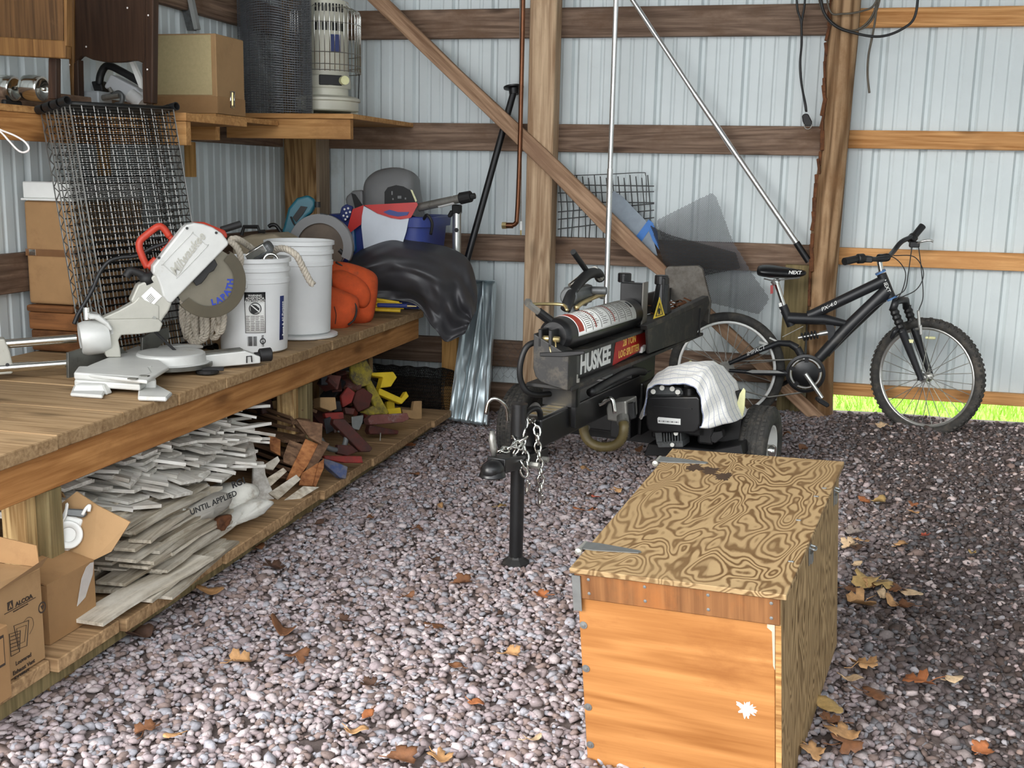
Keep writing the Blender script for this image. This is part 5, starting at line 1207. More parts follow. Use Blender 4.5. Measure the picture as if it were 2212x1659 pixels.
# contents of the nearest bucket
wk = thing('work_light','dusty silver work lamp lying in the top of the labelled bucket','lamp',tuple(C1+V((0,0,0.35))))
lc = at(562,545,Y=-2.10)
MB().box(lc,(0.11,0.07,0.045),Euler((0.2,-0.55,0.25)).to_matrix()).build('lamp_body',M['cast'],wk,bevel=0.015,seg=3)
MB().box(lc+V((0.0,-0.037,0.0)),(0.085,0.006,0.03),Euler((0.2,-0.55,0.25)).to_matrix()).build('lens',M['chrome'],wk,bevel=0.006,seg=2)
MB().torus(lc+V((0.06,-0.03,-0.03)),(0.3,-1,0.3),0.028,0.006,24,8).build('reflector_ring',M['chrome'],wk,smooth=True)
# ropes: three twisted strands
def rope(pts, r=0.011, name='rope', label='', turns=34.0, group=None, parent=None, mat='rope'):
    c = curve_pts(pts, 26); L = [0.0]
    for p,q in zip(c,c[1:]): L.append(L[-1]+(q-p).length)
    b = MB(); up = V((0.3,0.5,0.8))
    frames = []
    prev = None
    for i in range(len(c)):
        t = (c[min(i+1,len(c)-1)]-c[max(i-1,0)]).normalized()
        u = up.cross(t) if prev is None else prev-t*prev.dot(t)
        u.normalize(); prev = u; frames.append((u,t.cross(u)))
    for s in range(3):
        P = []
        for i,p in enumerate(c):
            a = 2*PI*s/3+L[i]*turns; u,w = frames[i]; P.append(p+(u*math.cos(a)+w*math.sin(a))*r*0.5)
        b.tube(P, r*0.62, 6)
    o = b.build(name, M[mat], parent, smooth=True)
    if parent is None: tag(o, label, 'rope', group)
    return o
YR = -2.28
hang = []
for i,(x0,x1,y0,y1) in enumerate(((398,400,640,728),(412,432,650,742),(424,442,655,735),(438,452,650,728),(452,468,652,730),(466,478,650,718),(405,420,660,738))):
    xm = (x0+x1)/2; Y = YR-0.012*(i%3)
    hang += [at(x0-3,y0,Y=Y),at(x0-4+random.uniform(-3,3),(y0+y1)/2,Y=Y),at(x0+2,y1-8,Y=Y),at(xm+4,y1,Y=Y-0.01),at(x1+4,y1-12,Y=Y-0.02),at(x1+6+random.uniform(-3,3),(y0+y1)/2,Y=Y-0.02),at(x1+2,y0,Y=Y-0.015),at((x0+x1)/2+8,y0-18,Y=Y-0.01)]
rope(hang,0.0105,'rope','thick twisted off-white rope hanging in loops beneath the saw blade',150)
rope([at(505,640,Y=-2.25),at(512,600,Y=-2.25),at(520,560,Y=-2.25),at(512,535,Y=-2.24),at(498,520,Y=-2.22),at(512,516,Y=-2.2),at(535,530,Y=-2.12),at(555,545,Y=-2.05)],0.012,'rope','dirty rope hooked over the rim of the labelled bucket',150)
rope([at(575,565,Y=-2.0),at(596,540,Y=-2.0),at(618,538,Y=-2.02),at(640,552,Y=-2.03),at(655,580,Y=-2.0),at(668,605,Y=-1.98),at(676,615,Y=-1.97)],0.013,'rope','pale rope end draped across both white buckets',150)

# --- teal circular saw
cp_ = plane((0.25,-1,0.05),(0.45,-1.15,0.9))
cs_ = thing('circular_saw','teal circular saw with large dark blade standing behind the buckets','circular saw',(0.42,-1.1,ZB))
def KB(b,name,mat,parent=None,**k): return b.build(name,M[mat],parent or cs_,**k)
cn = V((0.25,-1,0.05)).normalized(); cc = cp_(693,532); cu_ = V((1,0.25,0)).normalized(); cv_ = V((0,0,1))
Rb = (cp_(693,478)-cc).length
KB(MB().lathe(cc,cn,[(0.0,0.0015),(Rb,0.0015),(Rb,-0.0015),(0.0,-0.0015)],48),'blade','dark_blade',autos=30)
KB(MB().lathe(cc,cn,[(0.0,0.006),(0.018,0.006),(0.022,0.0),(0.0,0.0)],20),'arbor_bolt','steel')
def arcgrid(r0,r1,a0,a1,off): return MB().grid(lambda u,v: cc+cn*off+(cu_*math.cos(math.radians(a0+(a1-a0)*u))+cv_*math.sin(math.radians(a0+(a1-a0)*u)))*(r0+(r1-r0)*v),40,2)
KB(arcgrid(Rb*0.93,Rb*1.28,-25,205,0.012),'blade_guard','grey_plastic',solid=0.012)
KB(MB().grid(lambda u,v: cc+cn*(0.014-0.06*v)+(cu_*math.cos(math.radians(-25+230*u))+cv_*math.sin(math.radians(-25+230*u)))*Rb*1.28,40,1),'guard_rim','grey_plastic',solid=0.004,smooth=True)
KB(MB().grid(lambda u,v: cc+cn*(0.016-0.02*v)+(cu_*math.cos(math.radians(60-95*u))+cv_*math.sin(math.radians(60-95*u)))*Rb*1.05,20,1),'lower_guard','steel',solid=0.003,smooth=True)
KB(MB().prism([cp_(x,y,0.02) for x,y in ((692,460),(708,463),(707,471),(691,468))],cn*0.002),'badge','black_trim')
KB(MB().prism([cp_(x,y,-0.03) for x,y in ((600,520),(612,490),(622,450),(640,428),(664,421),(678,430),(681,444),(672,460),(660,470),(650,490),(640,520),(625,522))],cn*-0.05),'body','teal',bevel=0.012,seg=3)
KB(MB().prism([cp_(x,y,-0.026) for x,y in ((632,470),(650,445),(664,447),(655,462),(640,480))],cn*0.004),'handle_gap','black_trim')
KB(MB().tube(curve_pts([cp_(x,y,-0.02) for x,y in ((618,520),(606,500),(596,487),(586,486),(580,490))],6),0.009,8),'power_cord','hose',smooth=True)
KB(MB().tube(curve_pts([cp_(x,y,-0.01) for x,y in ((628,468),(636,485),(650,497),(652,510),(642,521))],6),0.004,6),'trigger_guard','black_trim',smooth=True)
KB(MB().cyl(cp_(686,448,-0.02),cp_(686,436,-0.02),0.014,n=12),'depth_knob','black_trim')
KB(MB().cyl(cp_(733,540,0.0),cp_(750,556,0.0),0.011,n=10),'guard_lever','black_trim')
KB(MB().prism([cp_(x,y,-0.02) for x,y in ((600,610),(760,612),(762,628),(600,626))],cn*-0.12),'shoe_plate','steel',bevel=0.002)
KB(MB().prism([cp_(x,y,-0.03) for x,y in ((630,520),(735,525),(735,615),(630,615))],cn*-0.03),'gear_case','cast',bevel=0.01,seg=2)
# --- tan tool case and black handles behind the buckets
tb = thing('tool_bag','tan canvas tool bag with black handles against the left wall','bag',(0.25,-1.45,ZB))
def blob(pix, P, n, d, nm, mat, par, **k):
    f = plane(n,P); return MB().prism([f(x,y) for x,y in pix], -V(n).normalized()*d).build(nm,M[mat],par,bevel=0.02,seg=3,**k)
blob([(500,520),(540,507),(590,505),(618,520),(620,640),(500,640)],(0.2,-1.45,0.8),(0.1,-1,0),0.22,'body','tan_cloth',tb)
fb_ = plane((0.1,-1,0),(0.2,-1.46,0.8))
MB().tube([fb_(482,495),fb_(520,484)],0.011,10).build('handle',M['black_trim'],tb)
MB().tube([fb_(522,508),fb_(527,490),fb_(557,490),fb_(560,500),fb_(572,500)],0.009,8).build('handle',M['black_trim'],tb)
# --- orange tool bag
obg = thing('tool_bag','orange canvas tool bag with black zips at the bench edge','bag',(0.66,-1.3,ZB))
def pillow(pix, n, P, depth, name, mat, par, puff=0.35, rough=0.006, rs=16):
    """cushion-like solid with the given outline, bulging towards the front"""
    f = plane(n,P); nn = V(n).normalized(); o = [f(x,y) for x,y in pix]; o = curve_pts(o,5,closed=True); k = len(o)
    c = sum(o,V((0,0,0)))/k; b = MB(); rings = [(1.0,-depth),(1.03,-depth*0.7),(1.04,-depth*0.35),(1.0,0.0),(0.90,depth*puff*0.55),(0.70,depth*puff*0.85),(0.4,depth*puff),(0.12,depth*puff*1.04)]
    for s,off in rings:
        for p in o:
            q = c+(p-c)*s+nn*off; w = noise.noise(q*rs)*rough + abs(noise.noise(q*rs*2.3))*rough*0.7; b.v.append(q+nn*w)
    for i in range(len(rings)-1):
        for j in range(k): b.f.append((i*k+j,i*k+(j+1)%k,(i+1)*k+(j+1)%k,(i+1)*k+j))
    b.f.append(tuple(range(k-1,-1,-1))); b.f.append(tuple((len(rings)-1)*k+j for j in range(k)))
    return b.build(name,M[mat],par,smooth=True), f, nn, o
n1 = (0.45,-1,0.15)
o1,f1,nn1,out1 = pillow([(680,628),(690,575),(715,566),(750,568),(790,580),(812,595),(815,620),(811,655),(800,692),(760,700),(700,690),(682,660)],n1,(0.60,-1.18,0.75),0.16,'main_compartment','orange_cloth',obg)
o2,f2,nn2,out2 = pillow([(678,640),(690,622),(715,620),(750,632),(772,645),(774,670),(764,694),(740,712),(700,713),(680,700),(674,670)],n1,(0.66,-1.33,0.75),0.10,'front_pocket','orange_cloth',obg,0.5)
o3,f3,nn3,out3 = pillow([(715,590),(740,584),(775,600),(796,622),(798,650),(780,664),(740,640),(712,612)],n1,(0.63,-1.24,0.75),0.05,'side_pocket','orange_cloth',obg,0.6)
MB().tube(curve_pts([f1(x,y,0.03) for x,y in ((725,566),(755,585),(790,606),(803,630),(802,650),(793,676))],6),0.005,6).build('zip',M['black_trim'],obg,smooth=True)
MB().tube(curve_pts([f2(x,y,0.03) for x,y in ((688,625),(705,640),(735,650),(762,652),(770,668),(765,690),(752,702))],6),0.005,6).build('zip',M['black_trim'],obg,smooth=True)
MB().prism([f2(x,y,0.03) for x,y in ((684,612),(712,594),(718,600),(718,620),(690,622))],nn2*0.02).build('grab_handle',M['black_trim'],obg,bevel=0.006)
MB().tube(curve_pts([f2(x,y,0.058) for x,y in ((722,662),(726,680),(724,700))],4),0.002,4).build('seam',M['black_trim'],obg)
# --- yellow rods and blue pen under the cover
RL = ('topmost yellow fibreglass rod under the charcoal cover','yellow fibreglass rod just above the blue pen','yellow fibreglass rod just below the blue pen','lowest yellow fibreglass rod on the bench edge')
for i,(x0,y0,x1,y1) in enumerate(((800,645,862,655),(805,654,868,658),(802,662,872,664),(805,668,865,671))):
    o = MB().cyl(at(x0,y0,Y=-0.95-0.02*i),at(x1,y1,Y=-0.93-0.02*i),0.009,n=10).build('fibreglass_rod',M['yellow_pl'],autos=40)
    tag(o,RL[i],'rod','yellow rods under the cover')
pe = thing('marking_pen','dark blue pen-shaped tool resting on the yellow rods','pen',tuple(at(850,662,Y=-1.05)))
MB().cyl(at(816,659,Y=-1.05),at(880,661,Y=-1.05),0.011,n=12).build('barrel',M['navy'],pe,autos=40)
MB().cyl(at(880,661,Y=-1.05),at(900,662,Y=-1.05),0.006,0.003,n=10).build('tip',M['brass'],pe,autos=40)
# --- blue tub with the things in it
tbp = thing('storage_tub','blue plastic tub at the far end of the bench','tub',(0.55,-0.42,ZB))
cT = V((0.535,-0.38,0))
def rr_ring(hx,hy,z,rad=0.09,n=6):
    P = []
    for sx,sy,a0 in ((1,1,0),(-1,1,90),(-1,-1,180),(1,-1,270)):
        for i in range(n+1):
            a = math.radians(a0+90*i/n); P.append(cT+V((sx*(hx-rad)+math.cos(a)*rad, sy*(hy-rad)+math.sin(a)*rad, z)))
    return P
rg_ = [rr_ring(0.235,0.18,ZB+0.002),rr_ring(0.270,0.21,1.04),rr_ring(0.272,0.212,1.062),rr_ring(0.290,0.228,1.064),rr_ring(0.294,0.232,1.112),rr_ring(0.288,0.226,1.118),rr_ring(0.262,0.204,1.108),rr_ring(0.228,0.174,ZB+0.012)]
b = MB(); k = len(rg_[0])
for r_ in rg_: b.v += r_
for i in range(len(rg_)-1):
    for j in range(k): b.f.append((i*k+j,i*k+(j+1)%k,(i+1)*k+(j+1)%k,(i+1)*k+j))
b.f.append(tuple(range(k-1,-1,-1))); b.f.append(tuple((len(rg_)-1)*k+j for j in range(k)))
b.build('tub_body',M['blue_tub'],tbp,autos=40)
MB().tube(curve_pts([cT+V((0.25,-0.2,1.10)),cT+V((0.285,-0.235,1.13)),cT+V((0.31,-0.23,1.09)),cT+V((0.30,-0.22,1.03))],6),0.008,8).build('rope_handle',M['black_trim'],tbp,smooth=True)
MB().box(cT+V((-0.22,-0.238,0.92)),(0.05,0.02,0.16)).build('tub_latch',plain('bright_blue',rgb(40,96,160),0.4),tbp,bevel=0.006)
# moulded grey seat standing in the tub
st_ = thing('boat_seat','grey moulded plastic seat shell standing in the blue tub','seat',tuple(cT+V((-0.05,0,0.9))))
fS = plane((0.05,-1,0.15),(0.45,-0.38,1.2)); nS = V((0.05,-1,0.15)).normalized()
outl = [(786,470),(781,420),(782,395),(792,378),(812,365),(845,359),(872,363),(890,376),(893,400),(900,440),(905,470)]
P = [fS(x,y) for x,y in outl]; pc = curve_pts(P,4); k = len(pc); b = MB()
cS = fS(840,450)
for s,off in ((1.0,-0.14),(1.015,-0.10),(1.0,-0.04),(0.95,-0.01),(0.80,0.012),(0.55,0.02),(0.25,0.022)):
    for p in pc: b.v.append(cS+(p-cS)*s+nS*off)
for i in range(6):
    for j in range(k-1): b.f.append((i*k+j,i*k+j+1,(i+1)*k+j+1,(i+1)*k+j))
b.f.append(tuple(6*k+j for j in range(k))); b.f.append(tuple(j for j in range(k-1,-1,-1)))
b.build('shell',M['grey_plastic'],st_,smooth=True,autos=60)
blk_o = [fS(x,y,0.024) for x,y in ((831,452),(831,415),(838,405),(856,400),(872,403),(886,411),(894,430),(899,452))]
blk = MB().prism(blk_o,nS*0.004).build('recess',M['black_trim'],st_)
for x,y,w_,h_ in ((863,426,8,6),(849,430,3,4),(876,429,3,4),(847,417,3,8)): MB().prism([fS(x-w_/2,y-h_/2,0.029),fS(x+w_/2,y-h_/2,0.029),fS(x+w_/2,y+h_/2,0.029),fS(x-w_/2,y+h_/2,0.029)],nS*0.002).build('bracket',M['grey_plastic'],blk)
MB().prism([fS(x,y,0.026) for x,y in ((887,410),(891,411),(901,434),(898,437))],nS*0.004).build('edge_strip',M['yel_refl'],st_)
s2 = thing('seat_cushion','small grey plastic wing with a black wedge left of the seat shell','seat part',tuple(fS(765,440)))
MB().prism([fS(x,y,-0.03) for x,y in ((745,430),(748,423),(762,411),(784,409),(786,470),(750,462))],-nS*0.10).build('shell',M['grey_plastic'],s2,bevel=0.015,seg=3)
MB().prism([fS(x,y,-0.028) for x,y in ((759,417),(768,420),(788,450),(788,468),(772,468))],nS*0.004).build('wedge',M['black_trim'],s2)
# flag-like banner hung over the tub rim
fT = plane((0.05,-1,0.05),(0.52,-0.63,1.0)); nT = V((0.05,-1,0.05)).normalized()
bn_ = thing('vinyl_banner','red white and blue vinyl banner draped over the front of the tub','banner',tuple(fT(830,500)))
def flap(pix, off, mat, nm, nsub=None):
    return MB().prism([fT(x,y,off) for x,y in pix],nT*0.003).build(nm,M[mat],bn_)
flap([(783,448),(786,445),(815,461),(845,471),(865,474),(884,470),(878,500),(868,532),(840,528),(812,533),(786,537),(781,490)],0.0,'flag_white','white_panel')
flap([(786,443),(762,452),(755,478),(745,514),(760,500),(780,485),(782,465)],0.004,'flag_red','red_corner')
flap([(786,443),(900,437),(903,442),(888,470),(884,471),(865,474),(845,471),(815,461)],0.008,'flag_red','red_band')
flap([(828,458),(842,453),(860,458),(884,458),(880,465),(860,468),(840,464)],0.0115,'blue_tub','blue_patch')
st3 = MB().prism([fT(x,y,-0.01) for x,y in ((736,465),(740,448),(750,441),(764,446),(758,470),(744,480))],nT*0.02).build('starred_cloth',M['navy'],bn_,bevel=0.004)
for x,y in ((744,452),(752,450),(748,460),(756,458),(742,466),(750,468),(746,474)): MB().lathe(fT(x,y,0.012),nT,[(0.006,0.0),(0.004,0.001),(0.0,0.001)],8).build('star',M['decal_w'],st3)
bb_ = MB().prism([fT(x,y,-0.03) for x,y in ((738,490),(765,478),(768,545),(740,548))],-nT*0.05).build('water_jug',plain('blue_jug',rgb(28,86,140),0.35,0,0.2,12),bevel=0.015,seg=2); tag(bb_,'blue plastic jug wedged left of the tub','jug')
# silver cylinders at the tub
tl = thing('caulking_tube','silver telescoping tube with a black cap lying across the tub rim','tube',tuple(at(950,445,Y=-0.55)))
MB().cyl(at(905,448,Y=-0.56),at(998,428,Y=-0.60),0.022,n=20).build('tube',M['steel'],tl,autos=40)
MB().cyl(at(948,440,Y=-0.575),at(982,431.5,Y=-0.592),0.0228,n=20).build('tube_label',M['decal_w'],tl,autos=40)
MB().cyl(at(994,429,Y=-0.60),at(1018,424,Y=-0.61),0.031,0.029,n=14).cyl(at(1016,425,Y=-0.61),at(1027,423,Y=-0.61),0.016,n=10).build('cap',M['black_trim'],tl,bevel=0.003)
pp = thing('floor_pump','silver upright pump with a black clamp behind the cover','pump',tuple(at(985,560,Y=-0.35)))
MB().cyl(at(986,640,Y=-0.36),at(987,458,Y=-0.36),0.0235,n=20).build('barrel',M['alu'],pp,autos=40)
MB().box(at(987,452,Y=-0.36),(0.045,0.05,0.05)).box(at(974,462,Y=-0.37),(0.02,0.03,0.04),Euler((0,.5,0)).to_matrix()).build('clamp',M['black_trim'],pp,bevel=0.006)
MB().lathe(at(986,497,Y=-0.385),(0,-1,0),[(0.0,0.001),(0.011,0.001),(0.012,0.0)],16).build('badge',M['ink_blk'],pp)
# --- charcoal cover draped over the bench end
def cover():
    f = plane((0.25,-1,0.12),(0.70,-0.72,0.8)); nn = V((0.25,-1,0.12)).normalized()
    top = [(745,560),(770,540),(800,525),(845,511),(880,515),(920,522),(960,530),(990,543),(1010,560),(1022,590),(1029,630),(1027,670)]
    bot = [(752,640),(770,650),(800,650),(835,648),(862,650),(890,655),(912,672),(930,700),(945,715),(962,738),(985,730),(1004,720)]
    T = [f(x,y,0.0) for x,y in top]; B = [f(x,y,0.05) for x,y in bot]; T = curve_pts(T,8); B = curve_pts(B,8)
    def s(K,u):
        q = u*(len(K)-1); i = min(int(q),len(K)-2); return K[i].lerp(K[i+1],q-i)
    def fn(u,v):
        a,c = s(T,u),s(B,u); p = a.lerp(c,v); bul = math.sin(PI*min(1,v*1.15+0.02))
        d = 0.12*bul*math.sin(PI*min(1,u*1.05+.05))
        th = u*2.2+v*1.2
        folds = 0.030*math.sin(9*u-5*v+2.5*noise.noise(V((u*3,v*3,0))))*(0.3+0.7*v)+0.018*noise.noise(V((u*9,v*7,3)))+0.016*math.sin(22*v+8*u+3*noise.noise(V((u*4,v*4,7))))*(1-v*0.5)*u
        back = -0.22*(1-v)**3
        return p+nn*(d+folds+back*0.6)
    o = MB().grid(fn,90,60).build('vehicle_cover',M['tarp'],smooth=True,solid=0.004); return o
tag(cover(),'crumpled charcoal vinyl cover draped over the far bench end','cover')
# ------------------------------------------------------------------ wire shelves leaning against the upper shelf
M['wire_chrome'] = plain('dull_chrome_wire', rgb(150,148,144), 0.3, 0.9, 0.12, 30)
M['wire_black'] = plain('black_wire', rgb(26,26,26), 0.45, 0.3, 0.2, 30)
TLw, TRw = V((0.12,-2.55,1.555)), V((0.265,-2.10,1.565))
ew = (TRw-TLw).normalized(); Ww = (TRw-TLw).length
lean = V((0.165,-0.052,-0.915)); Hw = lean.length; dn = lean.normalized(); nw = ew.cross(dn).normalized()
if nw.x < 0: nw = -nw
wnames = ['front wire shelf of the leaning stack, facing the doorway','second wire shelf from the front of the leaning stack','third wire shelf from the front of the leaning stack','rearmost wire shelf of the stack, nearest the brown boxes']
wsh0 = None
def make_wire_shelf(label):
    t = thing('wire_shelf',label,'wire shelf',tuple(TLw+lean),(0,0,0),'wire shelves leaning in a stack')
    o = TLw
    # two frame wires all the way round with a zigzag truss between them
    for depth,nm in ((0.0,'frame_wire'),(-0.028,'frame_wire')):
        q = [o+nw*depth, o+ew*Ww+nw*depth, o+ew*Ww+lean+nw*depth, o+lean+nw*depth]
        MB().tube(q,0.0032,6,closed=True).build(nm,M['wire_chrome'],t)
    b = MB()
    for side in (0,1):
        P = []; base = o + (ew*Ww if side else V((0,0,0)))
        for k in range(37): P.append(base+lean*(0.02+0.96*k/36)+nw*(-0.001 if k%2 else -0.027))
        b.tube(P,0.0024,5)
    b.build('zigzag_truss',M['wire_chrome'],t,kind='stuff')
    b = MB()
    for k in range(1,36): 
        p = o+lean*(k/36.0); b.tube([p,p+ew*Ww],0.0020,4)
    b.build('deck_wires',M['wire_black'],t,kind='stuff')
    b = MB()
    for k in range(1,9): 
        p = o+ew*(Ww*k/9.0)-nw*0.004; b.tube([p,p+lean],0.0022,4)
    b.build('support_wires',M['wire_chrome'],t,kind='stuff')
    for s,(u_,v_) in enumerate(((0,0),(1,0),(0,1),(1,1))):
        p = o+ew*(Ww*u_+(-0.012 if u_==0 else 0.012))+lean*(v_)+dn*(-0.012 if v_==0 else 0.012)
        MB().lathe(p+nw*0.008,-nw,[(0.013,0.0),(0.0165,0.0),(0.0165,0.034),(0.013,0.034)],16,closed=True).build('corner_collar',M['hose'] if v_==0 else M['wire_black'],t,autos=40)
    MB().tube([o+ew*0.01-nw*0.012-dn*0.006,o+ew*(Ww-0.01)-nw*0.012-dn*0.006],0.009,8).build('end_bar',M['wire_black'],t,smooth=True)
    return t
def dup(root, off, label):
    r = root.copy(); COL.objects.link(r); r.location = root.location+off; r['label'] = label
    for ch in list(root.children):
        c = ch.copy(); COL.objects.link(c); c.parent = r
    return r
wsh0 = make_wire_shelf(wnames[0])
for k in range(1,4): dup(wsh0, -nw*0.046*k, wnames[k])

# ------------------------------------------------------------------ things on the upper shelf
M['dark_wood'] = wood('dark_stained_wood', rgb(44,30,22), rgb(74,52,38), 'z', rough=0.45, rings=0.4, bmp=0.1, obj_var=0.03)
M['brown_panel'] = wood('worn_brown_panel', rgb(66,46,26), rgb(112,80,48), 'z', rough=0.6, stain=rgb(140,108,70), stain_at=0.66, obj_var=0.03)
M['brown_frame'] = wood('brown_frame', rgb(98,66,34), rgb(142,104,60), 'z', rough=0.55, obj_var=0.05)
M['card'] = plain('cardboard', rgb(166,132,92), 0.85, 0, 0.06, 12, dirt=rgb(150,116,78), dirt_at=0.62)
M['card2'] = plain('cardboard_brown', rgb(156,120,80), 0.85, 0, 0.07, 12, dirt=rgb(136,102,68), dirt_at=0.6)
M['card_pale'] = plain('pale_fibreboard', rgb(186,170,128), 0.85, 0, 0.07, 60)
M['tape'] = plain('shiny_brown_tape', rgb(120,86,58), 0.15, 0, 0.15, 10, coat=0.6)
M['heater'] = plain('cream_enamel', rgb(198,196,180), 0.4, 0, 0.04, 10)
M['mesh'] = plain('grey_hardware_cloth', rgb(104,106,110), 0.45, 0.5, 0.15, 20)
# dark wooden headboard standing on the shelf
YH = -2.0
def hp_(x,y,off=0.0): return at(x,y,Y=YH-off)
hbd = thing('headboard','dark brown wooden headboard with scalloped lower edge standing on the upper shelf','headboard',tuple(hp_(238,225)))
MB().prism([hp_(x,y) for x,y in ((158,-60),(315,-60),(313,140),(308,136),(296,131),(285,131),(268,134),(240,135),(220,133),(200,129),(184,122),(176,121),(170,127),(158,140))],(0,0.025,0)).build('panel',M['dark_wood'],hbd,bevel=0.003)
MB().prism([hp_(x,y,0.012) for x,y in ((142,-60),(158,-60),(158,214),(141,214))],(0,0.045,0)).build('leg',M['brown_frame'],hbd,bevel=0.004,label='lighter worn left upright')
MB().prism([hp_(x,y,0.006) for x,y in ((158,138),(168,128),(170,215),(158,214))],(0,0.04,0)).build('leg',M['dark_wood'],hbd,bevel=0.003)
MB().prism([hp_(x,y,0.010) for x,y in ((314,-60),(331,-60),(328,224),(308,223),(306,138),(312,128))],(0,0.045,0)).build('leg',M['dark_wood'],hbd,bevel=0.004)
for x,y in ((153,47),(186,101),(320,33),(275,17),(318,150),(150,140)): MB().lathe(hp_(x,y,0.016),(0,-1,0),[(0.004,0.0),(0.003,0.001),(0.0,0.0015)],8).build('nail_head',M['splat'],hbd)
# framed worn panel to the left
YP = -2.52
pnl = thing('framed_panel','worn brown framed wooden panel leaning at the left end of the upper shelf','panel',tuple(at(70,60,Y=YP)))
MB().prism([at(x,y,Y=YP) for x,y in ((-40,-60),(136,-60),(136,92),(-40,78))],(0,0.012,0)).build('panel',M['brown_panel'],pnl,bevel=0.002)
MB().prism([at(x,y,Y=YP-0.012) for x,y in ((-40,77),(141,88),(141,126),(-40,117))],(0,0.035,0)).build('rail',M['brown_frame'],pnl,bevel=0.003)
MB().prism([at(x,y,Y=YP-0.012) for x,y in ((136,-60),(143,-60),(143,100),(137,100))],(0,0.035,0)).build('stile',M['brown_frame'],pnl,bevel=0.003)
MB().prism([at(x,y,Y=YP+0.03) for x,y in ((104,125),(121,125),(121,214),(103,214))],(0,0.03,0)).build('leg',M['dark_wood'],pnl,bevel=0.003)
# chrome cups
ch = thing('chrome_lamp_pair','pair of polished chrome cups joined by a short bar on the shelf end','lamp',tuple(at(50,218,Y=-2.45)))
for x0,x1 in ((50,92),(-8,32)):
    a,c = at(x0,188,Y=-2.45),at(x1,192,Y=-2.45); ax = (c-a)
    MB().lathe(a,ax,[(0.0,0.0),(0.036,0.002),(0.044,0.012),(0.047,0.03),(0.047,ax.length*0.9),(0.044,ax.length),(0.038,ax.length),(0.03,ax.length*0.9),(0.0,ax.length*0.8)],30).build('cup',M['chrome'],ch,smooth=False,autos=40)
MB().cyl(at(28,191,Y=-2.45),at(50,192,Y=-2.45),0.007,n=12).build('bar',M['chrome'],ch,smooth=True)
MB().cyl(at(88,192,Y=-2.46),at(98,193,Y=-2.46),0.007,n=12).build('end_stub',M['chrome'],ch,smooth=True)
MB().bx(at(-5,215,Y=-2.45).x,at(30,215,Y=-2.45).x,-2.5,-2.4,1.549,1.575).build('base',M['black_trim'],ch,bevel=0.006)
# jumble of grey appliance parts between the headboard legs
gp = thing('appliance_parts','grey and black appliance housing lying tilted behind the headboard','appliance',tuple(at(240,220,Y=-1.8)))
fg = lambda x,y,o=0.0: at(x,y,Y=-1.90-o)
MB().prism([fg(x,y) for x,y in ((225,184),(238,160),(292,188),(300,198),(305,222),(272,222),(268,208),(248,200),(224,190))],(0,0.06,0)).build('housing',plain('pale_grey_plastic',rgb(188,190,192),0.45,0,0.05,10),gp,bevel=0.008,seg=2)
MB().tube(curve_pts([fg(x,y,-.02) for x,y in ((214,184),(218,160),(232,142),(262,154),(300,176),(312,186))],5),0.016,8).build('frame',M['hose'],gp,smooth=True)
MB().prism([fg(x,y,-0.01) for x,y in ((196,176),(215,174),(222,196),(214,210),(204,200))],(0,0.05,0)).build('bracket',M['black_trim'],gp,bevel=0.004)
MB().prism([fg(x,y,0.01) for x,y in ((278,131),(286,131),(304,172),(306,192),(300,188))],(0,0.02,0)).build('white_rod',M['white_paint'],gp)
MB().tube(curve_pts([fg(x,y,.02) for x,y in ((244,205),(256,200),(264,208),(262,222),(250,226))],5),0.010,8).build('hose_elbow',M['cast'],gp,smooth=True)
MB().cyl(fg(215,212,.02),fg(258,206,.02),0.012,n=12).cyl(fg(236,190,.03),fg(242,200,.03),0.008,n=10).build('fitting',M['steel'],gp,kind='stuff')
MB().cyl(fg(282,205,.01),fg(308,225,.01),0.028,n=16).build('spout',plain('pale_grey_spout',rgb(186,186,184),0.45),gp,autos=40)
wb_ = MB().bx(at(168,200,Y=-1.95).x,at(212,200,Y=-1.95).x,-1.95,-1.85,1.557,at(190,196,Y=-1.95).z).build('plastic_tray',plain('frosted_tray',rgb(170,176,180),0.4),bevel=0.006); tag(wb_,'frosted plastic tray behind the left headboard leg','tray')
# cardboard box with a latch
YC = -1.5
bxA,bxB = at(336,245,Y=YC),at(470,247,Y=YC); zt0 = at(470,72,Y=YC).z
cbx = thing('carton','brown cardboard carton with a pale panel and a metal latch on the shelf','box',(bxB.x-0.12,YC+0.1,1.583))
x1 = bxB.x; x0 = -0.188; yb = -1.24
MB().bx(x0,x1,YC,yb,1.583,zt0).build('box_body',M['card'],cbx,bevel=0.003)
MB().bx(x0+0.02,at(456,100,Y=YC).x,YC-0.003,YC,at(400,205,Y=YC).z,zt0-0.006).build('pale_panel',M['card_pale'],cbx,bevel=0.001)
MB().bx(x0,x1+0.003,YC-0.005,YC,1.584,at(400,208,Y=YC).z).build('lower_band',M['card2'],cbx,bevel=0.001)
MB().bx(x1,x1+0.003,YC,yb,1.584,at(470,207,Y=YC).z).build('lower_band',M['card2'],cbx,bevel=0.001)
def cx(x,y): return at(x,y,X=x1+0.004)
lt_ = MB().tube([cx(498,198),cx(498,232),cx(506,232),cx(506,198)],0.004,6,closed=True).build('latch',M['chrome'],cbx,smooth=True)
MB().tube([cx(502,200),cx(502,228),cx(504,234)],0.005,6).build('latch_bar',M['brass'],cbx)
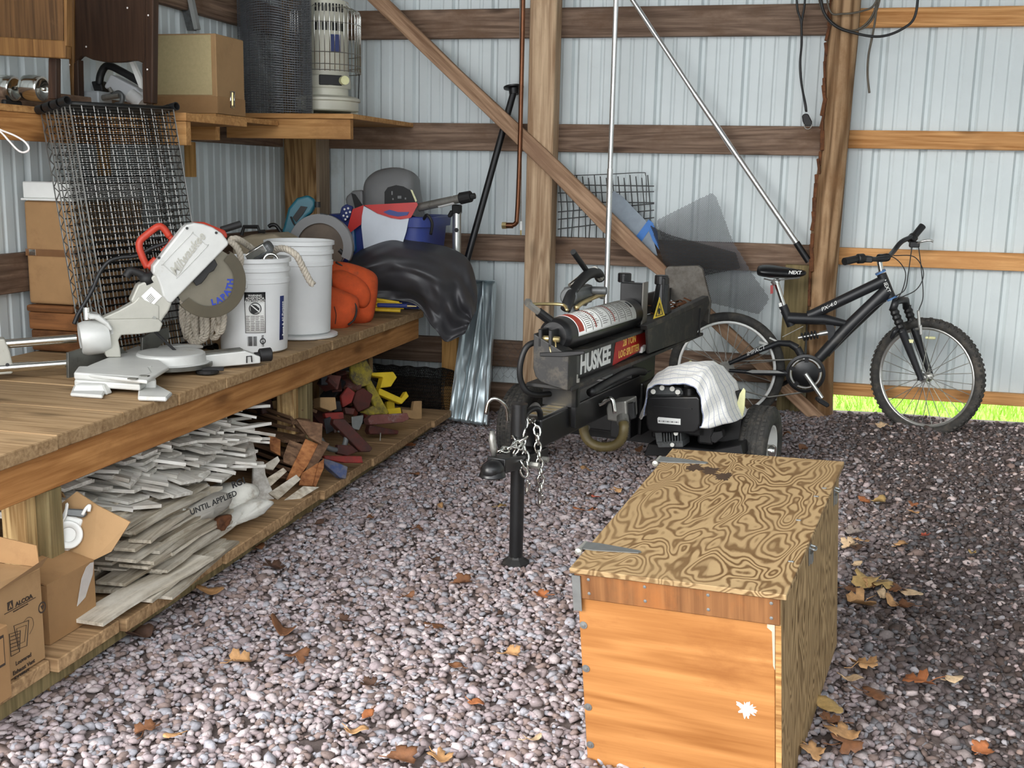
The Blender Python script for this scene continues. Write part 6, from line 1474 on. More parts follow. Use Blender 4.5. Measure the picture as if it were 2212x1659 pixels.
# bar sticking out of the box
mb_ = thing('metal_channel','grey metal channel sticking up behind the carton','channel',tuple(at(410,64,Y=-1.15)))
MB().prism([at(x,y,Y=-1.15) for x,y in ((378,-40),(396,-40),(420,66),(404,66))],(0,0.02,0)).build('web',M['cast'],mb_)
MB().prism([at(x,y,Y=-1.165) for x,y in ((396,-40),(406,-40),(427,62),(419,64))],(0,0.03,0)).build('flange',plain('pale_metal',rgb(170,172,170),0.4,0.4),mb_)
# kerosene heater
HC = V((0.175,-0.40,1.6195))
kh = thing('kerosene_heater','cream round kerosene heater with a wire guard on the corner shelf','heater',tuple(HC))
def HB(b,name,mat,parent=None,**k): return b.build(name,M[mat],parent or kh,**k)
HB(MB().lathe(HC,(0,0,1),[(0.0,0.0),(0.205,0.0),(0.208,0.006),(0.195,0.012),(0.0,0.014)],48),'drip_tray','heater',autos=40)
for a in (0.3,2.4,4.5): HB(MB().box(HC+V((math.cos(a)*.15,math.sin(a)*.15,0.022)),(0.03,0.03,0.03)),'foot','heater')
HB(MB().lathe(HC,(0,0,1),[(0.0,0.036),(0.165,0.036),(0.172,0.042),(0.172,0.085),(0.182,0.09),(0.182,0.102),(0.165,0.112),(0.12,0.118),(0.118,0.15),(0.12,0.155),(0.0,0.155)],48),'fuel_tank','heater',autos=40)
HB(MB().lathe(HC,(0,0,1),[(0.0,0.155),(0.128,0.155),(0.132,0.165),(0.13,0.215),(0.122,0.222),(0.118,0.50),(0.122,0.505),(0.122,0.60),(0.0,0.62)],48),'body','heater',autos=40)
fv = (CAM-HC); fva = math.atan2(fv.y,fv.x)+0.18
rb_ = V((-math.sin(fva),math.cos(fva),0)); fo = V((math.cos(fva),math.sin(fva),0))
HB(MB().box(HC+fo*0.128+rb_*0.0+V((0,0,0.192)),(0.012,0.12,0.052),Euler((0,0,fva)).to_matrix()),'control_panel','black_trim',bevel=0.003)
HB(MB().cyl(HC+fo*0.13+rb_*0.065+V((0,0,.192)),HC+fo*0.165+rb_*0.07+V((0,0,.192)),0.023,n=18),'control_knob','yel_refl',autos=40)
HB(MB().box(HC+fo*0.117+rb_*0.03+V((0,0,0.38)),(0.012,0.05,0.09),Euler((0,0,fva)).to_matrix()),'mica_window','navy')
for k in range(9):
    for z in (0.465,0.56):
        a = fva-0.6+0.15*k; HB(MB().box(HC+V((math.cos(a)*0.1205,math.sin(a)*0.1205,z)),(0.006,0.009,0.04),Euler((0,0,a)).to_matrix()),'vent_slot','black_trim')
gd = MB()
for k in range(28):
    a = fva-1.9+3.8*k/27; q = V((math.cos(a)*0.185,math.sin(a)*0.185,0)); gd.tube([HC+q+V((0,0,0.235)),HC+q+V((0,0,0.53)),HC+q*0.97+V((0,0,0.55)),HC+q*0.72+V((0,0,0.57))],0.0022,5)
HB(gd,'guard_bars','chrome',smooth=True,kind='stuff')
for z in (0.24,0.27,0.33,0.48): HB(MB().torus(HC+V((0,0,z)),(0,0,1),0.185,0.0025,44,5),'guard_ring','steel')
HB(MB().tube([HC+fo*0.0+rb_*0.18+V((0,0,0.24)),HC+rb_*0.175+V((0,0,0.11))],0.003,6),'guard_leg','black_trim')
for k,(x,y) in enumerate(((735,10),(748,15),(757,20),(762,28))): HB(MB().tube(curve_pts([at(705+6*k,4,Y=-0.42),at(726+6*k,3,Y=-0.42),at(x,y,Y=-0.42),at(x+8,y+28,Y=-0.43)],5),0.0022,5),'loose_wire','chrome')
# roll of hardware cloth in front of the heater: real wires
def wire_net(fn, nu, nv, r, name, mat, parent=None, n=4):
    b = MB()
    for i in range(nu+1): b.tube([fn(i/nu,j/(nv)) for j in range(nv+1)],r,n)
    for j in range(nv+1): b.tube([fn(i/nu,j/nv) for i in range(nu+1)],r,n)
    return b.build(name,M[mat],parent)
RC = V((0.015,-0.67,1.6195))
def rollfn(u,v):
    a = math.radians(-160+ 760*u); r = 0.150+0.030*u+0.004*math.sin(9*a)
    return RC+V((math.cos(a)*r*1.08, math.sin(a)*r*0.85, 0.72*v+0.004+0.012*math.sin(3*a)*v))
hc = wire_net(rollfn,170,60,0.0012,'wire_mesh_roll','mesh',None,3); tag(hc,'rolled grey hardware cloth standing in front of the cream heater','wire mesh')
# cord loop at the left edge
cl = MB().tube(curve_pts([at(x,y,Y=-2.75) for x,y in ((-25,265),(0,280),(30,292),(52,305),(62,318),(60,326),(48,329),(36,322),(20,305),(0,284),(-25,270)) ],6),0.0035,6).build('cord_loop',M['splat'],smooth=True); tag(cl,'white cord loop hanging from the left shelf rail','cord')
# ------------------------------------------------------------------ boxes behind the wire shelves at the left
def crate(pixL, name, label, mat, y0, y1, cat='box', xr=None):
    (xa,ya),(xb,yb2) = pixL; p,q = at(xa,ya,Y=y0),at(xb,yb2,Y=y0)
    return p,q
Yl = -2.42
drum = thing('fibre_drum','brown fibreboard drum with a shiny tape band behind the wire shelves','drum',(-0.10,-2.15,0.90))
zA,zB_,zC,zD = at(60,655,Y=Yl).z, at(60,545,Y=Yl).z, at(60,433,Y=Yl).z, at(60,392,Y=Yl).z
MB().bx(-0.195,0.02,Yl,-1.95,zA,zB_).build('lower_half',M['card2'],drum,bevel=0.012,seg=3)
MB().bx(-0.195,0.02,Yl,-1.95,zB_+0.006,zC).build('upper_half',M['card2'],drum,bevel=0.012,seg=3)
MB().bx(-0.195,0.022,Yl-0.003,-1.95,zB_-0.012,zB_+0.014).build('tape_band',M['tape'],drum)
MB().bx(at(32,0,Y=Yl).x,at(46,0,Y=Yl).x,Yl-0.0045,Yl-0.003,zB_-0.010,zB_+0.012).build('tape_glint',M['chrome'],drum)
wl_ = thing('white_carton','flat white carton lying on top of the fibreboard drum','box',(-0.1,-2.15,zC))
MB().bx(-0.195,0.03,Yl-0.015,-1.95,zC+0.001,zC+0.009).build('rim',M['white_paint'],wl_,bevel=0.002)
MB().bx(-0.195,0.01,Yl,-1.95,zC+0.009,zD).build('tray',M['white_paint'],wl_,bevel=0.004)
M['slab'] = wood('rough_slab',rgb(92,58,32),rgb(150,100,60),'x',fine=0.6,stain=rgb(70,44,26),stain_at=0.62)
zs = [ZB+0.001, ZB+0.085, ZB+0.155, zA-0.002]
for i,(lb) in enumerate(('lowest rough brown slab under the fibreboard drum','middle cracked brown slab under the fibreboard drum','top orange-edged slab right beneath the fibreboard drum')):
    o = MB().bx(-0.195,0.03-0.01*i,Yl-0.01*i,-1.95,zs[i],zs[i+1]-0.001).build('wood_slab',M['slab'],bevel=0.008,seg=2); tag(o,lb,'slab','slabs under the fibreboard drum')
# ------------------------------------------------------------------ things leaning or hanging on the back wall
M['copper'] = plain('tarnished_copper', rgb(110,72,50), 0.35, 0.8, 0.2, 20)
M['black_pipe'] = plain('black_iron_pipe', rgb(24,24,26), 0.4, 0.2, 0.2, 20)
M['pole'] = plain('bright_aluminium_pole', rgb(214,214,212), 0.25, 0.8, 0.05, 12)
M['felt'] = plain('blue_grey_felt', rgb(140,150,160), 0.8, 0, 0.1, 20)
M['blue_tape'] = plain('blue_tape', rgb(40,110,186), 0.5, 0, 0.1, 20)
M['galv_sheet'] = plain('galvanised_sheet', rgb(190,202,206), 0.3, 0.75, 0.10, 6, dirt=rgb(236,240,240), dirt_at=0.66)
bpi = thing('iron_pipe','black iron pipe with a floor flange leaning against the middle post','pipe',tuple(at(1005,545,Y=-0.22)))
MB().tube([at(998,600,Y=-0.26),at(1112,190,Y=-0.06)],0.0185,14).build('pipe',M['black_pipe'],bpi,autos=40)
pd = (at(1112,190,Y=-0.06)-at(998,600,Y=-0.26)).normalized()
MB().lathe(at(1110,196,Y=-0.06),pd+V((-0.35,0,0.1)),[(0.026,-0.02),(0.028,0.01),(0.055,0.014),(0.056,0.022),(0.03,0.026),(0.0,0.026)],24).build('flange',M['black_pipe'],bpi,autos=40)
cp2 = thing('copper_pipe','tall brown copper pipe with an elbow fitting hanging beside the middle post','pipe',tuple(at(1122,480,Y=-0.2)))
Yc = -0.20
MB().tube(curve_pts([at(1131,-60,Y=Yc),at(1128,100,Y=Yc),at(1122,350,Y=Yc),at(1117,465,Y=Yc),at(1114,482,Y=Yc),at(1104,487,Y=Yc),at(1098,487,Y=Yc)],6),0.0125,12).build('pipe',M['copper'],cp2,smooth=True)
MB().cyl(at(1108,487,Y=Yc),at(1094,487,Y=Yc),0.016,n=12).build('elbow',M['copper'],cp2,autos=40)
MB().cyl(at(1094,487,Y=Yc),at(1085,487,Y=Yc),0.0185,n=8).build('nut',M['brass'],cp2)
rd = thing('thin_rod','thin grey rod with a pale plastic tip behind the copper pipe','rod',tuple(at(1124,505,Y=-0.17)))
MB().cyl(at(1124,-60,Y=-0.165),at(1125,482,Y=-0.165),0.005,n=8).build('shaft',M['steel'],rd)
MB().cyl(at(1125,478,Y=-0.165),at(1125,497,Y=-0.165),0.008,0.009,n=10).build('tip',M['decal_w'],rd)
MB().cyl(at(1125,497,Y=-0.165),at(1125,508,Y=-0.165),0.005,n=8).build('stub',M['brass'],rd)
p1 = thing('telescopic_pole','upright bright aluminium pole standing behind the log splitter','pole',tuple(at(1310,660,Y=-0.25)))
jn = at(1318,365,Y=-0.24)
MB().cyl(at(1333,-60,Y=-0.2),jn,0.0135,n=14).build('upper_tube',M['pole'],p1,autos=40)
MB().cyl(jn,at(1306,780,Y=-0.34),0.0155,n=14).build('lower_tube',M['pole'],p1,autos=40)
p2 = thing('telescopic_pole','slanting aluminium pole with a black grip leaning towards the pole post','pole',tuple(at(1745,560,Y=-0.2)))
Yd = -0.12
MB().cyl(at(1340,-40,Y=Yd),at(1500,202,Y=Yd),0.0125,n=14).build('upper_tube',M['pole'],p2,autos=40)
MB().cyl(at(1500,202,Y=Yd),at(1722,527,Y=Yd),0.0145,n=14).build('lower_tube',M['pole'],p2,autos=40)
MB().cyl(at(1720,524,Y=Yd),at(1747,565,Y=Yd),0.0175,n=14).build('grip',M['black_pipe'],p2,autos=40)
# black wire grid
Yg = 0.01
grd = thing('wire_grid','black wire grid panel standing on the middle girt behind the brace','wire grid',tuple(at(1310,512,Y=Yg)))
b = MB()
for k in range(16):
    x = 1207+12.8*k; b.tube([at(x,378+(k%3)*3,Y=-0.012),at(x+6,450,Y=-0.012),at(x+4+3*math.sin(k*2.1),514,Y=-0.012)],0.0032,5)
for y0,y1 in ((399,402),(417,414),(436,438),(458,440),(474,454),(495,470)): b.tube([at(1205,y0,Y=-0.016),at(1413,y1,Y=-0.016)],0.0032,5)
b.tube(curve_pts([at(1207,380,Y=-0.014),at(1300,377,Y=-0.014),at(1385,373,Y=-0.014),at(1394,377,Y=-0.014),at(1396,390,Y=-0.014),at(1396,440,Y=-0.014)],4),0.0025,5)
b.build('grid_wires',M['wire_black'],grd,kind='stuff')
# grey felt sheet with blue tape and two pieces of mesh
ft = thing('felt_sheet','grey-blue sheet with blue tape tucked behind the brace','sheet',tuple(at(1390,560,Y=-0.08)))
MB().prism([at(x,y,Y=-0.11) for x,y in ((1326,412),(1345,425),(1400,482),(1412,520),(1420,552),(1380,545),(1310,440))],(0,0.006,0)).build('sheet',M['felt'],ft)
MB().prism([at(x,y,Y=-0.113) for x,y in ((1401,474),(1412,483),(1385,523),(1373,512))],(0,0.003,0)).build('tape_strip',M['blue_tape'],ft)
MB().prism([at(x,y,Y=-0.114) for x,y in ((1407,478),(1420,500),(1424,540),(1410,520),(1402,500))],(0,0.003,0)).build('tape_strip',M['blue_tape'],ft)
def mesh_sheet(poly, fn, nu, nv, r, name, mat):
    """expanded-metal mesh: crossing slanted wires kept inside the given outline (u,v)"""
    def inside(u,v):
        c = False; n = len(poly)
        for i in range(n):
            x1,y1 = poly[i]; x2,y2 = poly[(i+1)%n]
            if (y1 > v) != (y2 > v) and u < (x2-x1)*(v-y1)/(y2-y1)+x1: c = not c
        return c
    b = MB(); us = [p[0] for p in poly]; vs = [p[1] for p in poly]; u0,u1,v0,v1 = min(us),max(us),min(vs),max(vs); du = (u1-u0)/nu; dv = (v1-v0)/nv
    for s in (1,-1):
        for k in range(-nv, nu+nv):
            run = []
            for j in range(0, 2*nv+1):
                v = v0+dv*j/2; u = u0+du*(k+s*(j/2)) if s == 1 else u0+du*(k+nv-(j/2))-nv*du*0
                if u0 <= u <= u1 and inside(u,v): run.append(fn(u,v))
                else:
                    if len(run) > 1: b.tube(run,r,3)
                    run = []
            if len(run) > 1: b.tube(run,r,3)
    return b.build(name,M[mat])
ms1 = mesh_sheet([(1418,475),(1537,416),(1548,425),(1583,520),(1625,590),(1663,645),(1640,680),(1535,655),(1480,610),(1440,560)], lambda x,y: at(x,y,Y=-0.075-0.03*math.sin((x-1400)*0.012)), 62, 66, 0.0013,'expanded_mesh','mesh')
tag(ms1,'grey expanded metal mesh sheet hanging behind the log splitter','wire mesh')
ms2 = mesh_sheet([(1404,486),(1440,505),(1590,545),(1600,580),(1500,600),(1440,588),(1424,540)], lambda x,y: at(x,y,Y=-0.125), 60, 44, 0.0014,'expanded_mesh','wire_black')
tag(ms2,'dark folded strip of expanded mesh in front of the grey sheet','wire mesh')
# galvanised sheet metal duct leaning at the bench end
gs = thing('sheet_metal_duct','crumpled galvanised sheet metal duct leaning at the bench end','duct',tuple(at(1010,917,Z=0.01)))
A0,A1 = at(973,908,Y=-0.47),at(1052,920,Y=-0.47); B0,B1 = at(1012,610,Y=-0.12),at(1071,612,Y=-0.12)
nG = (A1-A0).cross(B0-A0).normalized(); nG = nG if nG.y < 0 else -nG
def duct(u,v):
    p = A0.lerp(A1,u).lerp(B0.lerp(B1,u),v)
    rim = 0.03 if (u < 0.10 or u > 0.90) else 0.0
    ridge = 0.014*math.exp(-((u-(0.30+0.25*v))/0.06)**2)+0.012*math.exp(-((u-(0.72-0.30*abs(v-0.5)))/0.05)**2)
    return p+nG*(rim+ridge+0.006*noise.noise(V((u*6,v*9,2))))
MB().grid(duct,48,40).build('pan',M['galv_sheet'],gs,smooth=True,solid=0.002)
MB().prism([A1+nG*0.03,A1-nG*0.012,B1-nG*0.012,B1+nG*0.03],(A1-A0).normalized()*0.004).build('side_flange',M['galv_sheet'],gs)
MB().prism([A0+nG*0.03,A0-nG*0.012,B0-nG*0.012,B0+nG*0.03],(A0-A1).normalized()*0.004).build('side_flange',M['galv_sheet'],gs)
MB().prism([B0+nG*0.035,B0-nG*0.01,B1-nG*0.01,B1+nG*0.035],(B1-A1).normalized()*0.005).build('end_flange',M['galv_sheet'],gs)
# cable coil on the pole post
def tube_thing(name,label,cat,pts,r,mat,Y,sub=8):
    o = MB().tube(curve_pts([at(x,y,Y=Y) for x,y in pts],sub),r,7).build(name,M[mat],smooth=True); return tag(o,label,cat)
M['old_cable'] = plain('old_brown_cable', rgb(84,76,64), 0.6, 0, 0.2, 30)
cc_ = thing('cable_coil','loops of old grey-brown cable hung on the pole post','cable',tuple(at(1830,40,Y=-0.18)))
for i,pts in enumerate((((1770,-60),(1778,20),(1798,48),(1830,65),(1862,62),(1885,40),(1900,0),(1905,-60)),((1764,-60),(1772,10),(1795,50),(1835,68),(1872,50),(1893,10),(1900,-60)),((1780,-60),(1792,22),(1820,30),(1862,24),(1890,8),(1905,-50)),((1768,-60),(1776,15),(1800,52),(1840,70),(1900,79),(1950,62),(1978,30),(1985,-60)))):
    MB().tube(curve_pts([at(x,y,Y=-0.165-0.008*i) for x,y in pts],8),0.005 if i < 3 else 0.0065,7).build('cable_loop',M['old_cable' if i < 3 else 'hose'],cc_,smooth=True)
MB().tube(curve_pts([at(x,y,Y=-0.17) for x,y in ((1898,-60),(1892,30),(1884,80),(1876,120),(1874,160),(1878,201))],6),0.0055,7).build('cable_end',M['old_cable'],cc_,smooth=True)
hk = thing('tow_strap','black cord with a buckle hook hanging left of the pole post','cord',tuple(at(1742,270,Y=-0.06)))
MB().tube(curve_pts([at(x,y,Y=-0.055) for x,y in ((1720,-60),(1722,15),(1730,45),(1732,90),(1729,130),(1731,175),(1737,215),(1741,240))],6),0.0055,7).build('cord',M['hose'],hk,smooth=True)
MB().tube(curve_pts([at(x,y,Y=-0.055) for x,y in ((1742,-60),(1738,10),(1732,48),(1731,100),(1728,140),(1731,180),(1740,225),(1742,242))],6),0.0055,7).build('cord',M['hose'],hk,smooth=True)
MB().prism([at(x,y,Y=-0.062) for x,y in ((1732,250),(1738,245),(1746,246),(1754,262),(1754,272),(1738,272),(1734,262))],(0,0.015,0)).build('buckle',M['black_trim'],hk,bevel=0.004)
MB().tube(curve_pts([at(x,y,Y=-0.06) for x,y in ((1737,268),(1738,275),(1744,279),(1751,276),(1754,268))],4),0.003,6).build('hook',M['steel'],hk,smooth=True)
# small pieces at the wall foot
cw = MB()
rr = random.Random(5)
def chicken(x0,x1,y0,y1,Y,dx,b,jit=1.0):
    y = y0; row = 0
    while y < y1:
        pts = []; x = x0
        k = 0
        while x <= x1:
            pts.append(at(x+rr.uniform(-jit,jit),y+(dx*0.32 if (k+row)%2 else -dx*0.32)+rr.uniform(-jit,jit),Y=Y+rr.uniform(-.02,.02))); x += dx*0.5; k += 1
        if len(pts) > 1: b.tube(pts,0.0010,3)
        y += dx*0.75; row += 1
chicken(1056,1134,742,825,-0.05,16,cw,3.0)
cwo = cw.build('chicken_wire',M['cast']); tag(cwo,'crumpled scrap of chicken wire at the foot of the wall','chicken wire',kind='thing')
# ------------------------------------------------------------------ stacks under the bench
M['white_board'] = wood('white_painted_offcut', rgb(172,166,156), rgb(238,236,230), 'x', fine=0.7, rough=0.8, stain=rgb(140,128,112), stain_at=0.63, obj_var=0.13, rings=0.25)
M['raw_board'] = wood('greyed_clapboard', rgb(120,108,90), rgb(206,196,178), 'x', fine=0.8, rough=0.85, stain=rgb(216,210,198), stain_at=0.58, obj_var=0.16)
M['brown_board'] = wood('brown_plank', rgb(74,54,40), rgb(130,100,76), 'x', rough=0.8, obj_var=0.2, stain=rgb(86,62,46))
M['orange_board'] = wood('orange_brown_plank', rgb(112,64,32), rgb(176,118,72), 'x', rough=0.7, obj_var=0.12)
rb = random.Random(21)
def board_mesh(name, mat, L, w, th, seed):
    r_ = random.Random(seed); b = MB(); n = 5; vs = []
    for i in range(n+1):
        x = -L+L*i/n; dz = 0.004*math.sin(i*1.3+seed); e = r_.uniform(-.004,.004)
        vs += [(x,-w/2+e,dz),(x,w/2+e,dz),(x,w/2+e,dz+th),(x,-w/2+e,dz+th)]
    fs = [(3,2,1,0),(n*4,n*4+1,n*4+2,n*4+3)]
    for i in range(n):
        for j in range(4): fs.append((i*4+j,i*4+(j+1)%4,i*4+4+(j+1)%4,i*4+4+j))
    if seed % 2:   # clipped corner
        vs[n*4+1] = (vs[n*4+1][0]-0.03,)+vs[n*4+1][1:]; vs[n*4+2] = (vs[n*4+2][0]-0.03,)+vs[n*4+2][1:]
    me = bpy.data.meshes.new(name); me.from_pydata(vs,[],fs); me.update(); me.materials.append(M[mat]); return me
def put(me, name, loc, rot, label, cat, group, sc=(1,1,1)):
    o = bpy.data.objects.new(name, me); COL.objects.link(o); o.location = loc; o.rotation_euler = rot; o.scale = sc
    tag(o,label,cat,group); return o
WBM = [board_mesh('siding_board','white_board',l,w,t,s) for s,(l,w,t) in enumerate(((.55,.095,.0105),(.48,.085,.011),(.60,.10,.010),(.42,.09,.012),(.52,.11,.0095),(.46,.075,.011)))]
RBM = [board_mesh('clapboard','raw_board',l,w,t,s+10) for s,(l,w,t) in enumerate(((.52,.095,.009),(.46,.085,.011),(.56,.10,.010),(.50,.07,.010)))]
BBM = [board_mesh('brown_plank','brown_board',l,w,t,s+20) for s,(l,w,t) in enumerate(((.95,.10,.014),(.85,.085,.016),(.9,.12,.012)))]
OBM = [board_mesh('brown_plank','orange_board',l,w,t,s+30) for s,(l,w,t) in enumerate(((.5,.10,.012),(.45,.12,.010)))]
# main heap, boards pushed in from the front, their ends showing
nA = 0
ORD = ['lowest','second','third','fourth','fifth','sixth','seventh','eighth','ninth','tenth','eleventh','twelfth','thirteenth','fourteenth','fifteenth','sixteenth','seventeenth','eighteenth','nineteenth','twentieth','twenty-first','twenty-second','twenty-third','twenty-fourth','twenty-fifth','twenty-sixth']
lanes = [-3.42,-3.30,-3.17,-3.03,-2.90,-2.77,-2.65,-2.53]
for c,yc in enumerate(lanes):
    z = 0.305 if c < 2 else (0.285 if c < 4 else 0.245); k = 0
    while z < 0.50:
        z += 0.0125
        if z > 0.472 and rb.random() < 0.5: continue
        f = (z-0.25)/0.25
        xr = 0.80-0.13*f+rb.uniform(-.085,.03)-(0.07 if c < 2 else 0)
        put(rb.choice(WBM),'siding_board',(xr,yc+rb.uniform(-.05,.05),z),(rb.gauss(-.05,.07),rb.gauss(0.085,.05),rb.gauss(0.10,0.26)),
            f'white painted board, {ORD[k]} in the {ORD[c] if c else "first"} column right of the near leg','board','white boards in the main heap'); nA += 1; k += 1
# fan of boards sliding off to the right
for k in range(50):
    t = k/49.0; z = 0.255+0.22*t
    yaw = math.radians(rb.uniform(28,66)); px_ = 0.66+rb.uniform(-.04,.16)-0.08*t; py_ = -2.36-0.10*(1-t)+rb.uniform(-.14,.10)
    put(rb.choice(WBM),'siding_board',(px_,py_,z),(rb.gauss(-0.12,.08),rb.gauss(0.16,.07),yaw),f'white board, {ORD[k//2]} from below on the {"inner" if k%2 else "outer"} side of the fanned heap end','board','white boards fanned at the right end'); nA += 1
# standing white sheet pieces at the right end
for (pix,lab,th) in ((((507,930),(543,934),(556,995),(520,995)),'white scrawled board standing at the right end of the white heap',0.012),(((548,997),(571,998),(574,1025),(594,1072),(590,1090),(560,1092),(545,1060)),'bright white torn board leaning below the scrawled one',0.016)):
    fW = plane((0.75,-0.62,0.2),(0.80,-2.28,0.25))
    o = MB().prism([fW(x,y) for x,y in pix],V((-0.6,0.5,0))*th).build('painted_board',M['white_board'],bevel=0.002); tag(o,lab,'board')
# lower pile of thin greyed clapboards lying along the shelf
for k in range(20):
    for c,xc in enumerate((0.63,0.735,0.835)):
        if c == 2 and k > 16: continue
        z = 0.103+0.0112*k
        put(rb.choice(RBM),'clapboard',(xc-0.0045*k+rb.uniform(-.015,.012),-2.80+0.012*(k%3)-0.004*k+rb.uniform(-.06,.05)-(0.12 if k < 2 else 0),z),(rb.gauss(0,.02),rb.gauss(0,.012),math.radians(90)+rb.gauss(0.03,.035)),f'thin greyed clapboard, {ORD[k]} from below in the {("back","middle","front")[c]} row of the low stack','board','greyed clapboards in the low stack')
for k in range(3):
    put(RBM[k],'clapboard',(0.86+0.012*k,-2.86-0.11*k,0.101+0.010*k),(0,0,math.radians(96-4*k)),('longest pale clapboard lying flat on the shelf in front of the low stack','second pale clapboard flat in front of the low stack','top pale clapboard flat in front of the low stack')[k],'board','flat clapboards before the low stack')
# paper sacks
M['paper'] = plain('torn_white_paper', rgb(204,202,194), 0.85, 0, 0.10, 18, dirt=rgb(150,136,116), dirt_at=0.58, bmp=0.3)
M['grey_paper'] = plain('grey_printed_sack', rgb(150,146,138), 0.8, 0, 0.08, 14)
nS_ = (0.86,-0.5,0.18)
sk = thing('paper_sack','torn grey and white paper sack with black print on the low shelf','sack',tuple(at(500,1190,X=0.8)))
pillow([(452,1075),(500,1050),(545,1045),(560,1060),(548,1080),(520,1100),(495,1118),(470,1120),(448,1100)],nS_,at(500,1085,X=0.80),0.14,'upper_fold','paper',sk,0.18,0.016,30)
pillow([(400,1100),(430,1085),(490,1065),(502,1078),(490,1098),(460,1118),(430,1128),(405,1125)],nS_,at(450,1100,X=0.84),0.12,'print_flap','grey_paper',sk,0.18,0.016,30)
pillow([(372,1092),(400,1098),(418,1130),(422,1180),(408,1190),(385,1188),(376,1150)],nS_,at(400,1140,X=0.80),0.10,'side_bulge','paper',sk,0.18,0.016,30)
pillow([(425,1140),(480,1115),(545,1085),(575,1080),(588,1088),(560,1115),(520,1130),(480,1150),(430,1185),(422,1170)],nS_,at(500,1130,X=0.84),0.10,'lower_bulge','paper',sk,0.18,0.016,30)
pillow([(470,1120),(500,1112),(497,1132),(484,1146),(472,1140)],nS_,at(484,1130,X=0.87),0.03,'torn_patch','bark',sk,0.18,0.016,30)
fK = plane(nS_,at(462,1090,X=0.895)); xk = (fK(490,1072)-fK(420,1102)).normalized(); nk = V(nS_).normalized()
text('lettering','UNTIL APPLIED',M['ink_blk'],sk,fK(462,1086),xk,nk.cross(xk),0.026,0.0006,0,0.0004)
text('lettering','RG1',M['ink_blk'],sk,fK(516,1043),xk,nk.cross(xk),0.03,0.0006,0,0.001)
# cartons at the near end
def xface(x,y,X): return at(x,y,X=X)
def carton(pix_r_bot, pix_r_top, y0, X, depth, name, label, mat):
    b_ = at(*pix_r_bot,X=X); t_ = at(*pix_r_top,X=X)
    th_ = thing(name,label,'box',(X-depth/2,(y0+b_.y)/2,0.10))
    return th_, b_.y, t_.z
Xa = 0.87
ca = thing('carton','brown cardboard carton printed with black lettering and vent drawings at the near end','box',(0.75,-4.0,0.101))
y1a = at(100,1432,X=Xa).y; zta = at(108,1215,X=Xa).z
MB().bx(Xa-0.24,Xa,y1a-0.36,y1a,0.1015,zta).build('box_body',M['card'],ca,bevel=0.003)
MB().prism([(Xa,y1a-0.36,zta),(Xa,y1a,zta),(Xa+0.02,y1a+0.005,zta+0.03),(Xa+0.03,y1a-0.20,zta+0.012),(Xa+0.02,y1a-0.36,zta+0.04)],(0.003,0,0.002)).build('flap',M['card'],ca)
MB().prism([(Xa-0.003,y1a,zta),(Xa-0.15,y1a,zta),(Xa-0.13,y1a+0.02,zta+0.06),(Xa-0.02,y1a+0.015,zta+0.05)],(0,0.003,0)).build('flap',M['card2'],ca)
MB().prism([(Xa-0.05,y1a-0.30,zta+.002),(Xa-0.20,y1a-0.30,zta+.002),(Xa-0.19,y1a-0.24,zta+0.075),(Xa-0.06,y1a-0.24,zta+0.07)],(0,0.003,0)).build('flap',M['card2'],ca)
MB().bx(Xa-0.20,Xa-0.04,y1a-0.30,y1a-0.10,zta-0.01,zta+0.004).build('contents',M['hose'],ca,bevel=0.01)
M['ink_brown'] = plain('brown_black_print', rgb(58,46,38), 0.8, 0, 0.1, 20)
def FT(body,px,py,size,**k): return text('lettering',body,M['ink_brown'],ca,at(px,py,X=Xa+0.0012),(0,1,0),(0,0,1),size,0.0004,**k)
FT('ALCOA',52,1297,0.0150,bold=0.0005,sx=1.25)
FT('BUILDING PRODUCTS INC',45,1313,0.0046)
MB().bx(Xa+0.0008,Xa+0.0014,at(8,1318,X=Xa).y,at(76,1285,X=Xa).y,at(42,1309,X=Xa).z-0.0008,at(42,1309,X=Xa).z+0.0008).build('print_line',M['ink_brown'],ca)
lg = at(22,1308,X=Xa+0.0008)
lgo = MB().box(lg,(0.001,0.019,0.021)).build('logo_block',M['ink_brown'],ca,bevel=0.0)
MB().prism([lg+V((0.0006,y,z)) for y,z in ((-0.006,-0.007),(0,0.008),(0.006,-0.007),(0.003,-0.007),(0,-0.001),(-0.003,-0.007))],(0.0006,0,0)).build('logo_peak',M['card'],lgo)
rcl = at(91,1312,X=Xa+0.001); rco = MB().torus(rcl,(1,0,0),0.013,0.002,28,6,0.3).build('recycled_ring',M['ink_brown'],ca)
MB().prism([rcl+V((0,y,z)) for y,z in ((-0.006,0.005),(0.006,0.005),(0,-0.007))],(0.0008,0,0)).build('recycled_mark',M['ink_brown'],rco)
for ln,(px,py) in zip(('Louvered','Exhaust Vent','EXVENT'),((51,1424),(52,1441),(48,1457))): FT(ln,px,py,0.0145,bold=0.0003,sx=1.05)
def outline(pts,r=0.0012,nm='drawing_line'): MB().tube([at(x,y,X=Xa+0.001) for x,y in pts],r,4,closed=True).build(nm,M['ink_brown'],ca)
outline(((30,1352),(62,1340),(58,1395),(40,1402))); outline(((36,1358),(57,1350),(53,1386),(40,1392)),0.0008)
outline(((20,1370),(44,1362),(42,1408),(24,1418))); 
for k in range(5): MB().tube([at(23,1376+8*k,X=Xa+.001),at(42,1369+8*k,X=Xa+.001)],0.0009,4).build('drawing_line',M['ink_brown'],ca)
MB().tube(curve_pts([at(x,y,X=Xa+.001) for x,y in ((50,1345),(60,1334),(70,1336),(72,1352),(64,1370))],5),0.0006,4).build('drawing_line',M['ink_brown'],ca)
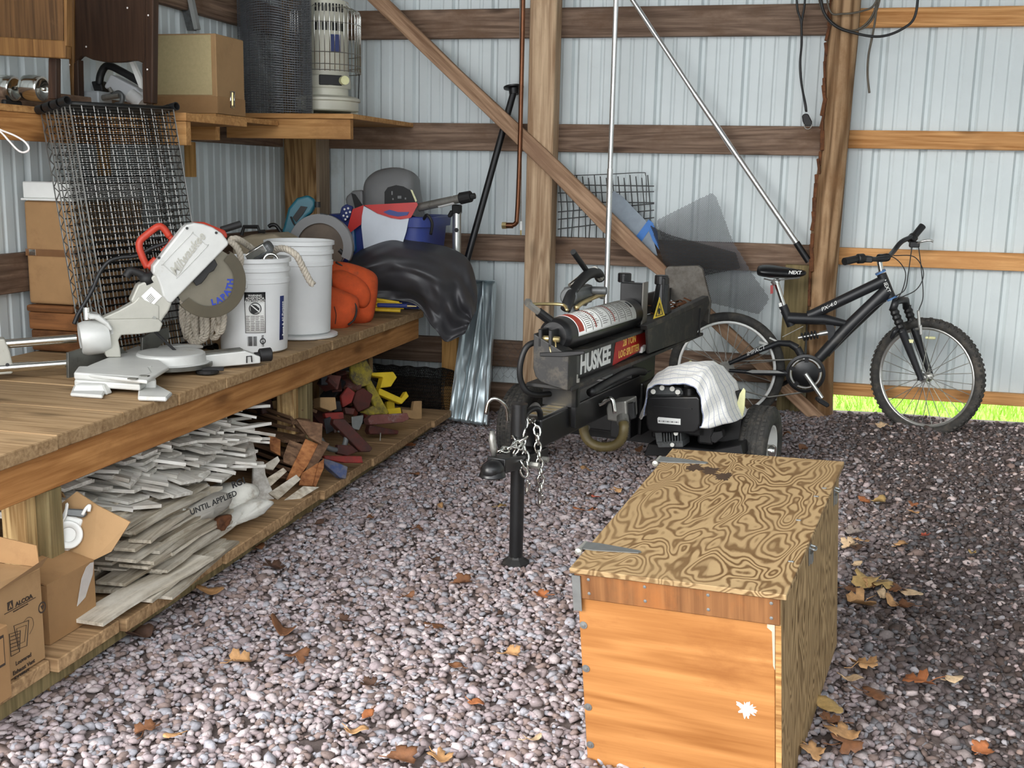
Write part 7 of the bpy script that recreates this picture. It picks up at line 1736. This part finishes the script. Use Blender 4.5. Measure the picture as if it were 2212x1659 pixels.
# the box at the frame edge
cb = thing('carton','brown carton with black panel at the left edge, nearest on the low shelf','box',(0.82,-4.3,0.10))
Xb = 0.93; y1b = at(27,1500,X=Xb).y; ztb = at(22,1345,X=Xb).z
MB().bx(Xb-0.12,Xb,y1b-0.25,y1b,0.1015,ztb).build('box_body',M['card2'],cb,bevel=0.003)
MB().bx(Xb-0.0002,Xb+0.0008,at(0,1400,X=Xb).y-.05,at(9,1400,X=Xb).y,at(5,1440,X=Xb).z,at(5,1372,X=Xb).z).build('print_panel',M['ink_brown'],cb)
MB().bx(Xb+0.0006,Xb+0.0014,at(0,1400,X=Xb).y-.05,at(7,1400,X=Xb).y,at(5,1434,X=Xb).z,at(5,1378,X=Xb).z).build('print_field',M['card2'],cb)
# open box with flap, tape and the white gutter outlet
Xo = 0.83; co = thing('carton','open cardboard carton with a raised flap and clear tape holding gutter parts','box',(0.70,-3.55,0.101))
y0o,y1o = at(107,1372,X=Xo).y, at(208,1318,X=Xo).y; zto = at(232,1196,X=Xo).z
MB().bx(Xo-0.004,Xo,y0o,y1o,0.1015,zto).build('side',M['card2'],co); MB().bx(Xo-0.30,Xo-0.296,y0o,y1o,0.1015,zto).build('side',M['card2'],co)
MB().bx(Xo-0.296,Xo-0.004,y0o,y0o+0.004,0.1015,zto).build('side',M['card2'],co); MB().bx(Xo-0.296,Xo-0.004,y1o-0.004,y1o,0.1015,zto).build('side',M['card2'],co)
MB().bx(Xo-0.296,Xo-0.004,y0o+0.004,y1o-0.004,0.1015,0.105).build('bottom',M['card2'],co)
MB().prism([(Xo,y0o,zto),(Xo,y1o,zto),(Xo-0.11,y1o,zto+0.025),(Xo-0.11,y0o,zto+0.025)],(0,0,0.004)).build('flap',M['card2'],co)
MB().prism([(Xo-0.004,y1o,zto),(Xo-0.296,y1o,zto),at(165,1062,Y=y1o+0.05),at(210,1092,Y=y1o+0.05),at(281,1128,Y=y1o+0.05),at(240,1192,Y=y1o+0.02)],(0,0.004,0)).build('flap',M['card'],co,label='light tan raised flap')
tp = [at(x,y,X=Xo+0.002) for x,y in ((195,1216),(202,1214),(200,1240),(190,1270),(184,1290),(166,1310),(170,1285),(176,1250),(186,1225))]
MB().prism(tp,(0.001,0,0)).build('clear_tape',plain('clear_tape',rgb(196,190,184),0.15,0,0.08,30,coat=0.5),co)
gt = thing('gutter_outlet','white plastic gutter outlet with clips sticking out of the open carton','gutter part',tuple(at(140,1180,X=0.72)))
fG = plane((0.45,-1,0.25),at(140,1150,X=0.74)); nG2 = V((0.45,-1,0.25)).normalized()
MB().prism([fG(x,y) for x,y in ((92,1095),(135,1115),(148,1108),(180,1122),(165,1165),(148,1192),(105,1194),(99,1185),(85,1180))],-nG2*0.10).build('body',M['white_paint'],gt,bevel=0.008,seg=2)
MB().prism([fG(x,y,0.004) for x,y in ((124,1120),(140,1110),(143,1085),(150,1086),(146,1112),(108,1190),(101,1188))],nG2*0.012).build('rib',M['white_paint'],gt,bevel=0.004)
MB().lathe(fG(148,1155,0.001),nG2,[(0.020,0.0),(0.036,0.002),(0.040,0.006),(0.036,0.008),(0.022,0.004)],28,closed=True).build('outlet_rim',M['white_paint'],gt,smooth=True)
MB().prism([fG(x,y,0.0) for x,y in ((143,1098),(182,1100),(190,1110),(182,1118),(146,1114))],nG2*0.01).build('clip',M['cast'],gt,bevel=0.003)
MB().tube(curve_pts([fG(x,y,0.01) for x,y in ((178,1112),(186,1098),(194,1092),(192,1105))],4),0.005,6).build('hook',M['white_paint'],gt,smooth=True)
for i,(pix,lab) in enumerate(((((88,1042),(120,1045),(146,1085),(138,1100),(100,1075)),'grey brown cardboard sheet standing in the open carton'),(((88,1062),(110,1070),(132,1105),(95,1092)),'notched brown card behind the gutter outlet'))):
    o = MB().prism([at(x,y,Y=-3.42+0.03*i) for x,y in pix],(0,0.006,0)).build('card_sheet',M['card2']); tag(o,lab,'card')
# brown planks
for k in range(24):
    t = k/23.0; z = 0.13+0.25*t; yaw = math.radians(-30+rb.uniform(-7,7))
    xr = 0.80-0.10*t+rb.uniform(-.06,.06); yr = -2.13+0.20*t+rb.uniform(-.08,.06)
    put(rb.choice(BBM),'brown_plank',(xr,yr,z),(rb.gauss(-0.35,.25),rb.gauss(0.04,.02),yaw),f'weathered brown plank, {ORD[k]} from below in the slanting bundle beside the white boards','plank','brown planks in the slanting bundle')
for i,(pix,lab,mt_) in enumerate((
 (((580,937),(606,950),(606,985),(584,972)),'small pinkish brown board end facing out of the brown bundle','orange_board'),
 (((612,985),(625,950),(660,962),(690,985),(640,1010),(612,998)),'broad brown panel lying over the brown bundle','brown_board'),
 (((660,948),(696,962),(640,1040),(618,1036)),'honey brown board slanting across the bundle end','orange_board'),
 (((692,950),(712,958),(668,1035),(652,1032)),'dark brown strip beside the honey board','brown_board'),
 (((652,1022),(686,1000),(690,1005),(678,1050),(645,1048)),'orange weathered board end at the shelf edge','orange_board'),
 (((688,1000),(700,990),(700,1010),(682,1052),(676,1048)),'orange edge board just right of the weathered one','orange_board'),
 (((640,905),(697,915),(695,960),(668,945)),'tan board end propped against the middle bench leg','brown_board'),
 (((560,1010),(600,985),(605,995),(590,1015)),'grey board tip under the brown bundle','raw_board'),
 (((565,1040),(612,1010),(620,1018),(585,1050)),'grey split board low under the brown bundle','raw_board'),
 (((580,1065),(640,1025),(650,1035),(600,1080)),'pale grey board lying on the shelf under the brown bundle','raw_board'),
 (((600,1090),(655,1050),(690,1052),(620,1095)),'long grey board flat at the shelf edge','raw_board'),
 (((560,1098),(598,1098),(596,1110),(562,1104)),'tiny white offcut lying at the shelf edge','white_board'))):
    fB = plane((0.55,-0.72,0.42),at(640,1000,X=0.80)+V((0.01*i,-0.006*i,0)))
    o = MB().prism([fB(x,y) for x,y in pix],V((-0.5,0.7,-0.45))*0.014).build('board_offcut',M[mt_],bevel=0.001); tag(o,lab,'board')
# red and brown scrap
M['oxide'] = plain('red_oxide_steel', rgb(84,38,32), 0.6, 0.1, 0.3, 14, dirt=rgb(58,40,36), dirt_at=0.52)
M['oxide_br'] = plain('bright_red_paint', rgb(136,42,36), 0.55, 0, 0.2, 14, dirt=rgb(84,44,40), dirt_at=0.52)
M['dk_steel'] = plain('dark_scrap_steel', rgb(52,52,56), 0.45, 0.4, 0.3, 14)
M['grey_pvc'] = plain('grey_pvc', rgb(96,98,98), 0.45, 0, 0.1, 14)
M['yellow_wood'] = plain('yellow_painted_wood', rgb(224,192,40), 0.6, 0, 0.08, 16, dirt=rgb(150,120,50), dirt_at=0.70)
M['yellow_old'] = plain('scuffed_yellow_paint', rgb(186,166,52), 0.7, 0, 0.12, 20, dirt=rgb(84,76,62), dirt_at=0.50)
M['blue_wood'] = plain('blue_painted_wood', rgb(56,72,112), 0.75, 0, 0.2, 20, dirt=rgb(120,112,104), dirt_at=0.52)
M['clay'] = plain('red_clay', rgb(116,72,66), 0.85, 0, 0.25, 20, dirt=rgb(160,150,150), dirt_at=0.6)
M['buff'] = plain('buff_wood_block', rgb(164,132,92), 0.8, 0, 0.12, 20)
def scrap(pix, mat, label, X, n=(0.75,-0.6,0.25), th=0.05, name='scrap_piece', cat='scrap', bev=0.003):
    f = plane(n, at(*pix[0],X=X)); o = MB().prism([f(x,y) for x,y in pix],-V(n).normalized()*th).build(name,M[mat],bevel=bev); return tag(o,label,cat)
SCR = [
 (((722,905),(745,905),(805,968),(800,976),(780,976),(720,915)),'oxide','long dark red channel lying towards the aisle with yellow specks',0.80,0.035,'steel_channel'),
 (((796,930),(800,918),(862,930),(860,938),(800,938)),'oxide','dark red bar with yellow specks on the shelf',0.78,0.04,'steel_bar'),
 (((795,905),(805,896),(880,892),(885,905),(870,912),(800,918)),'clay','curved mottled brick-coloured piece at the shelf edge',0.76,0.05,'edging_piece'),
 (((702,892),(742,890),(744,904),(725,908),(704,902)),'oxide_br','small bright red block with two round holes',0.70,0.03,'perforated_block'),
 (((700,984),(782,985),(785,1000),(745,1000),(702,992)),'oxide_br','flat red bar lying on the shelf above the blue one',0.84,0.03,'painted_bar'),
 (((698,990),(715,994),(752,1008),(748,1035),(735,1032),(698,1000)),'blue_wood','scuffed blue painted block at the shelf edge',0.87,0.04,'painted_block'),
 (((760,900),(786,896),(784,912),(776,930),(762,926)),'galv','shiny folded metal strip among the red scrap',0.76,0.01,'metal_strip'),
 (((770,845),(785,838),(806,852),(798,880),(775,890),(762,868)),'oxide','squarish dark red plate standing in the scrap heap',0.70,0.02,'steel_plate'),
 (((737,855),(752,835),(768,848),(760,870),(742,880)),'oxide_br','red folded plate left of the squarish one',0.68,0.02,'steel_plate'),
 (((692,858),(725,858),(728,884),(715,888),(692,880)),'buff','buff wooden block beside the middle bench leg',0.68,0.07,'wood_block'),
 (((705,808),(738,812),(730,842),(712,835)),'clay','dusty pinkish plate at the top of the scrap heap',0.62,0.015,'steel_plate'),
 (((692,800),(707,800),(709,832),(694,832)),'dk_steel','dark narrow metal piece right behind the middle bench leg',0.64,0.02,'steel_bar'),
 (((692,770),(758,768),(758,800),(694,800)),'dk_steel','dark crumpled black sheet at the back of the scrap heap',0.50,0.02,'black_sheet'),
 (((700,905),(715,900),(722,930),(706,938)),'dk_steel','dark hinge-like plate low in the scrap heap',0.72,0.01,'steel_plate'),
 (((745,880),(768,882),(764,896),(748,894)),'oxide','short dark red stub in the middle of the scrap heap',0.74,0.03,'steel_stub'),
 (((730,960),(760,962),(775,975),(750,985),(730,980)),'oxide','dark brown block under the long red channel',0.82,0.03,'steel_block'),
 (((718,866),(735,866),(740,888),(722,890)),'dk_steel','dark bracket between the buff block and the red plates',0.66,0.02,'bracket'),
 (((560,855),(585,850),(592,890),(566,895)),'oxide','red brown block end left of the middle bench leg',0.55,0.05,'steel_block'),
 (((595,845),(620,838),(640,850),(640,868),(600,862)),'oxide_br','bright red sheet left of the middle bench leg',0.50,0.01,'painted_sheet'),
 (((575,870),(605,862),(615,888),(590,895)),'buff','pale broken block left of the middle bench leg',0.56,0.04,'wood_block'),
 (((510,855),(560,870),(556,885),(508,872)),'dk_steel','greenish dark pipe deep under the bench',0.45,0.05,'pipe_piece'),
 (((590,885),(640,900),(650,915),(600,905)),'oxide','dark red angle lying behind the brown planks',0.55,0.03,'steel_angle'),
 (((560,830),(640,815),(640,840),(570,848)),'dk_steel','dark plastic sheet high under the bench left of the leg',0.35,0.02,'plastic_sheet'),
 (((758,790),(790,775),(805,800),(800,830),(775,838),(758,815)),'yellow_old','mottled grey yellow paddle standing in the yellow pile',0.62,0.02,'painted_paddle'),
 (((788,825),(800,818),(840,890),(835,897),(815,893)),'yellow_old','long scuffed yellow lath slanting through the yellow pile',0.66,0.02,'painted_lath'),
 (((800,805),(850,803),(858,815),(845,835),(822,838),(828,815),(804,812)),'yellow_wood','chunky bright yellow bracket on top of the pile',0.66,0.05,'painted_bracket'),
 (((820,838),(868,860),(878,845),(884,856),(868,873),(818,852)),'yellow_wood','bright yellow arm with a hooked end',0.70,0.035,'painted_hook_bar'),
 (((836,868),(852,862),(854,884),(838,888)),'yellow_wood','short upright yellow block',0.70,0.03,'painted_block'),
 (((836,883),(866,880),(868,893),(840,896)),'yellow_wood','flat yellow block on the shelf near the clay piece',0.73,0.03,'painted_block'),
 (((868,884),(892,886),(895,866),(912,866),(912,908),(890,905),(872,898)),'buff','yellowed L-shaped wooden block at the far right',0.76,0.03,'wood_block'),
 (((762,838),(792,838),(790,850),(768,852)),'yellow_old','yellow strip tucked under the mottled paddle',0.60,0.02,'painted_strip'),
 (((780,890),(806,876),(830,893),(800,897)),'yellow_old','pale yellow piece fanned at the foot of the lath',0.70,0.02,'painted_strip'),
 (((796,775),(800,748),(806,775),(806,812),(800,820)),'buff','sharp pointed wooden stake standing up behind the yellow pile',0.55,0.012,'wooden_stake'),
]
for pix,mat,lab,X,th,nm in SCR:
    scrap(pix,mat,lab,X,th=th,name=nm,bev=0.003)
for i in range(44):
    px_ = rb.uniform(692,800); py_ = rb.uniform(815,955); X = rb.uniform(0.42,0.66); c = at(px_,py_,X=X)
    if c.z < 0.115: c.z = 0.13
    l,w,h = rb.uniform(.05,.16),rb.uniform(.03,.07),rb.uniform(.006,.03)
    o = MB().box(c,(l,w,h),Euler((rb.uniform(-1,1),rb.uniform(-1,1),rb.uniform(0,6))).to_matrix()).build('scrap_piece',M[rb.choice(('oxide','oxide','dk_steel','oxide_br','brown_board','clay'))],bevel=0.002)
    tag(o,f'small dark rusty scrap, {ORD[i//2]} {"upper" if i%2 else "lower"} bit filling the heap right of the middle leg','scrap','dark filling of the scrap heap')
for i in range(26):
    px_ = rb.uniform(500,640); py_ = rb.uniform(835,900); X = rb.uniform(0.25,0.5); c = at(px_,py_,X=X)
    l,w,h = rb.uniform(.06,.2),rb.uniform(.03,.07),rb.uniform(.006,.03)
    o = MB().box(c,(l,w,h),Euler((rb.uniform(-.5,.5),rb.uniform(-.5,.5),rb.uniform(0,6))).to_matrix()).build('scrap_piece',M[rb.choice(('oxide','dk_steel','dk_steel','brown_board','clay'))],bevel=0.002)
    tag(o,f'dim scrap, {ORD[i//2]} {"upper" if i%2 else "lower"} bit deep under the bench left of the middle leg','scrap','dim scrap deep under the bench')
pv = MB(); 
fV = plane((0.75,-0.6,0.25),at(720,960,X=0.80))
pv.tube(curve_pts([fV(x,y) for x,y in ((692,948),(705,965),(725,972),(742,965),(748,945),(745,932),(730,928))],6),0.012,8)
o = pv.build('pipe_clip',M['grey_pvc'],smooth=True); tag(o,'grey plastic pipe clip lying in the red scrap','pipe clip')
for k,(x,y) in enumerate(((766,944),(772,950),(778,957),(806,921),(815,923),(827,926))):
    pass
nl = MB().tube([at(822,935,X=0.86),at(821,952,X=0.86)],0.0025,6).build('bent_nail',M['steel']); tag(nl,'thin bent nail standing at the shelf edge by the red bar','nail')
# roll of black mesh and its loose wires
RW0,RW1 = at(800,840,Y=-0.30),at(972,838,Y=-0.30); axr = (RW1-RW0); rr_ = 0.125
cR = V((0,-0.30,0.145))
def rollb(u,v):
    a = 2*PI*u*1.15; r = rr_*(0.94+0.08*u); return V((RW0.x+axr.x*v, -0.30+math.cos(a)*r, 0.155+math.sin(a)*r+0.004*math.sin(v*30)))
bm_ = MB(); nu,nv = 90,44
for s in (1,-1):
    for k in range(nv+1):
        bm_.tube([rollb(i/nu, min(1,max(0,k/nv+s*0.5/nv*(i%2)))) for i in range(nu+1)],0.0012,3)
for i in range(0,nu+1,2): bm_.tube([rollb(i/nu,j/nv) for j in range(0,nv+1,4)],0.0012,3)
o = bm_.build('wire_mesh_roll',M['wire_black']); tag(o,'black wire mesh roll lying under the far end of the bench','wire mesh')
